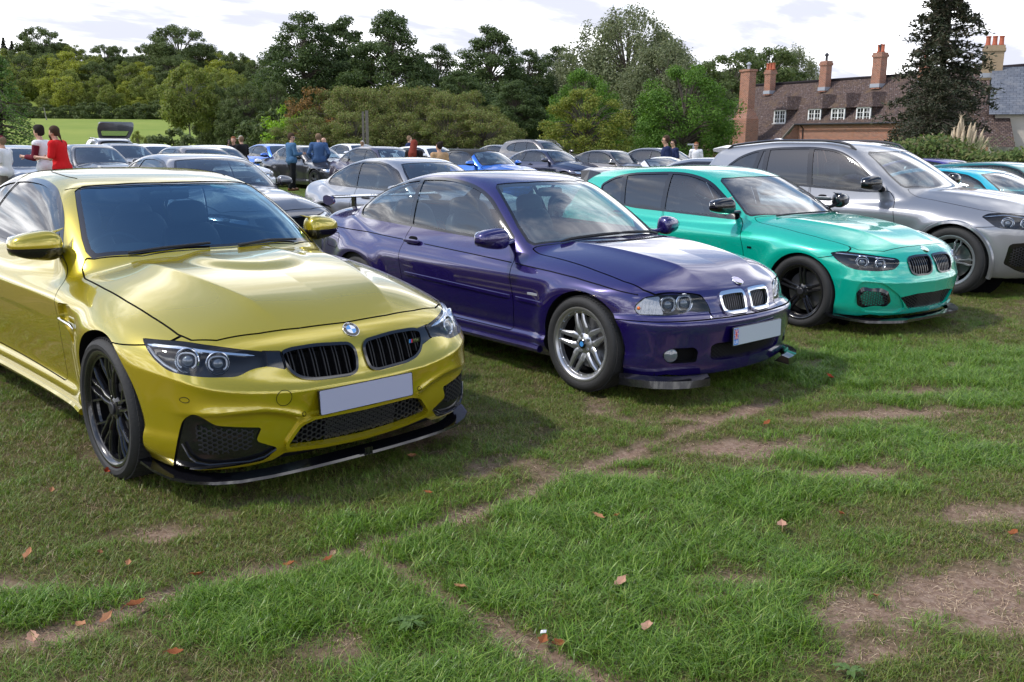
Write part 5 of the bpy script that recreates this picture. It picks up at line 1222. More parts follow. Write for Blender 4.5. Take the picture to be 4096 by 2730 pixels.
def slats(c, name, ys, zlo, zhi, parent, w_=.010, back=.012, pairmat=None, gapy=.006, deep=.02):
    """vertical grille bars following the nose"""
    for y in ys:
        m = MB(); zs = np.linspace(zlo(y), zhi(y), 7)
        pts = np.stack([c.sx(y, zs)-back, 0*zs+y, zs], 1)
        for p0, p1 in zip(pts[:-1], pts[1:]):
            m.add([p0+(0, -w_/2, 0), p0+(0, w_/2, 0), p0+(-deep, w_/2, 0), p0+(-deep, -w_/2, 0), p1+(0, -w_/2, 0), p1+(0, w_/2, 0), p1+(-deep, w_/2, 0), p1+(-deep, -w_/2, 0)], [(0, 1, 5, 4), (1, 2, 6, 5), (3, 0, 4, 7), (2, 3, 7, 6)])
        c.put(name, m, pairmat or CM['black'], True, parent, smooth=False)
def honeycomb(c, how, poly, parent, cell=.030, back=.018, bar=.0028, aspect=1.35, name='mesh', squash=.62, pair=True):
    """hexagonal lattice strip inside poly (u,v), following the body surface"""
    poly = np.array(poly); m = MB(); w_ = cell*aspect; h_ = cell*squash
    u0, u1, v0, v1 = poly[:, 0].min(), poly[:, 0].max(), poly[:, 1].min(), poly[:, 1].max()
    segs = set(); r = 0; v = v0-h_
    while v < v1+h_:
        off = (r % 2)*w_*.5; u = u0-w_+off
        while u < u1+w_:
            hx = [(u-w_*.5, v+h_*.25), (u-w_*.25, v+h_*.5), (u+w_*.25, v+h_*.5), (u+w_*.5, v+h_*.25)]
            hx = [(u-w_*.33, v), (u-w_*.17, v+h_*.5), (u+w_*.17, v+h_*.5), (u+w_*.33, v)]
            for a, b in zip(hx[:-1], hx[1:]): segs.add((tuple(np.round(a, 4)), tuple(np.round(b, 4))))
            segs.add((tuple(np.round((u+w_*.33, v), 4)), tuple(np.round((u+w_*.67, v), 4))))
            u += w_
        v += h_*.5; r += 1
    S2 = [q for q in segs]
    mid = np.array([[(a[0]+b[0])/2, (a[1]+b[1])/2] for a, b in S2]); ok = sdpoly(poly, mid[:, 0], mid[:, 1]) < 0
    S2 = [q for q, k in zip(S2, ok) if k]
    A_ = np.array([q[0] for q in S2]); B_ = np.array([q[1] for q in S2])
    PA, NA = c.suv(A_[:, 0], A_[:, 1], how); PB, NB = c.suv(B_[:, 0], B_[:, 1], how); PA = PA-NA*back; PB = PB-NB*back
    for pa, na, pb, nb in zip(PA, NA, PB, NB):
        d = pb-pa; L = np.linalg.norm(d)
        if L < 1e-5: continue
        t = np.cross(na, d/L)*bar
        m.add([pa-t, pa+t, pb+t, pb-t, pa-t-na*.008, pa+t-na*.008, pb+t-nb*.008, pb-t-nb*.008], [(0, 1, 2, 3), (0, 3, 7, 4), (1, 5, 6, 2)])
    return c.put(name, m, CM['mesh'], pair, parent, smooth=False)
def mirror_cap(c, P0, body, dark, glassm, horn=True, arm=None, size=(.10, .115, .075), sweep=.0):
    """door mirror, left side; P0 centre"""
    P0 = np.array(P0); sx, sy, sz = size
    m = MB(); v, f = superq((0, 0, 0), (sx, sy, sz), .75, .6, None, 28, 16)
    v[:, 0] -= .25*v[:, 1]          # housing swept back
    v[:, 0] = np.where(v[:, 0] < -sx*.45, -sx*.45+(v[:, 0]+sx*.45)*.15, v[:, 0])
    v[:, 2] *= 1-.25*np.clip(v[:, 1]/sy, -1, 1)
    top = v.copy()
    m.add(v+P0, f); e = c.put('door_mirror', m, body, True)
    m = MB(); w2 = v.copy()*1.025; w2[:, 2] = np.minimum(w2[:, 2], -sz*.12); m.add(w2+P0, f); c.put('lower_shell', m, dark, True, e)
    if horn:
        m = MB(); a = P0+np.array([.02, -sy*.80, sz*.45]); m.tube([a+(0, .09, .018), a+(0, .03, .03), a+(-.01, -.02, .040), a+(-.02, -.055, .052)], [.022, .020, .013, .003], 10, flat=.45); c.put('horn', m, body, True, e)
    m = MB(); p1 = P0+np.array([.0, -sy*.55, -sz*.55]); p2 = np.array(arm); m.tube([p1, (p1+p2)/2+(0, 0, -.012), p2], [.036, .026, .034], 12, flat=.62); c.put('arm', m, dark, True, e)
    m = MB().add(*superq(P0+(-sx*.53, .02, 0), (.004, sy*.82, sz*.78), .5, .5)); c.put('mirror_glass', m, glassm, True, e)
    return e
def line_strip(c, name, pts, w_=.006, mt=None):
    """narrow dark line lying on the body side"""
    pts = np.array(pts, float); n = 50; s_ = np.linspace(0, 1, n); t = np.r_[0, np.cumsum(np.hypot(*np.diff(pts, axis=0).T))]; t /= t[-1]; x = np.interp(s_, t, pts[:, 0]); z = np.interp(s_, t, pts[:, 1])
    d = np.stack([np.gradient(x), np.gradient(z)], 1); d /= np.linalg.norm(d, axis=1, keepdims=True); X = x[:, None]-d[:, 1:]*np.array([[-.5, .5]])*w_; Z = z[:, None]+d[:, :1]*np.array([[-.5, .5]])*w_
    V = np.stack([X, c.sy(X, Z)+.0016, Z], -1).reshape(-1, 3); return c.put(name, MB().add(V, [(i*2, i*2+1, i*2+3, i*2+2) for i in range(n-1)]), mt or CM['gap'], True)
def interior_shell(c, x0, x1, ztop=None):
    """inner trim: the remaining shell, offset inwards"""
    m, _ = c.keep(c.M, lambda V, N: np.maximum(V[:, 0]-x1, x0-V[:, 0])); m, _ = c.keep(m, lambda V, N: .35-V[:, 2])
    V, N, T = push(m, .035); c.emit('cabin_lining', (V, -N, T[:, ::-1]), CM['cloth'])
def windscreen(c, poly, border=.03, mat_=None, name='windscreen', rear=False):
    poly = np.array(poly)
    cond = (lambda V, N: (V[:, 2] > c.P['belt']-.12) & (V[:, 0] > c.P['xmid'])) if not rear else (lambda V, N: (V[:, 2] > c.P['belt']-.12) & (V[:, 0] < c.P['xmid']))
    ph = c.phi(poly, 'top', cond)
    ins, sg = c.take(ph); core, _, ring = c.take(lambda V, N: ph(V, N)+border, ins)
    o = c.emit(name, push(core, .004), mat_ or CM['ws'])
    c.emit('frit_border', push(ring, .004), CM['black'], parent=o)
    return o
def side_windows(c, dlo, divs, mats, trim=.022, trimmat=None, names='side_window', divw=.03):
    """daylight opening with surround; divs = list of dividing lines ((x,z),(x,z)); panes get mats front to back"""
    dlo = np.array(dlo); cond = lambda V, N: (V[:, 1] > .3) & (V[:, 2] > c.P['belt']-.12)
    ph = c.phi(dlo, 'side', cond)
    ins, _ = c.take(lambda V, N: ph(V, N)-trim)
    core, _, ring = c.take(ph, ins)
    strips = [ring]
    panes = []; rest = core
    for (a, b) in divs:
        a, b = np.array(a), np.array(b); d = (b-a)/np.linalg.norm(b-a); n = np.array([-d[1], d[0]])
        if n[0] < 0: n = -n                       # n towards the front
        def sd(V, N, a=a, n=n): return (V[:, 0]-a[0])*n[0]+(V[:, 2]-a[1])*n[1]
        fr, _ = c.keep(rest, lambda V, N: divw/2-sd(V, N)); mid, _ = c.keep(rest, lambda V, N: np.abs(sd(V, N))-divw/2) ; rest, _ = c.keep(rest, lambda V, N: sd(V, N)+divw/2)
        panes.append(fr); strips.append(mid)
    panes.append(rest)
    for p, mt in zip(panes, mats): c.emit(names, push(p, .005), mt, True)
    c.emit('window_trim', push(join(*strips), -.0015), trimmat or CM['black'], True)
def build_m4():
    c = Car('parked_car', P_M4, POSE['m4'], .0125, PAINT_Y)
    tag(c.root, 'glossy yellow coupe with black wheels and blank number plate, nearest the camera', 'car', 'cars parked in the front row')
    windscreen(c, [(-.470, -.2), (-.470, 0), (-.480, .14), (-.565, .46), (-.70, .672), (-.76, .682), (-.85, .667), (-1.078, .602), (-1.23, .555), (-1.255, .50), (-1.185, .34), (-1.135, .1), (-1.13, 0), (-1.13, -.2)], .028, CM['skyblue'])
    side_windows(c, rounded([(-.93, 1.005, .02), (-1.06, 1.14, .1), (-1.20, 1.225, .1), (-1.36, 1.292, .1), (-1.60, 1.333, .15), (-1.95, 1.342, .15), (-2.35, 1.31, .2), (-2.68, 1.21, .15), (-2.86, 1.07, .06), (-2.84, 1.01, .03), (-1.8, 1.0, .1)], .05), [((-1.05, 1.15), (-1.00, 1.0)), ((-2.09, 1.36), (-2.36, 1.0))], [CM['black'], CM['side'], CM['side']], .024, divw=.02)
    windscreen(c, [(-2.62, -.2), (-2.62, 0), (-2.66, .4), (-2.75, .50), (-3.12, .58), (-3.14, 0), (-3.14, -.2)], .03, CM['priv'], 'rear_window', True)
    interior_shell(c, -3.2, -.5)
    arches(c, (0, -2.812), .355, .375)
    hood = [(-.455, -.2), (-.455, 0), (-.468, .14), (-.553, .46), (-.69, .665), (-.728, .695), (-.70, .728), (-.60, .752), (-.30, .762), (-.03, .760), (.227, .748), (.45, .730), (.53, .705), (.60, .62), (.645, .44), (.670, .25), (.683, 0), (.683, -.2)]
    c.panel('bonnet', hood, 'top', .0085, False, cond=lambda V, N: (V[:, 2] > .62) & (N[:, 2] > .1))
    # lamps
    HL = rounded([(.505, .736, .01), (.475, .702, .05), (.425, .656, .06), (.36, .620, .06), (.21, .603, .05), (.065, .596, .04), (.01, .622, .03), (-.058, .625, .01), (-.045, .684, .01), (.02, .696, .05), (.16, .720, .05), (.313, .738, .05)], .03)
    H = headlight_m4(c, 35, HL)
    for u, v, r in ((.290, .668, .042), (.150, .655, .038)):
        lamp_ring(c, 35, u, v, r, H, .022)
    # chrome brow along the lamp's upper edge
    for a, b, wd in (((.48, .722), (.0, .684), .009),):
        us = np.linspace(a[0], b[0], 14); pts = c.sul(np.stack([us, np.interp(us, [.0, .16, .313, .48], [.678, .702, .720, .722])], 1), 35, .012)
        c.put('brow', MB().tube(pts, [.004]+[.015]*12+[.004], 8, flat=.7), CM['reflector'], True, H)
    pts = c.sul(((.478, .715), (.44, .678), (.39, .645), (.33, .622)), 35, .016)
    c.put('side_marker', MB().tube(pts, .006, 6), CM['drl'], True, H)
    # black bridge and kidneys
    KID = rounded([(.402, .672, .03), (.350, .686, .04), (.216, .689, .05), (.045, .675, .03), (.018, .645, .02), (.020, .585, .03), (.034, .540, .02), (.078, .525, .03), (.26, .534, .05), (.325, .549, .03), (.365, .575, .03), (.392, .62, .03)], .02)
    c.recess('grille_bridge', rounded([(.385, .681), (.470, .690), (.482, .665), (.475, .625), (.44, .618), (.385, .60)], .008), 0, .006, CM['black'])
    fr, core = c.band('grille_frame', KID, 0, .013, .010, CM['black'], True)
    c.emit('grille', push(core, .045), CM['void'], True)
    kz = KID
    def edge(y, hi):
        z = np.linspace(.5, .72, 120); d = sdpoly(kz, np.full(120, y), z); ins_ = z[d < -.012]
        return (ins_.max() if hi else ins_.min()) if len(ins_) else .6
    ys = []
    for k in range(6): ys += [.065+k*.056, .065+k*.056+.016]
    slats(c, 'slat', ys, lambda y: edge(y, 0), lambda y: edge(y, 1), fr, .006, .003, CM['satin'], deep=.028)
    # lower intake with painted lip, honeycomb
    LOWF = rounded([(-.2, .368), (.285, .372, .03), (.345, .358, .03), (.418, .262, .03), (.408, .228, .02), (.2, .206, .1), (0, .200), (-.2, .200)], .02)
    LOW = rounded([(-.2, .352), (.285, .358, .03), (.335, .345, .03), (.398, .265, .02), (.388, .248, .03), (.2, .228, .1), (0, .224), (-.2, .224)], .02)
    lf, core = c.band('lower_grille_frame', LOWF, 0, .016, .016, PAINT_Y, False)
    c.emit('lower_grille', push(core, .05), CM['void'])
    c.recess('lower_valance', [(-.2, .10), (.62, .10), (.60, .165), (.46, .185), (.41, .212), (.2, .192), (0, .186), (-.2, .186)], 0, .014, CM['satin'], None, False)
    honeycomb(c, 0, LOW, None, .042, .022, .0030, 1.15, 'lower_mesh', .62)
    # corner intakes: gloss blade surround, mesh inside
    SI = rounded([(.458, .165, .01), (.416, .340, .05), (.394, .410, .03), (.342, .448, .03), (.300, .424, .03), (.258, .388, .03), (.06, .357, .01), (.088, .295, .02), (-.005, .247, .01), (.055, .19, .03), (.20, .182, .03)], .02)
    sr = c.recess('corner_intake', SI, 30, .010, CM['black'])
    SM = rounded([(.345, .385), (.255, .370), (.085, .348), (.105, .295), (.098, .262), (.305, .248), (.33, .27)], .015)
    ins_poly = SM
    m_, sg_ = None, None
    honeycomb(c, 30, SM, None, .036, .004, .0028, 1.2, 'intake_mesh', .62)
    # black blade edge bar along the bottom of the intake
    pts = c.sul(((.40, .30), (.375, .245), (.345, .215), (.29, .203), (.12, .203), (.055, .215), (.005, .243)), 30, -.004)
    c.put('intake_blade', MB().tube(pts, .009, 8, flat=.6), CM['black'], True)
    # bumper shut lines
    c.panel('front_bumper', [(-.2, .05), (.95, .05), (.95, .30), (.95, .69), (.90, .70), (.78, .73), (.72, .755), (.66, .80), (-.2, .80)], 0, .005, False, cond=lambda V, N: V[:, 0] > .12+.24*(1-sstep(.25, .66, V[:, 2])))
    # side: door, fender vent, sill
    c.recess('fender_vent', rounded([(-.645, .775, .02), (-.50, .785, .03), (-.40, .745, .03), (-.36, .675, .03), (-.43, .590, .03), (-.47, .580, .02), (-.52, .64), (-.645, .70)], .02), 'side', .022, PAINT_Y)
    m = MB(); 
    pts = [np.array((x, c.sy(x, z)+.002, z)) for x, z in ((-.655, .690), (-.56, .688), (-.44, .686), (-.38, .676))]
    m.tube(pts, [.006, .011, .013, .006], 8, flat=.8); c.put('vent_trim', m, CM['chrome'], True)
    c.panel('door', rounded([(-.90, .99, .01), (-.79, .93, .04), (-.75, .86, .08), (-.695, .78, .1), (-.675, .68, .1), (-.69, .57, .1), (-.745, .40, .1), (-.755, .325, .03), (-2.02, .345, .06), (-2.20, .60, .2), (-2.26, .80, .1), (-2.30, .985, .01)], .05), 'side', .006)
    for ln in ([(-2.13, 0), (-2.14, .35), (-2.12, .60)], [(-1.08, 0), (-1.12, .30), (-1.22, .50), (-1.30, .585)], [(-2.10, .30), (-1.95, .47), (-1.55, .50), (-1.42, .47)]):
        ln = chaikin(ln, 3, False); pts = np.stack([ln[:, 0], ln[:, 1], c.sz(ln[:, 0], ln[:, 1])+.0005], 1); c.put('roof_seam', MB().tube(pts, .0024, 5), CM['gap'], True)
    # sensors, tow cover
    for y, z, r in ((.795, .502, .012), (.33, .392, .010), (.425, .484, .036)):
        pair = y != .425; a = np.linspace(0, 2*np.pi, 25); yy = y+r*np.cos(a); zz = z+r*np.sin(a); pts = np.stack([c.sx(yy, zz)+.0005, yy if pair else -yy, zz], 1)
        c.put('sensor' if pair else 'tow_cover', MB().tube(pts, .0016, 5), CM['gap'], pair)
    # splitter
    lip = [(.845, 0), (.843, .15), (.835, .32), (.815, .50), (.78, .64), (.73, .735), (.66, .815), (.56, .868), (.44, .895), (.30, .905), (.24, .90)]
    m = MB(); n = len(lip); vs = []
    lz = [.118]*5+[.120, .124, .130, .140, .155, .17]
    for (x, y), z in zip(lip, lz):
        d = np.array([x-.1, y*.9]); d /= np.linalg.norm(d); i = np.array([x, y])-d*.12; x, y = np.array([x, y])-d*.016
        vs += [(x, y, z), (x-.003, y, z+.013), (i[0], i[1], z+.018), (i[0], i[1], z-.004)]
    fs = [(k*4+j, k*4+(j+1) % 4, k*4+4+(j+1) % 4, k*4+4+j) for k in range(n-1) for j in range(4)]+[((n-1)*4, (n-1)*4+1, (n-1)*4+2, (n-1)*4+3)]
    m.add(vs, fs); m.add(np.array(vs)*np.array([1, -1, 1]), [q[::-1] for q in fs]); m.box((.845, 0, .145), (.012, .02, .035)); m.box((.846, .018, .145), (.012, .008, .035)); m.box((.846, -.018, .145), (.012, .008, .035))
    c.put('front_splitter', m, CM['black'])
    # side skirt
    xs_ = np.linspace(-.42, -2.40, 14); pts = np.stack([xs_, c.sy(xs_, .235)+.004, 0*xs_+.235], 1)
    c.put('side_skirt', MB().tube(pts, .028, 8, flat=.75), PAINT_Y, True)
    plate(c, 0.0, .435, .525, .112, CM['plate'], .06)
    p = np.array((0, 0, .722)); p[0] = c.sx(0, .722); roundel(c, p+c.nrm(p)*.004, c.nrm(p), .043)
    # small badge on the near-left grille bars
    y = .335; z = .632; x = c.sx(y, z)+.006; e = c.put('grille_badge', MB().box((x, y, z), (.003, .075, .022)), CM['black'], smooth=False)
    R = np.array([[0, 0, 1], [1, 0, 0], [0, 1, 0.]])
    for k, mm in enumerate((CM['ltblue'], CM['blue'], CM['redp'])): c.put('stripe', MB().box((x+.002, y-.028+k*.007, z), (.003, .0062, .018)), mm, parent=e, smooth=False)
    text_on('badge_text', 'M4', .024, R, (x+.002, y+.012, z), CM['chrome'], e)
    ym = c.sy(-.80, 1.03); mirror_cap(c, (-.93, .885, 1.045), PAINT_Y, CM['black'], CM['chrome'], True, (-.92, c.sy(-.92, 1.0)-.01, 1.005), (.085, .125, .075))
    # mirror sail
    c.put('wiper', MB().tube([(-.50, -.10, c.sz(-.50, .1)+.012), (-.54, -.35, c.sz(-.54, .35)+.014), (-.60, -.52, c.sz(-.6, .52)+.012)], .008, 6).tube([(-.46, .05, c.sz(-.46, .05)+.01), (-.52, .28, c.sz(-.52, .28)+.014), (-.6, .5, c.sz(-.6, .5)+.012)], .008, 6), CM['rubber'])
    # screen stickers and sensor pod
    for (x, y, w_, h_, mt, nm) in ((-1.10, .0, .12, .10, CM['black'], 'sensor_pod'), (-1.11, .27, .10, .055, mat('sticker', (.16, .55, .45), .5), 'windscreen_sticker')):
        z = c.sz(x, abs(y)); n = c.nrm((x, abs(y), z)); n[1] *= np.sign(y) if y else 0; r = np.array([0, 1, 0]); up = np.cross(n, r); up /= np.linalg.norm(up); r = np.cross(up, n)
        c.put(nm, MB().prism(rounded([(-w_/2, -h_/2), (w_/2, -h_/2), (w_/2*.9, h_/2), (-w_/2*.9, h_/2)], .01), .004, np.stack([r, up, n], 1), np.array((x, y, z))-n*.016), mt, smooth=False)
    # vent duct on the bonnet
    cabin(c, dict(xd=-.62, zd=.985, xs=-1.35, xr=-2.2, top=1.20))
    add_wheels(c, .345, .279, .255, .915, 2.812, 'm', mat('black_alloy', (.012, .012, .014), .22, .2, .6), steer=0.0)
    underbody(c, -3.6, .55)
    c.finish()
    return c
CAR_M4 = build_m4()
# ------------------------------------------------------------------ purple coupe
PAINT_P = mat('purple_paint', (.014, .006, .10), .24, .4, 1., crough=.015)
PAINT_G = mat('green_paint', (.0, .47, .33), .26, .3, 1., crough=.02)
PAINT_S = mat('silver_grey_paint', (.25, .255, .275), .32, .55, 1., crough=.02)
def handle(c, x0, x1, z, paint):
    xm = (x0+x1)/2; y = c.sy(xm, z)
    e = c.put('door_handle', MB().add(*superq((xm, y+.022, z), (abs(x1-x0)/2, .012, .016), .5, .5)), paint, True)
    c.put('handle_cup', MB().add(*superq((xm-.01, y-.008, z), (.062, .012, .036), .7, .7)), CM['gap'], True, e)
def crosshatch(c, poly, name, parent=None, step=.022, back=.016):
    poly = np.array(poly); m = MB(); u0, u1, v0, v1 = poly[:, 0].min(), poly[:, 0].max(), poly[:, 1].min(), poly[:, 1].max(); hgt = v1-v0; A = []; B = []
    for sgn in (-1, 1):
        for q in np.arange(u0-hgt*1.6, u1+hgt*1.6, step*1.5):
            vs = np.linspace(v0, v1, 12); us = q+sgn*(vs-v0)*1.5; ok = (sdpoly(poly, us, vs) < 0) & (us > -.001)
            for i in range(11):
                if ok[i] and ok[i+1]: A.append((us[i], vs[i])); B.append((us[i+1], vs[i+1]))
    A = np.array(A); B = np.array(B); PA = np.stack([c.sx(A[:, 0], A[:, 1])-back, A[:, 0], A[:, 1]], 1); PB = np.stack([c.sx(B[:, 0], B[:, 1])-back, B[:, 0], B[:, 1]], 1); t = np.array([0, .0016, 0])
    for a, b in zip(PA, PB): m.add([a-t, a+t, b+t, b-t], [(0, 1, 2, 3)])
    return c.put(name, m, CM['mesh'], True, parent, smooth=False)
def build_e46():
    c = Car('parked_car', P_E46, POSE['e46'], .0145, PAINT_P)
    tag(c.root, 'purple coupe with silver split-rim wheels and a boot wing, beside the yellow car', 'car', 'cars parked in the front row')
    windscreen(c, [(-.445, -.2), (-.445, 0), (-.455, .12), (-.55, .47), (-.665, .668), (-.72, .685), (-.867, .659), (-1.09, .589), (-1.25, .535), (-1.29, .49), (-1.21, .26), (-1.19, .1), (-1.185, 0), (-1.185, -.2)], .022, CM['teal'])
    side_windows(c, rounded([(-.83, .922, .02), (-.964, 1.022, .1), (-1.211, 1.19, .15), (-1.432, 1.264, .15), (-1.73, 1.302, .2), (-2.068, 1.299, .2), (-2.432, 1.25, .2), (-2.68, 1.185, .15), (-2.86, 1.095, .08), (-2.925, 1.02, .05), (-2.90, .965, .04), (-2.4, .958, .1), (-1.28, .930, .1)], .05),
                 [((-.985, 1.05), (-.955, .9)), ((-2.13, 1.30), (-2.05, .94))], [CM['black'], CM['side'], CM['side']], .020, divw=.05)
    windscreen(c, [(-2.52, -.2), (-2.52, 0), (-2.58, .4), (-2.66, .47), (-3.05, .56), (-3.12, .5), (-3.17, 0), (-3.17, -.2)], .03, CM['ws'], 'rear_window', True)
    interior_shell(c, -3.2, -.45)
    arches(c, (0, -2.725), .325, .345)
    KID = rounded([(.262, .66, .02), (.235, .680, .03), (.12, .684, .05), (.030, .680, .02), (.018, .658, .02), (.022, .552, .02), (.06, .537, .02), (.20, .538, .03), (.245, .56, .03), (.262, .61, .04)], .02)
    fr, core = c.band('grille_frame', KID, 0, .020, .012, CM['chrome'], True)
    c.emit('grille', push(core, .04), CM['void'], True)
    def edge(y, hi):
        z = np.linspace(.5, .72, 120); d = sdpoly(KID, np.full(120, y), z); i_ = z[d < -.019]
        return (i_.max() if hi else i_.min()) if len(i_) else .6
    slats(c, 'slat', [.052+k*.0205 for k in range(9)], lambda y: edge(y, 0), lambda y: edge(y, 1), fr, .0028, .012, mat('dark_chrome', (.22, .22, .24), .25, .9), deep=.003)
    # lamps: clear corner indicator and dark main lamp
    HL = rounded([(.418, .592, .02), (.405, .632, .03), (.350, .675, .04), (.225, .688, .05), (.0, .680, .04), (-.058, .635, .04), (-.088, .570, .01), (.02, .574, .01), (.07, .584, .02), (.112, .570, .02), (.21, .559, .03), (.392, .561, .02)], .02)
    H = headlight_m4(c, 35, HL)
    q, R = lamp_ring(c, 35, .20, .625, .042, H, .03, 'light_ring', 1., .004); lamp_ring(c, 35, .085, .63, .045, H, .03, 'light_ring', 1., .004)
    CI = rounded([(.413, .594), (.400, .630), (.348, .670), (.255, .682), (.262, .64), (.235, .567), (.39, .566)], .015)
    m = MB(); vs = c.sul(CI, 35, .012)
    m.add(vs, [tuple(range(len(vs)))]); c.put('corner_lamp', m, mat('corner_lens', (.34, .35, .38), .22, .8), True, H, smooth=False)
    for k in range(5):
        u = .285+k*.024; pts = c.sul(np.stack([u-.004*np.arange(4), np.linspace(.575, .655-.004*k, 4)], 1), 35, .008)
        c.put('fluting', MB().tube(pts, .003, 5), CM['drl'], True, H)
    p = c.su(.39, .603, 35); c.put('bulb', MB().add(*superq(p-c.nrm(p)*.008, (.012, .010, .012), 1, 1)), CM['amber'], True, H)
    # bonnet runs down between the lamps
    hood = [(-.425, -.2), (-.425, 0), (-.435, .12), (-.53, .47), (-.65, .665), (-.655, .69), (-.24, .712), (.02, .726), (.247, .728), (.39, .704), (.455, .667), (.53, .53), (.592, .395), (.64, .352), (.80, .350), (.80, -.2)]
    c.panel('bonnet', hood, 'top', .0085, False, cond=lambda V, N: (V[:, 2] > .536) & (N[:, 2] > .05))
    # bumper strip groove
    # central mesh, fog lamp openings
    LOW = rounded([(-.2, .372), (.345, .376, .02), (.385, .36, .02), (.372, .27, .03), (.30, .258, .03), (-.2, .240)], .02)
    c.recess('lower_grille', LOW, 0, .05, CM['void'], PAINT_P, False); crosshatch(c, LOW, 'lower_mesh')
    FG = rounded([(.325, .318, .03), (.275, .362, .03), (.11, .362, .02), (.080, .335, .02), (.085, .262, .02), (.28, .262, .03)], .02)
    fo = c.recess('fog_lamp_opening', FG, 30, .05, CM['void'])
    p = c.su(.262, .312, 30); n = c.nrm(p); n[2] = 0; n /= np.linalg.norm(n); r_ = np.cross((0, 0, 1), n); R = np.stack([r_, np.array([0, 0, 1.]), n], 1)
    c.put('fog_lamp', MB().lathe([(0, -.006), (.034, -.008), (.044, -.014), (.047, -.03)], p, k=28, R=R), CM['bulb'], True, fo)
    c.panel('front_bumper', [(-.2, .05), (.95, .05), (.95, .524), (.86, .526), (.62, .530), (.35, .533), (-.2, .533)], 0, .006, False, cond=lambda V, N: V[:, 0] > .2)
    # corner splitters
    lip = [(.742, .44), (.732, .50), (.70, .60), (.64, .70), (.55, .785), (.43, .845), (.36, .865)]; vs = []
    for x, y in lip: vs += [(x, y, .122), (x-.006, y-.003, .168), (x-.05, y*.94, .186), (x-.09, y*.9, .14)]
    n = len(lip); fs = [(k*4+j, k*4+(j+1) % 4, k*4+4+(j+1) % 4, k*4+4+j) for k in range(n-1) for j in range(4)]+[(3, 2, 1, 0), (n*4-4, n*4-3, n*4-2, n*4-1)]
    c.put('corner_splitter', MB().add(vs, fs), CM['black'], True)
    # side: door, mouldings
    c.panel('door', rounded([(-.80, .905, .01), (-.735, .80, .05), (-.70, .66, .1), (-.66, .52, .1), (-.69, .30, .03), (-1.98, .30, .05), (-2.04, .56, .1), (-2.085, .74, .1), (-2.09, .85, .05), (-2.03, .935, .01)], .05), 'side', .006)
    def strip(name, x0, x1, z0, z1, dz, h_, mat_, n=30):
        xs = np.linspace(x0, x1, n)[:, None]; z = z0+(z1-z0)*(xs-x0)/(x1-x0); f = np.minimum(1, np.minimum((x1-xs)/.05+.05, (xs-x0)/.05+.05))
        Z = z+np.array([[-1, -.7, .7, 1]])*dz; X = xs+0*Z; O = np.where(np.array([[0, 1, 1, 0]]), h_*f, -.003); vs = np.stack([X, c.sy(X, Z)+O, Z], -1).reshape(-1, 3)
        c.put(name, MB().add(vs, [(i*4+j, i*4+j+1, i*4+5+j, i*4+4+j) for i in range(n-1) for j in range(3)]), mat_, True)
    strip('side_moulding', -2.0, -.70, .567, .541, .016, .010, PAINT_P); strip('side_moulding', -.645, -.345, .540, .534, .016, .010, PAINT_P)
    line_strip(c, 'waist_line', [(-3.38, .855), (-2.787, .838), (-2.11, .822)]); line_strip(c, 'waist_line', [(-.70, .773), (-.343, .758), (-.099, .743), (.125, .719), (.379, .683)])
    # waist crease on the door
    line_strip(c, 'waist_line', [(-1.81, .812), (-1.275, .795), (-.745, .775)])
    handle(c, -2.07, -1.86, .822, PAINT_P)
    strip('side_indicator', -.52, -.42, .590, .590, .011, .004, CM['drl'], 6)
    xs_ = np.linspace(-.40, -2.34, 14); pts = np.stack([xs_, c.sy(xs_, .215)+.006, 0*xs_+.215], 1); c.put('side_skirt', MB().tube(pts, .030, 8, flat=.9), PAINT_P, True)
    e, R, pc = plate(c, 0.0, .414, .525, .112, CM['plate2'], .03)
    # national band: flag over the letters
    bx = -.2365
    car_y = -bx
    def pl_(name, u0, u1, v0, v1, mt, d=.0006): return c.put(name, MB().prism([(u0, v0), (u1, v0), (u1, v1), (u0, v1)], d, R, pc), mt, parent=e, smooth=False)
    pl_('blue_band', -.259, -.212, -.053, .053, mat('plate_blue', (.05, .22, .62), .4), .0008)
    fu0, fu1, fv0, fv1 = -.256, -.215, -.018, .048; cu_, cv_ = (fu0+fu1)/2, (fv0+fv1)/2
    pl_('flag_field', fu0, fu1, fv0, fv1, CM['blue'], .0012)
    for mt, wd, dd in ((CM['white'], .010, .0016), (CM['redp'], .005, .0024)):
        for s_ in (-1, 1):
            d = np.array([fu1-fu0, s_*(fv1-fv0)]); L_ = np.linalg.norm(d); d /= L_; n_ = np.array([-d[1], d[0]])*wd*.4; a_ = np.array([cu_, cv_])-d*L_*.47; b_ = np.array([cu_, cv_])+d*L_*.47
            c.put('flag_diagonal', MB().prism([a_-n_, b_-n_, b_+n_, a_+n_], dd, R, pc), mt, parent=e, smooth=False)
        pl_('flag_cross', cu_-wd*.6, cu_+wd*.6, fv0, fv1, mt, dd+.0004); pl_('flag_cross', fu0, fu1, cv_-wd*.6, cv_+wd*.6, mt, dd+.0004)
    text_on('country_code', 'UK', .030, R, pc+R @ np.array([cu_, -.036, .0012]), CM['white'], e)
    p = np.array((0, 0, .728)); p[0] = c.sx(0, .728); roundel(c, p+c.nrm(p)*.006, (.42, 0, .9), .041, mat('badge_purple', (.34, .30, .55), .3, .3, .8))
    # cowl vent slots and wipers
    ky = -.36+np.arange(26)*.029; kz = c.sz(-.315-.16*ky*ky, ky)
    for k in range(26):
        y = ky[k]; x = -.315-.16*y*y; z = kz[k]
        c.put('cowl_slot', MB().box((x, y, z+.001), (.05, .009, .003), roty(.10)), CM['gap'], smooth=False)
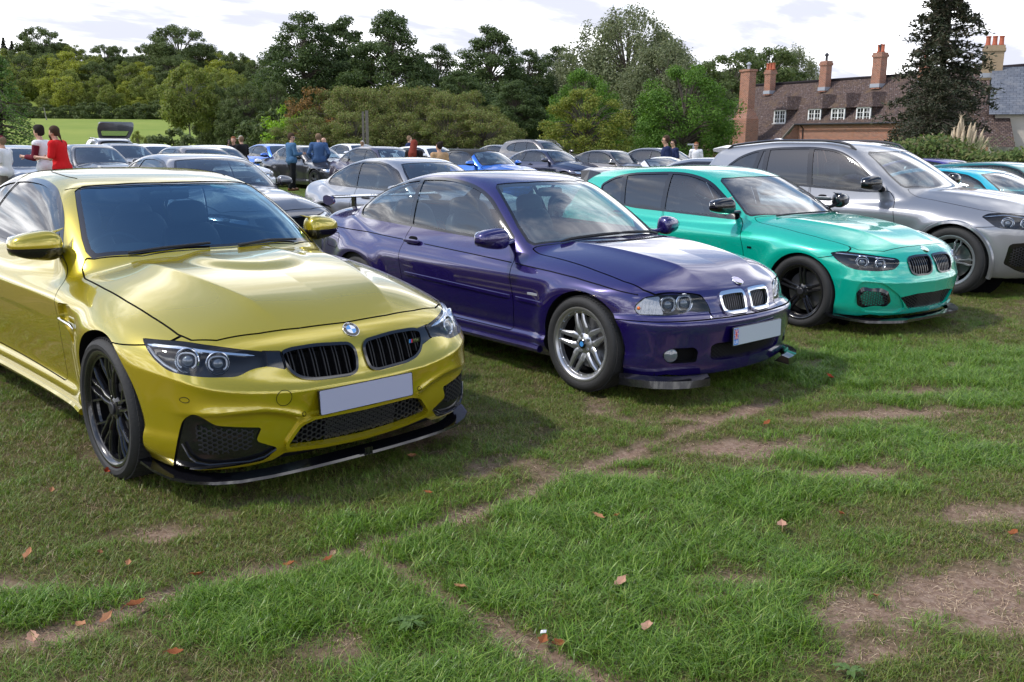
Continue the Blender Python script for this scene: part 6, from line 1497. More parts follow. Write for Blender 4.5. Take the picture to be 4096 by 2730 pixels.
    for y0, y1 in ((-.52, .05), (.0, .55)):
        pts = [(-.455-.30*y*y-.02, y, c.sz(-.475-.30*y*y, abs(y))+.016) for y in np.linspace(y0, y1, 8)]
        c.put('wiper', MB().tube(pts, [.006]+[.012]*6+[.006], 6), CM['rubber'])
    mirror_cap(c, (-.80, .955, .945), PAINT_P, PAINT_P, CM['chrome'], False, (-.84, c.sy(-.84, .93)-.02, .915), (.075, .115, .070))
    # boot wing
    vs = []
    ys = np.linspace(-.60, .60, 9)
    for y in ys: vs += [(-3.50+.03*abs(y), y, 1.083), (-3.58, y, 1.096), (-3.68, y, 1.076), (-3.58, y, 1.066)]
    wg = c.put('boot_wing', MB().add(vs, [(i*4+j, i*4+(j+1) % 4, i*4+4+(j+1) % 4, i*4+4+j) for i in range(8) for j in range(4)]), PAINT_P, smooth=True)
    for s_ in (-1, 1):
        poly = rounded([(-3.47, 1.04), (-3.53, 1.092), (-3.63, 1.10), (-3.69, 1.08), (-3.68, 1.02), (-3.58, 1.0)], .04)
        c.put('end_plate', MB().add([(x, s_*(.605+o*.02), z) for o in (0, 1) for x, z in poly], [tuple(range(len(poly))), tuple(range(len(poly), 2*len(poly)))[::-1]]+[(i, (i+1) % len(poly), len(poly)+(i+1) % len(poly), len(poly)+i) for i in range(len(poly))]), PAINT_P, parent=wg, smooth=False)
        c.put('wing_strut', MB().box((-3.58, s_*.35, 1.03), (.06, .02, .09)), CM['black'], parent=wg, smooth=False)
    c.recess('tail_lamp', rounded([(-3.52, .62), (-3.55, .80), (-3.9, .80), (-3.9, .62)], .02), 'side', .004, CM['red'], cond=lambda V, N: V[:, 0] < -3.3)
    line_strip(c, 'fuel_flap_line', [(-3.25, .80), (-3.06, .80), (-3.03, .77), (-3.03, .70), (-3.08, .67), (-3.25, .68), (-3.25, .80)], .005)
    cabin(c, dict(xd=-.62, zd=.925, xs=-1.42, xr=-2.25, top=1.17, hw=.62))
    add_wheels(c, .318, .240, .235, .868, 2.725, 'bbs', CM['alu'], mat('satin_lip', (.50, .50, .52), .34, .9), steer=0.)
    underbody(c, -3.4, .5, .70); c.finish(); return c
CAR_E46 = build_e46()

# ------------------------------------------------------------------ green hatchback
def build_f20(detail=True):
    c = Car('parked_car', P_F20, POSE['f20'], .018, PAINT_G)
    tag(c.root, 'bright green hatchback with black wheels and black mirrors, beside the purple coupe', 'car', 'cars parked in the front row')
    windscreen(c, [(-.475, -.2), (-.475, 0), (-.49, .14), (-.56, .40), (-.73, .67), (-.79, .685), (-.972, .635), (-1.25, .53), (-1.285, .47), (-1.235, .35), (-1.19, .1), (-1.185, -.2)], .025)
    side_windows(c, rounded([(-.83, .915, .02), (-1.03, 1.06, .1), (-1.325, 1.225, .15), (-1.591, 1.284, .2), (-1.854, 1.292, .2), (-2.405, 1.264, .2), (-2.66, 1.215, .12), (-2.83, 1.13, .05), (-2.80, 1.08, .03), (-2.55, .985, .08), (-2.231, .945, .1), (-1.76, .936, .1), (-1.07, .922, .05)], .05),
                 [((-1.05, 1.08), (-1.0, .9)), ((-1.845, 1.296), (-1.785, .929)), ((-2.493, 1.238), (-2.41, 1.0))], [CM['black'], CM['side'], CM['priv'], CM['priv']], .022, divw=.06)
    windscreen(c, [(-3.23, -.2), (-3.23, .45), (-3.26, .5), (-3.42, .55), (-3.44, -.2)], .02, CM['priv'], 'rear_window', True)
    interior_shell(c, -3.2, -.5); arches(c, (0, -2.69), .325, .347)
    KID = rounded([(.345, .636, .02), (.315, .664, .03), (.22, .675, .04), (.035, .672, .03), (.020, .64, .02), (.045, .53, .02), (.10, .505, .03), (.27, .506, .03), (.325, .53, .03), (.345, .58, .03)], .02)
    fr, core = c.band('grille_frame', KID, 0, .016, .010, CM['black'], True); c.emit('grille', push(core, .04), CM['void'], True)
    def edge(y, hi):
        z = np.linspace(.48, .7, 120); d = sdpoly(KID, np.full(120, y), z); i_ = z[d < -.015]
        return (i_.max() if hi else i_.min()) if len(i_) else .6
    slats(c, 'slat', [.065+k*.031 for k in range(9)], lambda y: edge(y, 0), lambda y: edge(y, 1), fr, .008, .004, CM['black'], deep=.025)
    HL = rounded([(.530, .697, .01), (.490, .638, .04), (.42, .590, .05), (.345, .565, .04), (.168, .558, .04), (.02, .570, .03), (-.030, .610, .02), (-.042, .642, .02), (-.01, .662, .03), (.275, .700, .05), (.44, .716, .03)], .03)
    H = headlight_m4(c, 35, HL)
    for u, v, r in ((.30, .632, .040), (.14, .620, .037)): lamp_ring(c, 35, u, v, r, H, .022)
    us = np.linspace(.49, .0, 12); pts = c.sul(np.stack([us, np.interp(us, [0, .26, .49], [.655, .688, .700])], 1), 35, .012)
    c.put('brow', MB().tube(pts, [.004]+[.011]*10+[.004], 8, flat=.7), CM['reflector'], True, H)
    c.panel('bonnet', [(-.46, -.2), (-.46, 0), (-.475, .14), (-.55, .40), (-.70, .655), (-.66, .675), (-.45, .70), (-.14, .728), (.12, .728), (.372, .703), (.441, .690), (.52, .60), (.57, .51), (.595, .30), (.605, .1), (.605, -.2)], 'top', .006, False, cond=lambda V, N: (V[:, 2] > .6) & (N[:, 2] > .1))
    # intakes
    SIO = rounded([(.418, .275, .04), (.405, .43, .04), (.365, .476, .04), (.21, .466, .06), (.02, .345, .03), (-.06, .225, .02), (.03, .188, .03), (.33, .208, .04)], .03)
    c.recess('corner_intake', SIO, 30, .016, PAINT_G)
    SI = rounded([(.408, .37), (.372, .422), (.206, .414), (.137, .387), (.096, .296), (.131, .252), (.352, .241), (.393, .261)], .02)
    ph = c.phi(SI, 30)
    SI2 = rounded([(.385, .36), (.36, .392), (.22, .386), (.158, .366), (.125, .30), (.147, .272), (.345, .262), (.375, .278)], .02)
    vs = np.concatenate([c.sul(SI, 30, .013), c.sul(SI2, 30, .004), c.sul(SI2, 30, .013)])
    n = len(SI)
    if len(SI2) == n:
        si = c.put('intake_surround', MB().add(vs, [(i, (i+1) % n, n+(i+1) % n, n+i) for i in range(n)]+[(n+i, n+(i+1) % n, 2*n+(i+1) % n, 2*n+i) for i in range(n)]), CM['black'], True)
        c.put('intake_floor', MB().add(vs[2*n:], [tuple(range(n))]), CM['void'], True, si, smooth=False)
    honeycomb(c, 30, SI2, None, .036, .006, .0028, 1.2, 'intake_mesh', .62)
    LOW = rounded([(-.2, .352), (.24, .353, .02), (.435, .330, .01), (.30, .212, .03), (.13, .210), (-.2, .202)], .01)
    c.recess('lower_grille', LOW, 0, .05, CM['void'], PAINT_G, False); honeycomb(c, 0, LOW, None, .042, .02, .003, 1.15, 'lower_mesh', .62)
    c.panel('front_bumper', [(-.2, .05), (.95, .05), (.95, .60), (.88, .64), (.78, .70), (.72, .735), (.66, .80), (-.2, .80)], 0, .005, False, cond=lambda V, N: V[:, 0] > .16+.10*(1-sstep(.3, .6, V[:, 2])))
    lip = [(.80, 0), (.798, .2), (.785, .36), (.80, .42), (.76, .52), (.70, .62), (.62, .72), (.50, .80), (.38, .85), (.30, .87)]; vs = []
    for k, (x, y) in enumerate(lip):
        z = .118+.012*max(0, k-6); vs += [(x-.01, y, z), (x-.013, y, z+.022), (x-.09, y*.92, z+.032), (x-.10, y*.9, z)]
    n = len(lip); fs = [(k*4+j, k*4+(j+1) % 4, k*4+4+(j+1) % 4, k*4+4+j) for k in range(n-1) for j in range(4)]
    m = MB().add(vs, fs); m.add(np.array(vs)*np.array([1, -1, 1]), [q[::-1] for q in fs]); c.put('front_splitter', m, CM['black'])
    c.panel('door', rounded([(-.80, .915, .01), (-.70, .80, .05), (-.645, .66, .1), (-.63, .52, .1), (-.66, .30, .03), (-1.66, .30, .03), (-1.70, .66, .1), (-1.765, .925, .01)], .05), 'side', .006)
    c.panel('rear_door', rounded([(-1.785, .925, .01), (-1.72, .66, .1), (-1.68, .30, .03), (-2.2, .30, .05), (-2.42, .60, .15), (-2.58, .97, .01), (-2.23, .935, .02)], .05), 'side', .006)
    handle(c, -1.73, -1.49, .825, PAINT_G); handle(c, -2.55, -2.31, .85, PAINT_G)
    mirror_cap(c, (-.86, .955, 1.03), CM['black'], CM['black'], CM['chrome'], True, (-.86, c.sy(-.86, .95)-.02, .965), (.08, .12, .072))
    p = np.array((0, 0, .712)); p[0] = c.sx(0, .712); roundel(c, p+c.nrm(p)*.006, (.5, 0, .86), .041, mat('badge_pale', (.45, .62, .58), .3, .4, .8))
    y = c.sy(-.57, .664); c.put('wing_badge', MB().box((-.57, y+.001, .664), (.05, .004, .018)), CM['black'], True, smooth=False)
    for y0, y1 in ((-.5, .05), (.0, .5)):
        pts = [(-.485-.34*y*y, y, c.sz(-.485-.34*y*y, abs(y))+.014) for y in np.linspace(y0, y1, 8)]; c.put('wiper', MB().tube(pts, .008, 6), CM['rubber'])
    # black roof spoiler
    vs = []; ys = np.linspace(-.56, .56, 9)
    for y in ys: x0 = -3.02+.12*y*y; z0 = c.sz(x0, abs(y)); vs += [(x0, y, z0+.004), (x0-.20, y, z0+.030), (x0-.34, y, z0+.022), (x0-.33, y, z0-.012), (x0-.18, y, z0-.02)]
    sp_ = c.put('roof_spoiler', MB().add(vs, [(i*5+j, i*5+(j+1) % 5, i*5+5+(j+1) % 5, i*5+5+j) for i in range(8) for j in range(5)]+[(0, 1, 2, 3, 4), (44, 43, 42, 41, 40)]), CM['black'])
    for s_ in (-1, 1): c.put('spoiler_fin', MB().add([(-2.98, s_*.56, 1.27), (-3.15, s_*.57, 1.29), (-3.30, s_*.57, 1.28), (-3.28, s_*.60, 1.14), (-3.16, s_*.62, 1.13)], [(0, 1, 2, 3, 4)]), CM['black'], parent=sp_, smooth=False)
    cabin(c, dict(xd=-.66, zd=.93, xs=-1.42, xr=-2.3, top=1.18, hw=.62))
    # pale racing-style seat shell seen through the door glass
    add_wheels(c, .325, .245, .235, .872, 2.69, 'y', mat('black_alloy', (.012, .012, .014), .22, .2, .6), steer=0.)
    underbody(c, -3.4, .5, .70); c.finish(); return c
CAR_F20 = build_f20()

# ------------------------------------------------------------------ silver-grey tall estate
def build_x3():
    c = Car('parked_car', P_X3, POSE['x3'], .020, PAINT_S)
    tag(c.root, 'tall silver-grey estate car with dark rear glass, behind the green hatchback', 'car', 'cars parked in the front row')
    windscreen(c, [(-.40, -.2), (-.40, 0), (-.415, .10), (-.52, .39), (-.70, .68), (-.76, .695), (-.923, .676), (-1.27, .565), (-1.30, .50), (-1.24, .41), (-1.19, .2), (-1.175, 0), (-1.175, -.2)], .03)
    side_windows(c, rounded([(-.90, 1.09, .02), (-1.157, 1.258, .1), (-1.367, 1.416, .15), (-1.604, 1.515, .2), (-1.968, 1.548, .2), (-2.517, 1.53, .2), (-2.80, 1.49, .15), (-3.02, 1.41, .08), (-3.19, 1.29, .04), (-3.10, 1.20, .05), (-2.75, 1.155, .1), (-2.38, 1.135, .1), (-1.75, 1.105, .1), (-1.14, 1.082, .05)], .05),
                 [((-1.10, 1.22), (-1.04, 1.05)), ((-1.97, 1.546), (-1.86, 1.10)), ((-2.60, 1.52), (-2.56, 1.15)), ((-2.70, 1.514), (-2.74, 1.15))], [CM['black'], CM['side'], CM['priv'], CM['priv'], CM['priv']], .026, divw=.07)
    windscreen(c, [(-3.46, -.2), (-3.46, .45), (-3.5, .5), (-3.68, .56), (-3.72, -.2)], .02, CM['priv'], 'rear_window', True)
    interior_shell(c, -3.4, -.45); arches(c, (0, -2.864), .372, .405)
    for x in (0, -2.864):      # arch trims
        a = np.radians(np.linspace(-22, 202, 40)); m = MB(); pts = []
        rr = np.array([[.402, .407, .435, .448]]); oo = np.array([[0, .02, .02, -.004]]); X = x+rr*np.cos(a)[:, None]; Z = .372+rr*np.sin(a)[:, None]
        vs = np.stack([X, c.sy(X, np.maximum(Z, .25))+oo, Z], -1).reshape(-1, 3)
        c.put('arch_trim', MB().add(vs, [(i*4+j, i*4+j+1, i*4+5+j, i*4+4+j) for i in range(len(a)-1) for j in range(3)]), PAINT_S, True)
    HL = rounded([(.540, .862, .01), (.47, .897, .03), (.33, .910, .04), (.15, .885, .04), (.02, .86, .03), (.03, .79, .02), (.12, .75, .03), (.224, .745, .04), (.467, .757, .05)], .03)
    H = headlight_m4(c, 35, HL)
    for u, v, r in ((.36, .815, .046), (.18, .805, .046)): lamp_ring(c, 35, u, v, r, H, .022)
    us = np.linspace(.51, .05, 12); pts = c.sul(np.stack([us, np.interp(us, [.05, .33, .51], [.858, .895, .872])], 1), 35, .012)
    c.put('brow', MB().tube(pts, [.004]+[.011]*10+[.004], 8, flat=.7), CM['reflector'], True, H)
    KID = rounded([(.40, .83, .03), (.25, .875, .05), (.04, .87, .03), (.02, .72, .03), (.06, .64, .03), (.30, .64, .05), (.39, .72, .04)], .03)
    fr, core = c.band('grille_frame', KID, 0, .018, .010, CM['black'], True); c.emit('grille', push(core, .04), CM['void'], True)
    slats(c, 'slat', [.07+k*.036 for k in range(8)], lambda y: .66, lambda y: .85-.03*(y > .25), fr, .01, .006, CM['black'], deep=.02)
    c.panel('bonnet', [(-.38, -.2), (-.38, 0), (-.40, .10), (-.50, .39), (-.68, .67), (-.64, .70), (-.2, .74), (.2, .745), (.42, .70), (.56, .58), (.66, .40), (.70, 0), (.70, -.2)], 'top', .006, False, cond=lambda V, N: (V[:, 2] > .8) & (N[:, 2] > .1))
    SI = rounded([(.452, .385, .02), (.425, .598, .04), (.28, .615, .03), (.12, .50, .03), (.14, .33, .02), (.22, .285, .02), (.33, .32, .03)], .03)
    c.recess('corner_intake', SI, 30, .02, CM['black']); honeycomb(c, 30, rounded([(.41, .40), (.39, .55), (.28, .57), (.15, .48), (.16, .36), (.32, .35)], .02), None, .045, .006, .003, 1.2, 'intake_mesh', .62)
    c.panel('front_bumper', [(-.2, .05), (.99, .05), (.99, .74), (.93, .75), (.80, .79), (.74, .84), (.66, .95), (-.2, .95)], 0, .005, False, cond=lambda V, N: V[:, 0] > .20+.12*(1-sstep(.4, .75, V[:, 2])))
    c.panel('door', rounded([(-.83, 1.08, .01), (-.75, 1.0, .05), (-.70, .86, .1), (-.665, .70, .1), (-.70, .36, .03), (-1.78, .36, .03), (-1.80, .8, .1), (-1.84, 1.095, .01)], .05), 'side', .007)
    c.panel('rear_door', rounded([(-1.86, 1.095, .01), (-1.82, .8, .1), (-1.80, .36, .03), (-2.36, .36, .05), (-2.52, .70, .15), (-2.66, 1.14, .01)], .05), 'side', .007)
    handle(c, -1.76, -1.52, .97, PAINT_S); handle(c, -2.56, -2.32, .99, PAINT_S)
    mirror_cap(c, (-.95, 1.025, 1.17), CM['black'], CM['black'], CM['chrome'], True, (-.95, c.sy(-.95, 1.10)-.02, 1.10), (.085, .125, .082))
    for s_ in (1,):
        xs = np.linspace(-1.42, -3.30, 24); pts = np.stack([xs, 0*xs+.585, c.sz(xs, .585)+.030], 1); pts[0] = (xs[0], .585, c.sz(xs[0], .585)-.004); pts[-1] = (xs[-1], .585, c.sz(xs[-1], .585)-.004)
        c.put('roof_rail', MB().tube(pts, .016, 8), CM['black'], True)
    vs = []; ys = np.linspace(-.58, .58, 9)
    for y in ys: x0 = -3.30+.10*y*y; z0 = c.sz(x0, abs(y)); vs += [(x0, y, z0+.004), (x0-.17, y, z0+.002), (x0-.30, y, z0-.018), (x0-.29, y, z0-.05), (x0-.15, y, z0-.07)]
    c.put('roof_spoiler', MB().add(vs, [(i*5+j, i*5+(j+1) % 5, i*5+5+(j+1) % 5, i*5+5+j) for i in range(8) for j in range(5)]+[(0, 1, 2, 3, 4), (44, 43, 42, 41, 40)]), PAINT_S)
    c.put('roof_antenna', MB().add(*superq((-2.9, 0, c.sz(-2.9, 0)+.03), (.09, .02, .035), .9, .9, taper=.5)), PAINT_S)
    p = np.array((0, 0, .915)); p[0] = c.sx(0, .915); roundel(c, p+c.nrm(p)*.003, c.nrm(p), .041)
    cabin(c, dict(xd=-.62, zd=1.10, xs=-1.42, xr=-2.35, top=1.40, hw=.66))
    add_wheels(c, .372, .272, .255, .935, 2.864, 'multi', mat('two_tone_alloy', (.34, .36, .38), .28, .7, .4), steer=0.)
    underbody(c, -3.6, .5, .76, .26); c.finish(); return c
CAR_X3 = build_x3()
# ------------------------------------------------------------------ cars in the rows behind
import copy
def vary_P(P, **k):
    q = copy.deepcopy(P); q.update(k); return q
P_SED = vary_P(P_E46, gtop=[(-.2, .80), (-.45, .925), (-.7, 1.075), (-.95, 1.21), (-1.15, 1.31), (-1.4, 1.375), (-1.75, 1.405), (-2.2, 1.40), (-2.55, 1.355), (-2.9, 1.22), (-3.15, 1.07), (-3.35, .94)], zt=1.44)
P_CAB = vary_P(P_M4)
BG = dict(
 coupe=dict(P=P_M4, wb=2.812, ws=[(-.470, -.2), (-.470, 0), (-.565, .46), (-.70, .672), (-.85, .667), (-1.078, .602), (-1.25, .52), (-1.185, .34), (-1.13, 0), (-1.13, -.2)],
  dlo=[(-.95, 1.01), (-1.2, 1.215), (-1.4, 1.295), (-1.7, 1.335), (-2.0, 1.335), (-2.4, 1.28), (-2.68, 1.17), (-2.84, 1.06), (-2.8, 1.02), (-1.8, 1.01)], divs=[((-2.1, 1.36), (-2.2, 1.0))],
  rw=[(-2.62, -.2), (-2.62, 0), (-2.75, .50), (-3.10, .58), (-3.14, 0), (-3.14, -.2)], hood=[(-.455, -.2), (-.455, 0), (-.553, .46), (-.70, .71), (-.5, .755), (.2, .745), (.5, .715), (.64, .44), (.683, 0), (.683, -.2)],
  HL=[(.50, .735), (.43, .655), (.36, .62), (.075, .597), (-.05, .625), (-.045, .684), (.16, .72), (.313, .738)], KID=[(.40, .672), (.216, .689), (.03, .672), (.02, .56), (.07, .525), (.31, .545), (.39, .62)],
  low=[(-.2, .36), (.3, .36), (.40, .27), (.38, .24), (-.2, .22)], door=[(-.90, .99), (-.76, .86), (-.70, .60), (-.755, .33), (-2.02, .345), (-2.22, .7), (-2.28, .985)], mir=(-.93, .93, 1.045), mira=(-.92, 1.005), R=.335, rim=.245, yt=.91, cab=dict(xd=-.62, zd=.985, xs=-1.35, xr=-2.2, top=1.18), plate=.435),
 e36=dict(P=P_E46, wb=2.725, ws=[(-.445, -.2), (-.445, 0), (-.55, .47), (-.69, .68), (-.867, .659), (-1.09, .589), (-1.28, .50), (-1.21, .26), (-1.185, 0), (-1.185, -.2)],
  dlo=[(-.86, .935), (-1.2, 1.175), (-1.45, 1.255), (-1.73, 1.295), (-2.07, 1.29), (-2.43, 1.24), (-2.78, 1.12), (-2.90, 1.0), (-2.86, .965), (-1.3, .935)], divs=[((-2.13, 1.30), (-2.05, .94))],
  rw=[(-2.52, -.2), (-2.52, 0), (-2.66, .47), (-3.05, .56), (-3.17, 0), (-3.17, -.2)], hood=[(-.425, -.2), (-.425, 0), (-.53, .47), (-.65, .68), (.02, .704), (.35, .70), (.50, .58), (.60, .30), (.61, -.2)],
  HL=[(.415, .594), (.36, .668), (.22, .685), (.0, .68), (-.08, .575), (.21, .56)], KID=[(.22, .67), (.03, .675), (.022, .552), (.20, .545)], low=[(-.2, .37), (.5, .37), (.48, .27), (-.2, .25)],
  door=[(-.80, .905), (-.70, .66), (-.67, .30), (-1.98, .30), (-2.07, .7), (-2.03, .935)], mir=(-.80, .945, .95), mira=(-.84, .915), R=.315, rim=.225, yt=.862, cab=dict(xd=-.62, zd=.925, xs=-1.42, xr=-2.25, top=1.15, hw=.62), plate=.414),
 hatch=dict(P=P_F20, wb=2.69, ws=[(-.475, -.2), (-.475, 0), (-.56, .40), (-.76, .68), (-.972, .635), (-1.27, .50), (-1.19, .1), (-1.185, -.2)],
  dlo=[(-.88, .93), (-1.32, 1.21), (-1.59, 1.275), (-1.85, 1.285), (-2.4, 1.255), (-2.66, 1.20), (-2.8, 1.11), (-2.5, .98), (-1.76, .945)], divs=[((-1.845, 1.296), (-1.785, .929)), ((-2.493, 1.238), (-2.41, 1.0))],
  rw=[(-3.23, -.2), (-3.23, .45), (-3.42, .55), (-3.44, -.2)], hood=[(-.46, -.2), (-.46, 0), (-.55, .40), (-.69, .66), (.09, .665), (.404, .63), (.555, .50), (.603, 0), (.603, -.2)],
  HL=[(.51, .69), (.42, .59), (.168, .558), (-.03, .60), (-.04, .645), (.264, .697)], KID=[(.34, .65), (.035, .67), (.045, .53), (.3, .51)], low=[(-.2, .35), (.43, .33), (.3, .21), (-.2, .2)],
  door=[(-.80, .915), (-.645, .66), (-.66, .30), (-1.66, .30), (-1.70, .66), (-1.765, .925)], mir=(-.86, .955, 1.03), mira=(-.86, .965), R=.325, rim=.235, yt=.87, cab=dict(xd=-.66, zd=.93, xs=-1.42, xr=-2.3, top=1.16, hw=.62), plate=.44),
 sedan=dict(P=P_SED, wb=2.725, ws=[(-.445, -.2), (-.445, 0), (-.55, .47), (-.69, .68), (-.867, .659), (-1.09, .589), (-1.28, .50), (-1.21, .26), (-1.185, 0), (-1.185, -.2)],
  dlo=[(-.86, .935), (-1.2, 1.185), (-1.45, 1.275), (-1.73, 1.318), (-2.2, 1.312), (-2.55, 1.255), (-2.85, 1.10), (-2.93, 1.0), (-2.86, .965), (-1.3, .935)], divs=[((-1.70, 1.33), (-1.66, .93)), ((-2.56, 1.28), (-2.50, .94))],
  rw=[(-2.66, -.2), (-2.66, 0), (-2.78, .47), (-3.10, .56), (-3.20, 0), (-3.20, -.2)], hood=[(-.425, -.2), (-.425, 0), (-.53, .47), (-.65, .68), (.02, .704), (.35, .70), (.50, .58), (.60, .30), (.61, -.2)],
  HL=[(.415, .594), (.36, .668), (.22, .685), (.0, .68), (-.08, .575), (.21, .56)], KID=[(.26, .67), (.03, .68), (.022, .552), (.24, .55)], low=[(-.2, .37), (.5, .37), (.48, .27), (-.2, .25)],
  door=[(-.80, .905), (-.70, .66), (-.67, .30), (-1.58, .30), (-1.62, .7), (-1.66, .935)], mir=(-.80, .945, .96), mira=(-.84, .925), R=.318, rim=.23, yt=.865, cab=dict(xd=-.62, zd=.925, xs=-1.42, xr=-2.35, top=1.17, hw=.62), plate=.414),
 suv=dict(P=P_X3, wb=2.864, ws=[(-.40, -.2), (-.40, 0), (-.52, .39), (-.73, .69), (-.923, .676), (-1.28, .54), (-1.24, .41), (-1.175, 0), (-1.175, -.2)],
  dlo=[(-.95, 1.11), (-1.37, 1.40), (-1.6, 1.50), (-1.97, 1.53), (-2.52, 1.515), (-2.8, 1.475), (-3.02, 1.40), (-3.15, 1.29), (-3.0, 1.2), (-2.38, 1.15), (-1.75, 1.12)], divs=[((-1.95, 1.546), (-1.86, 1.10)), ((-2.64, 1.52), (-2.62, 1.15))],
  rw=[(-3.46, -.2), (-3.46, .45), (-3.68, .56), (-3.72, -.2)], hood=[(-.38, -.2), (-.38, 0), (-.50, .39), (-.66, .69), (.2, .745), (.42, .70), (.66, .40), (.70, 0), (.70, -.2)],
  HL=[(.54, .862), (.33, .91), (.02, .86), (.03, .78), (.224, .745), (.467, .757)], KID=[(.40, .83), (.04, .87), (.03, .65), (.35, .65)], low=[(-.2, .5), (.5, .5), (.45, .36), (-.2, .34)],
  door=[(-.83, 1.08), (-.70, .86), (-.70, .36), (-1.78, .36), (-1.80, .8), (-1.84, 1.095)], mir=(-.95, 1.025, 1.17), mira=(-.95, 1.10), R=.37, rim=.26, yt=.93, cab=dict(xd=-.62, zd=1.10, xs=-1.42, xr=-2.35, top=1.38, hw=.66), plate=.55))
BGP = {}
def bg_proto(kind, variant=''):
    """low-detail prototype; paint sits in an object-level slot so copies can be repainted"""
    s = BG[kind]; P = s['P']; pm = mat('bg_paint_default', (.3, .3, .3), .3, .3, 1.)
    c = Car('proto', P, (0, 0, 0), .040, pm)
    windscreen(c, rounded(s['ws'], .02), .03)
    open_ = variant == 'open'; soft = variant == 'soft'
    side_windows(c, rounded(s['dlo'], .05), s['divs'], [CM['side']]*3, .026, divw=.05)
    windscreen(c, rounded(s['rw'], .02), .03, CM['priv'], 'rear_window', True)
    if open_:
        # keep a frame round the screen, drop everything else above the waist
        zb = P['belt']+.02
        c.M, _ = c.keep(c.M, lambda V, N: np.minimum(V[:, 2]-zb, np.where((V[:, 0] > -1.20) & (V[:, 0] < -.3), np.abs(V[:, 0]*0)-1, 1)))
        for o in [q for q in c.root.children if q.name.split('.')[0] in ('side_window', 'window_trim', 'rear_window')]:
            for ch in list(o.children): bpy.data.objects.remove(ch)
            bpy.data.objects.remove(o)
    else: interior_shell(c, -3.2, -.5)
    if soft:
        zb = P['belt']+.045; top, _, c.M = c.take(lambda V, N: np.maximum(np.maximum(zb-V[:, 2], V[:, 0]+1.16), -3.25-V[:, 0]), c.M)
        c.emit('fabric_roof', top, mat('hood_fabric', (.012, .012, .013), .9, bump=(200, .2)))
    arches(c, (0, -s['wb']), s['R']+.008, s['R']+.032)
    c.panel('bonnet', s['hood'], 'top', .012, False, cond=lambda V, N: (V[:, 2] > .6) & (N[:, 2] > .1))
    ins, sg = c.take(c.phi(rounded(s['HL'], .02), 35)); H = c.emit('headlight', push(ins, .03), CM['reflector'], True); c.emit('lens', push(ins, .002), CM['lens'], True, H)
    p_, n_ = c.suv([np.mean([q[0] for q in s['HL']])], [np.mean([q[1] for q in s['HL']])], 35); c.put('projector', MB().add(*superq(p_[0]-n_[0]*.02, (.03, .05, .04), 1, 1, None, 10, 8)), CM['bulb'], True, H)
    fr, core = c.band('grille_frame', rounded(s['KID'], .02), 0, .018, .008, CM['black'], True); c.emit('grille', push(core, .02), CM['void'], True)
    c.recess('lower_grille', rounded(s['low'], .01), 0, .03, CM['void'], None, False)
    c.panel('door', rounded(s['door'], .05), 'side', .010)
    zz = s['door'][0][1]-.10; handle(c, -1.5 if kind in ('hatch', 'sedan', 'suv') else -1.85, -1.28 if kind in ('hatch', 'sedan', 'suv') else -1.63, zz, pm)
    xt = P['xr']+.25; zt = P['belt']-.12
    c.recess('tail_lamp', rounded([(xt, zt-.14), (xt-.02, zt), (xt-.6, zt), (xt-.6, zt-.14)], .02), 'side', .004, CM['red'], cond=lambda V, N: V[:, 0] < xt+.1)
    plate(c, 0, s['plate'], .525, .112, CM['plate'], .05)
    mirror_cap(c, s['mir'], pm, CM['black'], CM['chrome'], False, (s['mira'][0], c.sy(*s['mira'])-.01, s['mira'][1]), (.08, .115, .07))
    cabin(c, s['cab'])
    if open_: c.put('cabin_floor', MB().box((-1.6, 0, P['belt']-.22), (2.2, 1.4, .02)), CM['cloth'], smooth=False)
    if kind == 'suv':
        xs = np.linspace(-1.42, -3.30, 12); pts = np.stack([xs, 0*xs+.585, c.sz(xs, .585)+.030], 1); c.put('roof_rail', MB().tube(pts, .016, 6), CM['black'], True)
    add_wheels(c, s['R'], s['rim'], .23, s['yt'], s['wb'], 'y', mat('grey_alloy', (.16, .16, .17), .3, .6, .4))
    underbody(c, P['xr']+.3, .5, .70, .22); c.finish()
    r = c.root
    for o in all_kids(r):
        if o.type == 'MESH' and o.data.materials and o.data.materials[0] == pm: o['paint'] = 1
    return r
def all_kids(o):
    out = []
    for ch in o.children: out += [ch]+all_kids(ch)
    return out
def bg_car(kind, variant, paint, px, d, z0, yaw, label, group, ref=-1.7, soft=None, fy=0.):
    """px: picture column of the cabin middle; d: distance ahead"""
    key = (kind, variant)
    first = key not in BGP
    if first: BGP[key] = bg_proto(kind, variant); r = BGP[key]
    else: r = copy_tree(BGP[key])
    yw = math.radians(yaw)
    # world point of the cabin centre from the picture column at that depth
    X, Y = at_px(px, d)
    r.name = 'parked_car'
    r.location = (X-math.cos(yw)*ref, Y-math.sin(yw)*ref, z0); r.rotation_euler = (0, 0, yw)
    for o in all_kids(r):
        if o.get('paint'):
            o.material_slots[0].link = 'OBJECT'; o.material_slots[0].material = paint
    tag(r, label, 'car', group); return r
def paint(name, col, metal=.35, rough=.32): return mat(name, col, rough, metal, 1., crough=.02)
PT = dict(silver=paint('silver_paint', (.27, .28, .31), .6), white=paint('white_paint', (.78, .79, .82), .0), dgrey=paint('dark_grey_paint', (.045, .045, .052), .4), grey=paint('mid_grey_paint', (.14, .14, .155), .5),
 bronze=paint('bronze_grey_paint', (.16, .145, .14), .5), blue=paint('bright_blue_paint', (.012, .14, .62), .4), navy=paint('navy_paint', (.012, .014, .05), .4), plum=paint('plum_paint', (.06, .045, .075), .4), cyan=paint('cyan_paint', (.0, .42, .55), .3), teal=paint('dark_teal_paint', (.0, .16, .16), .4), ltblue=paint('pale_blue_paint', (.28, .36, .48), .4), ind=paint('indigo_paint', (.06, .04, .25), .4))
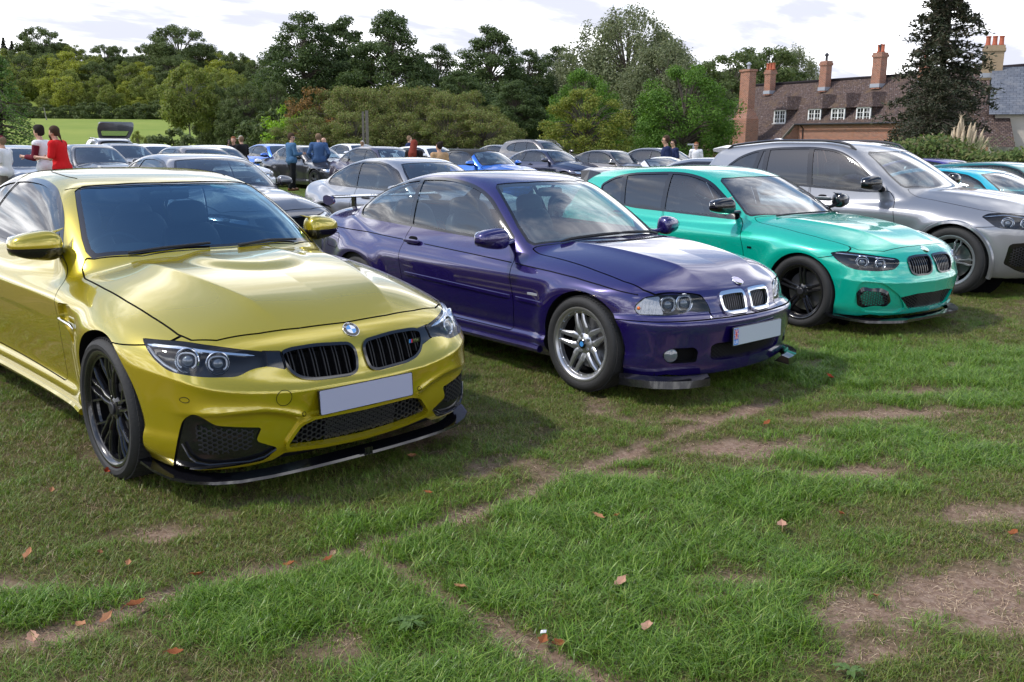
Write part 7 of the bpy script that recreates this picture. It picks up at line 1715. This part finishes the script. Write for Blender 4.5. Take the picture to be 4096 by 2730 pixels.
G2, G3 = 'cars parked in the rows behind', 'cars parked in the rows behind'
BGCARS = [
 # kind, variant, paint, px, d, z0, yaw, label
 ('coupe', '', 'grey', 785, 13.3, -.02, -48, 'grey coupe right behind the yellow car, bonnet reaching the purple one'),
 ('e36', '', 'silver', 1640, 14.2, -.02, -46, 'silver two-door coupe behind the purple coupe, red tail lamp at its left end'),
 ('coupe', 'open', 'white', 2570, 17.0, -.02, -46, 'white open convertible behind the green hatchback'),
 ('sedan', '', 'silver', 2960, 14.8, -.02, -46, 'silver saloon mostly hidden behind the tall silver-grey estate'),
 ('coupe', '', 'cyan', 3875, 14.4, -.14, -50, 'cyan blue coupe at the right edge behind the tall estate'),
 ('hatch', '', 'teal', 4060, 18.5, -.08, -50, 'dark teal hatchback at the right edge behind the cyan coupe'),
 ('coupe', '', 'ind', 3760, 22.0, -.12, -48, 'indigo car low beside the hedge, above the tall estate bonnet'),
 ('sedan', '', 'silver', 38, 22.0, .0, -48, 'silver saloon at the left edge behind the man in the cap'),
 ('sedan', '', 'dgrey', 352, 26.0, .0, -48, 'dark grey saloon to the right of the man in the red shirt'),
 ('sedan', '', 'grey', 490, 32.0, .0, -47, 'grey saloon behind the dark grey one, under the raised tailgate'),
 ('hatch', '', 'white', 610, 34.0, .0, -47, 'white hatchback at the edge of the green field'),
 ('sedan', '', 'bronze', 785, 24.0, .0, -47, 'bronze-grey saloon above the roof of the grey coupe'),
 ('sedan', '', 'white', 845, 27.0, .0, -46, 'white saloon beside the two men in black shirts'),
 ('coupe', 'open', 'white', 1050, 37.0, .0, -47, 'far white open convertible left of the blue coupe'),
 ('coupe', '', 'blue', 1105, 33.5, .0, -47, 'bright blue coupe left of the man in the denim jacket'),
 ('coupe', '', 'dgrey', 1235, 31.5, -.02, -46, 'black-grey coupe behind the man in the denim jacket'),
 ('coupe', '', 'white', 1420, 40.0, .0, -47, 'white coupe in front of the wooden post'),
 ('sedan', '', 'plum', 1530, 28.5, .0, -46, 'plum-brown saloon behind the silver two-door coupe'),
 ('hatch', '', 'white', 1718, 35.0, .02, -46, 'white hatchback behind the woman with long red hair'),
 ('coupe', 'soft', 'blue', 1905, 27.0, -.06, -46, 'bright blue convertible with black fabric roof raised'),
 ('coupe', '', 'grey', 2020, 43.0, .0, -46, 'far grey coupe left of the tall dark estate'),
 ('suv', '', 'bronze', 2170, 40.0, .0, -46, 'far bronze-grey tall estate with roof rails by the fence'),
 ('coupe', '', 'navy', 2190, 34.0, -.10, -46, 'navy coupe right of the blue convertible'),
 ('e36', '', 'bronze', 2440, 33.5, -.06, -46, 'bronze-grey coupe in front of the field fence'),
 ('sedan', '', 'grey', 2650, 33.0, .0, -46, 'grey saloon behind the man in the navy shirt'),
]
def build_bg():
    for k, v, p, px, d, z0, yaw, lab in BGCARS: bg_car(k, v, PT[p], px, d, z0, yaw, lab, G2)
    # estate with its tailgate up, tail towards the camera
    r = bg_car('suv', '', PT['grey'], 425, 36.5, -.08, 122, 'grey estate with its tailgate raised in front of the green field', G2)
    g = MB(); hinge = np.array([-3.42, 0, 1.62]); R = roty(math.radians(36)); W_, L_ = .62, .95
    def fr(x, y, z): return hinge+R @ np.array([-x, y, z])
    outer = rounded([(0, -W_*.85), (0, W_*.85), (L_*.55, W_), (L_, W_*.95), (L_, -W_*.95), (L_*.55, -W_)], .1); inner = rounded([(.10, -W_*.68), (.10, W_*.68), (L_*.50, W_*.8), (L_*.50, -W_*.8)], .08)
    n = len(outer); m = len(inner)
    def quad_ring(name, A, B, mt, par):
        M_ = MB(); ra = np.array([np.argmin(np.hypot(*(B-a).T)) for a in A]); vs = [fr(x, y, .05) for x, y in A]+[fr(*B[i], .05) for i in ra]+[fr(x, y, 0) for x, y in A]+[fr(*B[i], .0) for i in ra]; k = len(A)
        M_.add(vs, [(i, (i+1) % k, k+(i+1) % k, k+i) for i in range(k)]+[(2*k+i, 3*k+i, 3*k+(i+1) % k, 2*k+(i+1) % k) for i in range(k)]+[(i, 2*k+i, 2*k+(i+1) % k, (i+1) % k) for i in range(k)]); return M_.obj(name, mt, par)
    t = quad_ring('tailgate', outer, inner, PT['grey'], r)
    MB().add([fr(x, y, .03) for x, y in inner], [tuple(range(m))]).obj('tailgate_glass', CM['side'], t)
build_bg()
# ------------------------------------------------------------------ people
def nets(F, lo, hi, h):
    """surface nets: smooth quad mesh of F<0"""
    lo = np.array(lo); n = np.ceil((np.array(hi)-lo)/h).astype(int)+1
    ax = [lo[i]+h*np.arange(n[i]) for i in range(3)]; X, Y, Z = np.meshgrid(*ax, indexing='ij'); D = F(X, Y, Z); I = D < 0
    c = np.zeros(np.array(D.shape)-1, int)
    for a in (0, 1):
        for b in (0, 1):
            for d in (0, 1): c += I[a:n[0]-1+a, b:n[1]-1+b, d:n[2]-1+d]
    act = (c > 0) & (c < 8); idx = -np.ones(c.shape, int); idx[act] = np.arange(act.sum()); cells = np.argwhere(act); S_ = np.zeros((len(cells), 3)); W = np.zeros(len(cells))
    off = np.array([(a, b, d) for a in (0, 1) for b in (0, 1) for d in (0, 1)])
    for p in range(8):
        for q in range(p+1, 8):
            if np.abs(off[p]-off[q]).sum() != 1: continue
            A, B = cells+off[p], cells+off[q]; da, db = D[tuple(A.T)], D[tuple(B.T)]; m = (da < 0) != (db < 0); t = np.where(m, da/np.where(m, da-db, 1), 0)
            S_ += m[:, None]*(A+(B-A)*t[:, None]); W += m
    V = lo+h*S_/W[:, None]; Q = []
    for k in range(3):
        i, j = (k+1) % 3, (k+2) % 3; sl = [slice(1, n[a]-1) for a in range(3)]; s0 = list(sl); s1 = list(sl); s0[k] = slice(0, n[k]-1); s1[k] = slice(1, n[k])
        ed = I[tuple(s0)] != I[tuple(s1)]; e = np.argwhere(ed); e += np.array([0 if a == k else 1 for a in range(3)])
        fl = I[tuple(e.T)]
        def cell(di, dj): q = e.copy(); q[:, i] -= di; q[:, j] -= dj; return idx[tuple(q.T)]
        a, b, c_, d = cell(1, 1), cell(0, 1), cell(0, 0), cell(1, 0); quad = np.stack([a, b, c_, d], 1); quad[~fl] = quad[~fl][:, ::-1]; Q.append(quad)
    return V, np.concatenate(Q)
def capsules(cs, k=.03):
    """smooth union of tapered capsules: (p0, p1, r0, r1[, squash_x])"""
    def F(X, Y, Z):
        d = None
        for p0, p1, r0, r1, *sq in cs:
            p0, p1 = np.array(p0, float), np.array(p1, float); s = sq[0] if sq else 1.; e = p1-p0; L = e @ e+1e-9
            t = np.clip(((X-p0[0])*e[0]+(Y-p0[1])*e[1]+(Z-p0[2])*e[2])/L, 0, 1); q = np.sqrt(((X-p0[0]-t*e[0])/s)**2+(Y-p0[1]-t*e[1])**2+(Z-p0[2]-t*e[2])**2)-(r0+(r1-r0)*t)
            d = q if d is None else smin(d, q, k)
        return d
    return F
def blob(cs, h=.022, k=.03):
    P = np.array([p for c in cs for p in (c[0], c[1])], float); R_ = max(max(c[2], c[3])*max(1, c[4] if len(c) > 4 else 1) for c in cs)+.05
    return nets(capsules(cs, k), P.min(0)-R_, P.max(0)+R_, h)
SKIN = mat('skin', (.52, .30, .21), .55); SKIN2 = mat('skin_tan', (.42, .23, .15), .55)
CL = {}
def cloth(name, col, **k): return mat('cloth_'+name, col, .85, noise=(14, .35, tuple(v*.7 for v in col)), bump=(25, .3), spec=.2, **k)
def person(px, d, topy, face, label, hair, top, bottom, shoes=(.03, .03, .03), height=None, arms='down', sleeve=.45, hairstyle='short', hat=None, beard=False, glasses=False, stride=0., lean=0., sleeve_col=None, gilet=None, skin=None, bag=False, headturn=0., fat=1., print_=None, bearded=None):
    """standing figure; local +x is the way the body faces; face = heading in degrees (0 = to the right of the picture, 90 = away)"""
    x, y = at_px(px, d); H_ = height or top_z(topy, d, px); s = H_/1.78; sk = skin or SKIN
    A = []                                                # body, in a 1.78 m frame
    ln = np.array([lean, 0, 0]); sh = np.array([lean, 0, 1.46]); hipz = .95
    hip = [np.array([0, q*.095, hipz]) for q in (-1, 1)]; st = stride
    knee = [np.array([.03+st*q*.5, q*.11, .52]) for q in (-1, 1)]; ank = [np.array([st*q*1.0-.02, q*.115, .09]) for q in (-1, 1)]
    shp = [sh+np.array([0, q*.185*fat, -.02]) for q in (-1, 1)]
    if arms == 'down': elb = [p+np.array([-.03, q*.06, -.29]) for p, q in zip(shp, (-1, 1))]; wr = [e+np.array([.05, q*.015, -.25]) for e, q in zip(elb, (-1, 1))]
    elif arms == 'front': elb = [p+np.array([.02, q*.06, -.28]) for p, q in zip(shp, (-1, 1))]; wr = [e+np.array([.24, -q*.05, .02]) for e, q in zip(elb, (-1, 1))]
    elif arms == 'phone': elb = [shp[0]+np.array([.04, -.10, -.26]), shp[1]+np.array([-.02, .06, -.29])]; wr = [shp[0]+np.array([.12, .03, .08]), elb[1]+np.array([.06, 0, -.24])]
    else: elb = [p+np.array([-.05, q*.11, -.27]) for p, q in zip(shp, (-1, 1))]; wr = [e+np.array([.16, -q*.07, -.14]) for e, q in zip(elb, (-1, 1))]      # pockets
    hc = sh+np.array([.035+lean*.3, 0, .20]); ht = rotz(math.radians(headturn)); fw = ht @ np.array([1, 0, 0.]); sd = ht @ np.array([0, 1, 0.])
    body = [(hip[0]+(0, 0, .02), hip[1]+(0, 0, .02), .115, .115), ((0, 0, hipz+.02), (lean*.5, 0, 1.18), .135*fat, .125*fat, .85), ((lean*.5, 0, 1.18), sh-(0, 0, .12), .135*fat, .15*fat, .8), (shp[0], shp[1], .062, .062),
            (sh-(0, 0, .03), hc-(0, 0, .06), .062, .055), (hc+fw*.012, hc+fw*.0+(0, 0, .045), .078, .088), (hc+fw*.035-(0, 0, .055), hc+fw*.03-(0, 0, .02), .050, .062), (hc+fw*.088-(0, 0, .005), hc+fw*.10-(0, 0, .018), .012, .016), (hc-sd*.088, hc-sd*.088-(0, 0, .03), .016, .014), (hc+sd*.088, hc+sd*.088-(0, 0, .03), .016, .014)]
    for q in (0, 1):
        body += [(hip[q], knee[q], .092*fat, .062), (knee[q], ank[q], .060, .042), (ank[q], ank[q]+np.array([.14, 0, -.045]), .042, .034), (shp[q], elb[q], .052, .041), (elb[q], wr[q], .040, .028)]
        hd = wr[q]-elb[q]; hd = hd/np.linalg.norm(hd); body += [(wr[q], wr[q]+hd*.085, .030, .034, .8)]
    V, Q = blob(body, .024)
    # five fingers a hand, appended to the same mesh
    fb = MB()
    for q in (0, 1):
        hd = wr[q]-elb[q]; hd = hd/np.linalg.norm(hd); sdv = np.cross(hd, (0, 1., 0)); sdv = sdv/np.linalg.norm(sdv) if np.linalg.norm(sdv) > .1 else np.array([1., 0, 0]); nv = np.cross(hd, sdv); b0 = wr[q]+hd*.10
        for k, (o, L_) in enumerate(((-.026, .062), (-.009, .074), (.009, .070), (.025, .055))): p = b0+sdv*o; fb.tube([p, p+hd*L_*.55, p+hd*L_*.9+nv*.02], [.0095, .0085, .006], 5)
        p = wr[q]+hd*.03-sdv*.03; fb.tube([p, p-sdv*.022+hd*.035, p-sdv*.028+hd*.065], [.011, .010, .007], 5)
    fv = np.concatenate(fb.v); me = bpy.data.meshes.new('person'); n0 = len(V); me.from_pydata((np.concatenate([V, fv])*s).tolist(), [], [tuple(f) for f in Q.tolist()]+[tuple(i+n0 for i in f) for f in fb.f]); me.materials.append(sk); me.polygons.foreach_set('use_smooth', [True]*len(me.polygons)); me.update()
    z0 = 0.
    o = link('person', me, None, (x, y, z0), (0, 0, math.radians(face))); tag(o, label, 'person')
    def part(name, cs, mt, h=.022, k=.03, clipz=None, cut=None):
        V, Q = blob(cs, h, k)
        if cut is not None:
            keep = cut(V); Q = Q[keep[Q].all(1)]
        link(name, mesh_np(name, V*s, Q, mt), o)
    g = .016
    tor = [((-.0, -.085, hipz+.02), (0, .085, hipz+.02), .125*fat+g, .125*fat+g, .95), ((0, 0, hipz+.02), (lean*.5, 0, 1.18), .15*fat+g, .135*fat+g, .88), ((lean*.5, 0, 1.18), sh-(0, 0, .12), .145*fat+g, .155*fat+g, .82), (shp[0], shp[1], .066+g, .066+g), (sh-(0, 0, .06), sh-(0, 0, .005), .075, .062)]
    slv = []
    for q in (0, 1):
        if sleeve <= .5: f = sleeve*2; slv += [(shp[q], shp[q]+(elb[q]-shp[q])*f, .058+g, .052+g)]
        else: f = (sleeve-.5)*2; slv += [(shp[q], elb[q], .058+g, .046+g), (elb[q], elb[q]+(wr[q]-elb[q])*f, .046+g, .036+g)]
    name = 'shirt'
    if sleeve_col is not None: part('shirt', tor, top); [part('sleeve', [c for c in slv[i*(len(slv)//2):(i+1)*(len(slv)//2)]], sleeve_col) for i in (0, 1)]
    else: part('shirt', tor+slv, top)
    if gilet: part('gilet', [(a, b, r0+.02, r1+.02, *e) for a, b, r0, r1, *e in tor], gilet)
    tr = [((0, -.09, hipz+.03), (0, .09, hipz+.03), .128*fat, .128*fat, .95)]
    for q in (0, 1): tr += [(hip[q], knee[q], .102*fat, .082), (knee[q], ank[q]+(0, 0, .02), .080, .066)]
    part('trousers', tr, bottom)
    for q in (0, 1): part('shoe', [(ank[q]-(0.05, 0, .045), ank[q]+np.array([.15, 0, -.055]), .048, .040)], cloth('shoe%.2f%.2f' % shoes[:2], shoes))
    # hair follows the skull, open at the face
    hr = [(hc+fw*.0+(0, 0, .012), hc-fw*.015+(0, 0, .05), .094, .100)]
    def facecut(V):
        r = V-hc; f = r @ fw; return ~((f > .030) & (r[:, 2] < .055)) & ~((f > -.02) & (r[:, 2] < -.02))
    if hairstyle == 'bald': pass
    elif hairstyle == 'long': part('hair', hr+[(hc-fw*.05, sh-fw*.13-(0, 0, .05), .095, .115), (sh-fw*.13-(0, 0, .05), sh-fw*.15-(0, 0, .38), .115, .08)], hair, cut=facecut)
    elif hairstyle == 'bun': part('hair', hr+[(hc-fw*.06+(0, 0, .10), hc-fw*.09+(0, 0, .12), .055, .05)], hair, cut=facecut)
    elif hairstyle == 'tail': part('hair', hr+[(hc-fw*.09, hc-fw*.11-(0, 0, .06), .03, .028), (hc-fw*.11-(0, 0, .06), sh-fw*.11-(0, 0, .0), .02, .012)], hair, cut=facecut)
    elif hairstyle == 'curly': part('hair', hr+[(hc+fw*.02+(0, 0, .10), hc-fw*.05+(0, 0, .095), .07, .075), (hc-fw*.07, hc-fw*.06+(0, 0, .05), .06, .06)], hair, cut=facecut)
    else: part('hair', hr, hair, cut=facecut)
    if beard: part('beard', [(hc+fw*.055-(0, 0, .065), hc+fw*.05-(0, 0, .15), .055, .028)], hair)
    if hat is not None:
        part('cap', [(hc+(0, 0, .045), hc+(0, 0, .07), .102, .092)], hat, cut=lambda V: V[:, 2] > hc[2]+.03); MB().add(*superq((hc+fw*.13+np.array([0, 0, .045]))*s, np.array((.085, .075, .010))*s, .8, .8, ht)).obj('cap_peak', hat, o, True)
    if glasses:
        m = MB()
        for q in (-1, 1): m.add(*superq((hc+fw*.092+sd*q*.034+np.array([0, 0, .012]))*s, np.array((.008, .028, .020))*s, .6, .6, ht, 12, 8))
        m.tube([(hc+fw*.09-sd*.07+np.array([0, 0, .015]))*s, (hc-sd*.092+np.array([0, 0, .01]))*s], .004, 4).tube([(hc+fw*.09+sd*.07+np.array([0, 0, .015]))*s, (hc+sd*.092+np.array([0, 0, .01]))*s], .004, 4); m.obj('sunglasses', CM['black'], o, True)
    if bag: part('bag_strap', [(shp[0]+(0, .03, .06), (-.12, .05, 1.1), .018, .018)], cloth('strap', (.05, .03, .02)))
    if arms == 'phone': MB().box((wr[0]+np.array([.04, .03, .08]))*s, (.02, .075, .15)).obj('phone', CM['black'], o)
    return o
def build_people():
    dk, br, gi, rd, gy = cloth('hair_dark', (.02, .014, .012)), cloth('hair_brown', (.06, .035, .022)), cloth('hair_ginger', (.20, .075, .03)), cloth('hair_red', (.19, .035, .022)), cloth('hair_sandy', (.20, .13, .08))
    wh, navy, blk, denim, jean, khaki, red, mar, sweat, tan = cloth('white', (.78, .78, .80)), cloth('navy', (.012, .02, .07)), cloth('black', (.012, .012, .014)), cloth('denim', (.06, .14, .26)), cloth('jean', (.14, .23, .38)), cloth('khaki', (.12, .105, .085)), cloth('red', (.62, .012, .015)), cloth('maroon', (.13, .012, .025)), cloth('sweat', (.055, .11, .24)), cloth('tan', (.46, .29, .16))
    dj = cloth('dark_jean', (.02, .03, .06))
    person(8, 20, 550, 175, 'man in maroon cap, white shirt and khaki trousers at the left edge', gy, wh, khaki, hat=mar, sleeve=.4, arms='front')
    person(172, 19.5, 505, 172, 'young man in white shirt with maroon sleeves looking down', dk, wh, dj, sleeve=.9, sleeve_col=mar, arms='front', hairstyle='curly', lean=.05, height=1.80)
    person(238, 19.0, 510, 178, 'bearded man in red T-shirt with tied-back hair', br, red, dj, sleeve=.42, arms='front', hairstyle='tail', beard=True, lean=.06, fat=1.12, height=1.80, skin=SKIN)
    person(934, 31.5, 549, -95, 'ginger-haired man in black T-shirt holding a phone to his ear', gi, blk, dj, arms='phone', sleeve=.42)
    person(966, 31.0, 547, 150, 'man in black T-shirt and pale cap beside the one on the phone', gy, blk, dj, hat=cloth('pale_cap', (.36, .36, .30)), sleeve=.42, arms='front', fat=1.1)
    person(1162, 29.4, 538, 40, 'curly-haired man in denim jacket and black trousers, back turned', br, denim, blk, sleeve=.97, arms='front', hairstyle='curly', glasses=True, headturn=-50, stride=.12, shoes=(.16, .07, .03), fat=1.08)
    person(1273, 30.0, 537, 95, 'man in blue sweatshirt and pale jeans, back turned, head bowed', gy, sweat, jean, sleeve=.97, arms='pockets', stride=.08, shoes=(.08, .10, .14), fat=1.14)
    person(1290, 33.0, 553, 20, 'bald man mostly hidden behind the one in the blue sweatshirt', gy, navy, dj, hairstyle='bald', sleeve=.45)
    person(1447, 39.0, 567, 80, 'woman in white baseball cap with fair ponytail by the post', gy, blk, dj, hat=wh, hairstyle='tail', sleeve=.5)
    person(1634, 36.0, 546, 10, 'man in navy gilet over pale blue sleeves', gy, cloth('paleblue', (.42, .52, .70)), dj, sleeve=.95, gilet=navy)
    person(1655, 23.5, 563, 75, 'woman in black top with very long red hair, back turned', rd, blk, dj, hairstyle='long', sleeve=.8)
    person(1757, 23.0, 572, 110, 'woman in tan jacket with dark hair in a bun', dk, tan, dj, hairstyle='bun', sleeve=.95, bag=True, headturn=40)
    person(2668, 24.5, 545, 178, 'man in navy polo shirt and sunglasses looking left', br, navy, dj, sleeve=.42, glasses=True, fat=1.1)
    person(2697, 31.0, 561, 200, 'man in glasses just behind the one in the navy polo shirt', dk, navy, dj, sleeve=.42, glasses=True)
    o = person(2786, 34.0, 571, -110, 'ginger-haired man in white T-shirt with small red print', gi, wh, dj, sleeve=.42, glasses=True)
build_people()
# ------------------------------------------------------------------ fallen leaves, weeds
def leaf_shape(seed, lobes=5, oak=True):
    rng = np.random.default_rng(seed); n = 26; t = np.linspace(0, 1, n); w_ = .33*np.sin(np.pi*t**.85)*(1+.16*np.sin(t*np.pi*2*lobes*.5+seed)) ; curl = rng.uniform(.35, .9); side = rng.uniform(-.5, .5)
    V = []; 
    for i in range(n):
        y = t[i]-.5; z = .10+curl*(y*y)*1.1; V += [(y, -w_[i]*math.cos(.6), z+w_[i]*.45+side*.2*w_[i]), (y, 0, z-.02), (y, w_[i]*math.cos(.5), z+w_[i]*.40-side*.2*w_[i])]
    F_ = [(i*3+j, i*3+j+1, i*3+4+j, i*3+3+j) for i in range(n-1) for j in (0, 1)]
    m = MB().add(V, F_); m.tube([(-.5, 0, .10+curl*.27), (-.62, .02, .12+curl*.2), (-.74, .05, .05)], [.018, .014, .010], 5, cap=False); return m
def build_litter():
    cols = [((.30, .10, .035), 'rusty'), ((.42, .20, .10), 'tan'), ((.50, .29, .20), 'pale pinkish'), ((.38, .055, .018), 'red-orange'), ((.25, .115, .05), 'brown')]
    ms = [mat('dead_leaf_'+n.replace(' ', '_').replace('-', '_'), c, .75, noise=(22, .8, tuple(v*.55 for v in c)), spec=.2) for c, n in cols]
    me = [[leaf_shape(s*7+k).mesh('fallen_leaf', ms[k], True) for s in range(2)] for k in range(5)]
    # picture x, y, size, colour, label
    L_ = [(452, 1885, .135, 3, 'red-orange leaf standing against the yellow car front tyre'), (430, 1915, .09, 3, 'red leaf on the ground just left of the one against the tyre'), (120, 2243, .10, 1, 'tan leaf left of centre near the left edge'), (545, 2445, .115, 0, 'rusty curled leaf in the lower left track'), (325, 2510, .08, 1, 'tan leaf in the track left of the rusty curled one'), (430, 2495, .09, 1, 'tan leaf between two others in the lower left track'), (132, 2563, .10, 2, 'pale leaf in the lower left corner track'), (516, 2283, .055, 1, 'small upright tan leaf in the left turf'), (1158, 2263, .085, 0, 'rusty leaf lying in the soil left of the track fork'), (1315, 2263, .07, 0, 'rusty leaf just right of the track fork'), (1330, 2225, .06, 2, 'pale pink leaf on bare soil at the track fork'), (1838, 2375, .085, 1, 'bright tan leaf standing in the diagonal track'), (2395, 2115, .10, 1, 'tan leaf on the lush grass, upper middle'), (2480, 2370, .10, 2, 'pale pinkish leaf flat on the lush grass'), (2588, 2548, .105, 2, 'pale lobed leaf on the grass, bottom middle'), (3128, 2127, .12, 2, 'large pale leaf on the grass right of centre'), (3360, 2075, .085, 0, 'rusty leaf beyond the large pale one'), (3318, 1530, .10, 3, 'red-orange leaf in front of the purple car, right'), (3065, 1720, .09, 0, 'rusty leaf at the edge of the bare patch'), (2170, 2572, .09, 0, 'rusty leaf beside the white scrap in the track'), (2225, 2588, .09, 0, 'brown leaf right of the white scrap in the track'), (1848, 1695, .085, 0, 'brown leaf at the right tip of the yellow car splitter'), (1648, 1848, .08, 4, 'brown leaf in front of the yellow car number plate'), (1715, 2000, .07, 0, 'brown leaf in front of the yellow car, right'), (4050, 2160, .10, 0, 'red-brown leaf on bare soil at the right edge'), (3500, 2410, .08, 4, 'brown leaf by the large bare patch lower right'), (705, 2660, .08, 0, 'rusty leaf low in the left turf'), (210, 2000, .06, 1, 'small tan leaf below the yellow car front wheel'), (790, 2320, .09, 0, 'rusty leaf in the soil of the left track'), (2465, 2095, .05, 0, 'small rusty leaf on the lush grass'), (400, 2240, .06, 4, 'small brown leaf in the left turf')]
    rng = np.random.default_rng(2)
    for i, (px, py, sz, k, lab) in enumerate(L_):
        x, y = G(px, py); o = link('fallen_leaf', me[k][i % 2], None, (x, y, float(height(np.array([x]), np.array([y]))[0])+.03), (rng.uniform(-.4, .4)+(1.1 if i == 0 else 0), rng.uniform(-.35, .35), rng.uniform(0, 6.28)), (sz*.64,)*3); tag(o, lab, 'leaf', 'fallen leaves on the turf')
    x, y = G(2172, 2552); o = MB().add([(-.010, -.007, .02), (.010, -.005, .022), (.012, .007, .026), (-.007, .008, .023), (0, 0, .029)], [(0, 1, 4), (1, 2, 4), (2, 3, 4), (3, 0, 4)]).obj('paper_scrap', mat('paper', (.7, .7, .72), .8), loc=(x, y, 0)); tag(o, 'small white paper scrap in the diagonal track', 'litter')
    gm = leaf_mat('dock_leaf', [(.045, .085, .020), (.06, .10, .028), (.075, .115, .04)], .25)
    for px, py, n, sz, lab in ((1640, 2530, 12, .075, 'broad-leaved dock plant low in the centre foreground'), (3400, 2700, 10, .06, 'flat rosette weed at the bottom right'), (1400, 2085, 5, .04, 'small clover-like weed in front of the yellow car')):
        x, y = G(px, py); r = link('weed', None, None, (x, y, float(height(np.array([x]), np.array([y]))[0]))); tag(r, lab, 'plant')
        for i in range(n):
            a = i*2.4+rng.uniform(-.3, .3); L2 = sz*rng.uniform(.6, 1.1); m = MB(); V = []
            for t in np.linspace(0, 1, 7):
                w_ = L2*.17*math.sin(math.pi*min(1, t*.93+.07)); c = np.array([t*L2, 0, .012+.5*L2*t*(1-t)+.02*rng.uniform(.5, 1)]); V += [c+(0, -w_, w_*.25), c, c+(0, w_, w_*.25)]
            m.add(np.array(V) @ rotz(a).T, [(i_*3+j, i_*3+j+1, i_*3+4+j, i_*3+3+j) for i_ in range(6) for j in (0, 1)]); m.obj('leaf', gm, r, True)
build_litter()
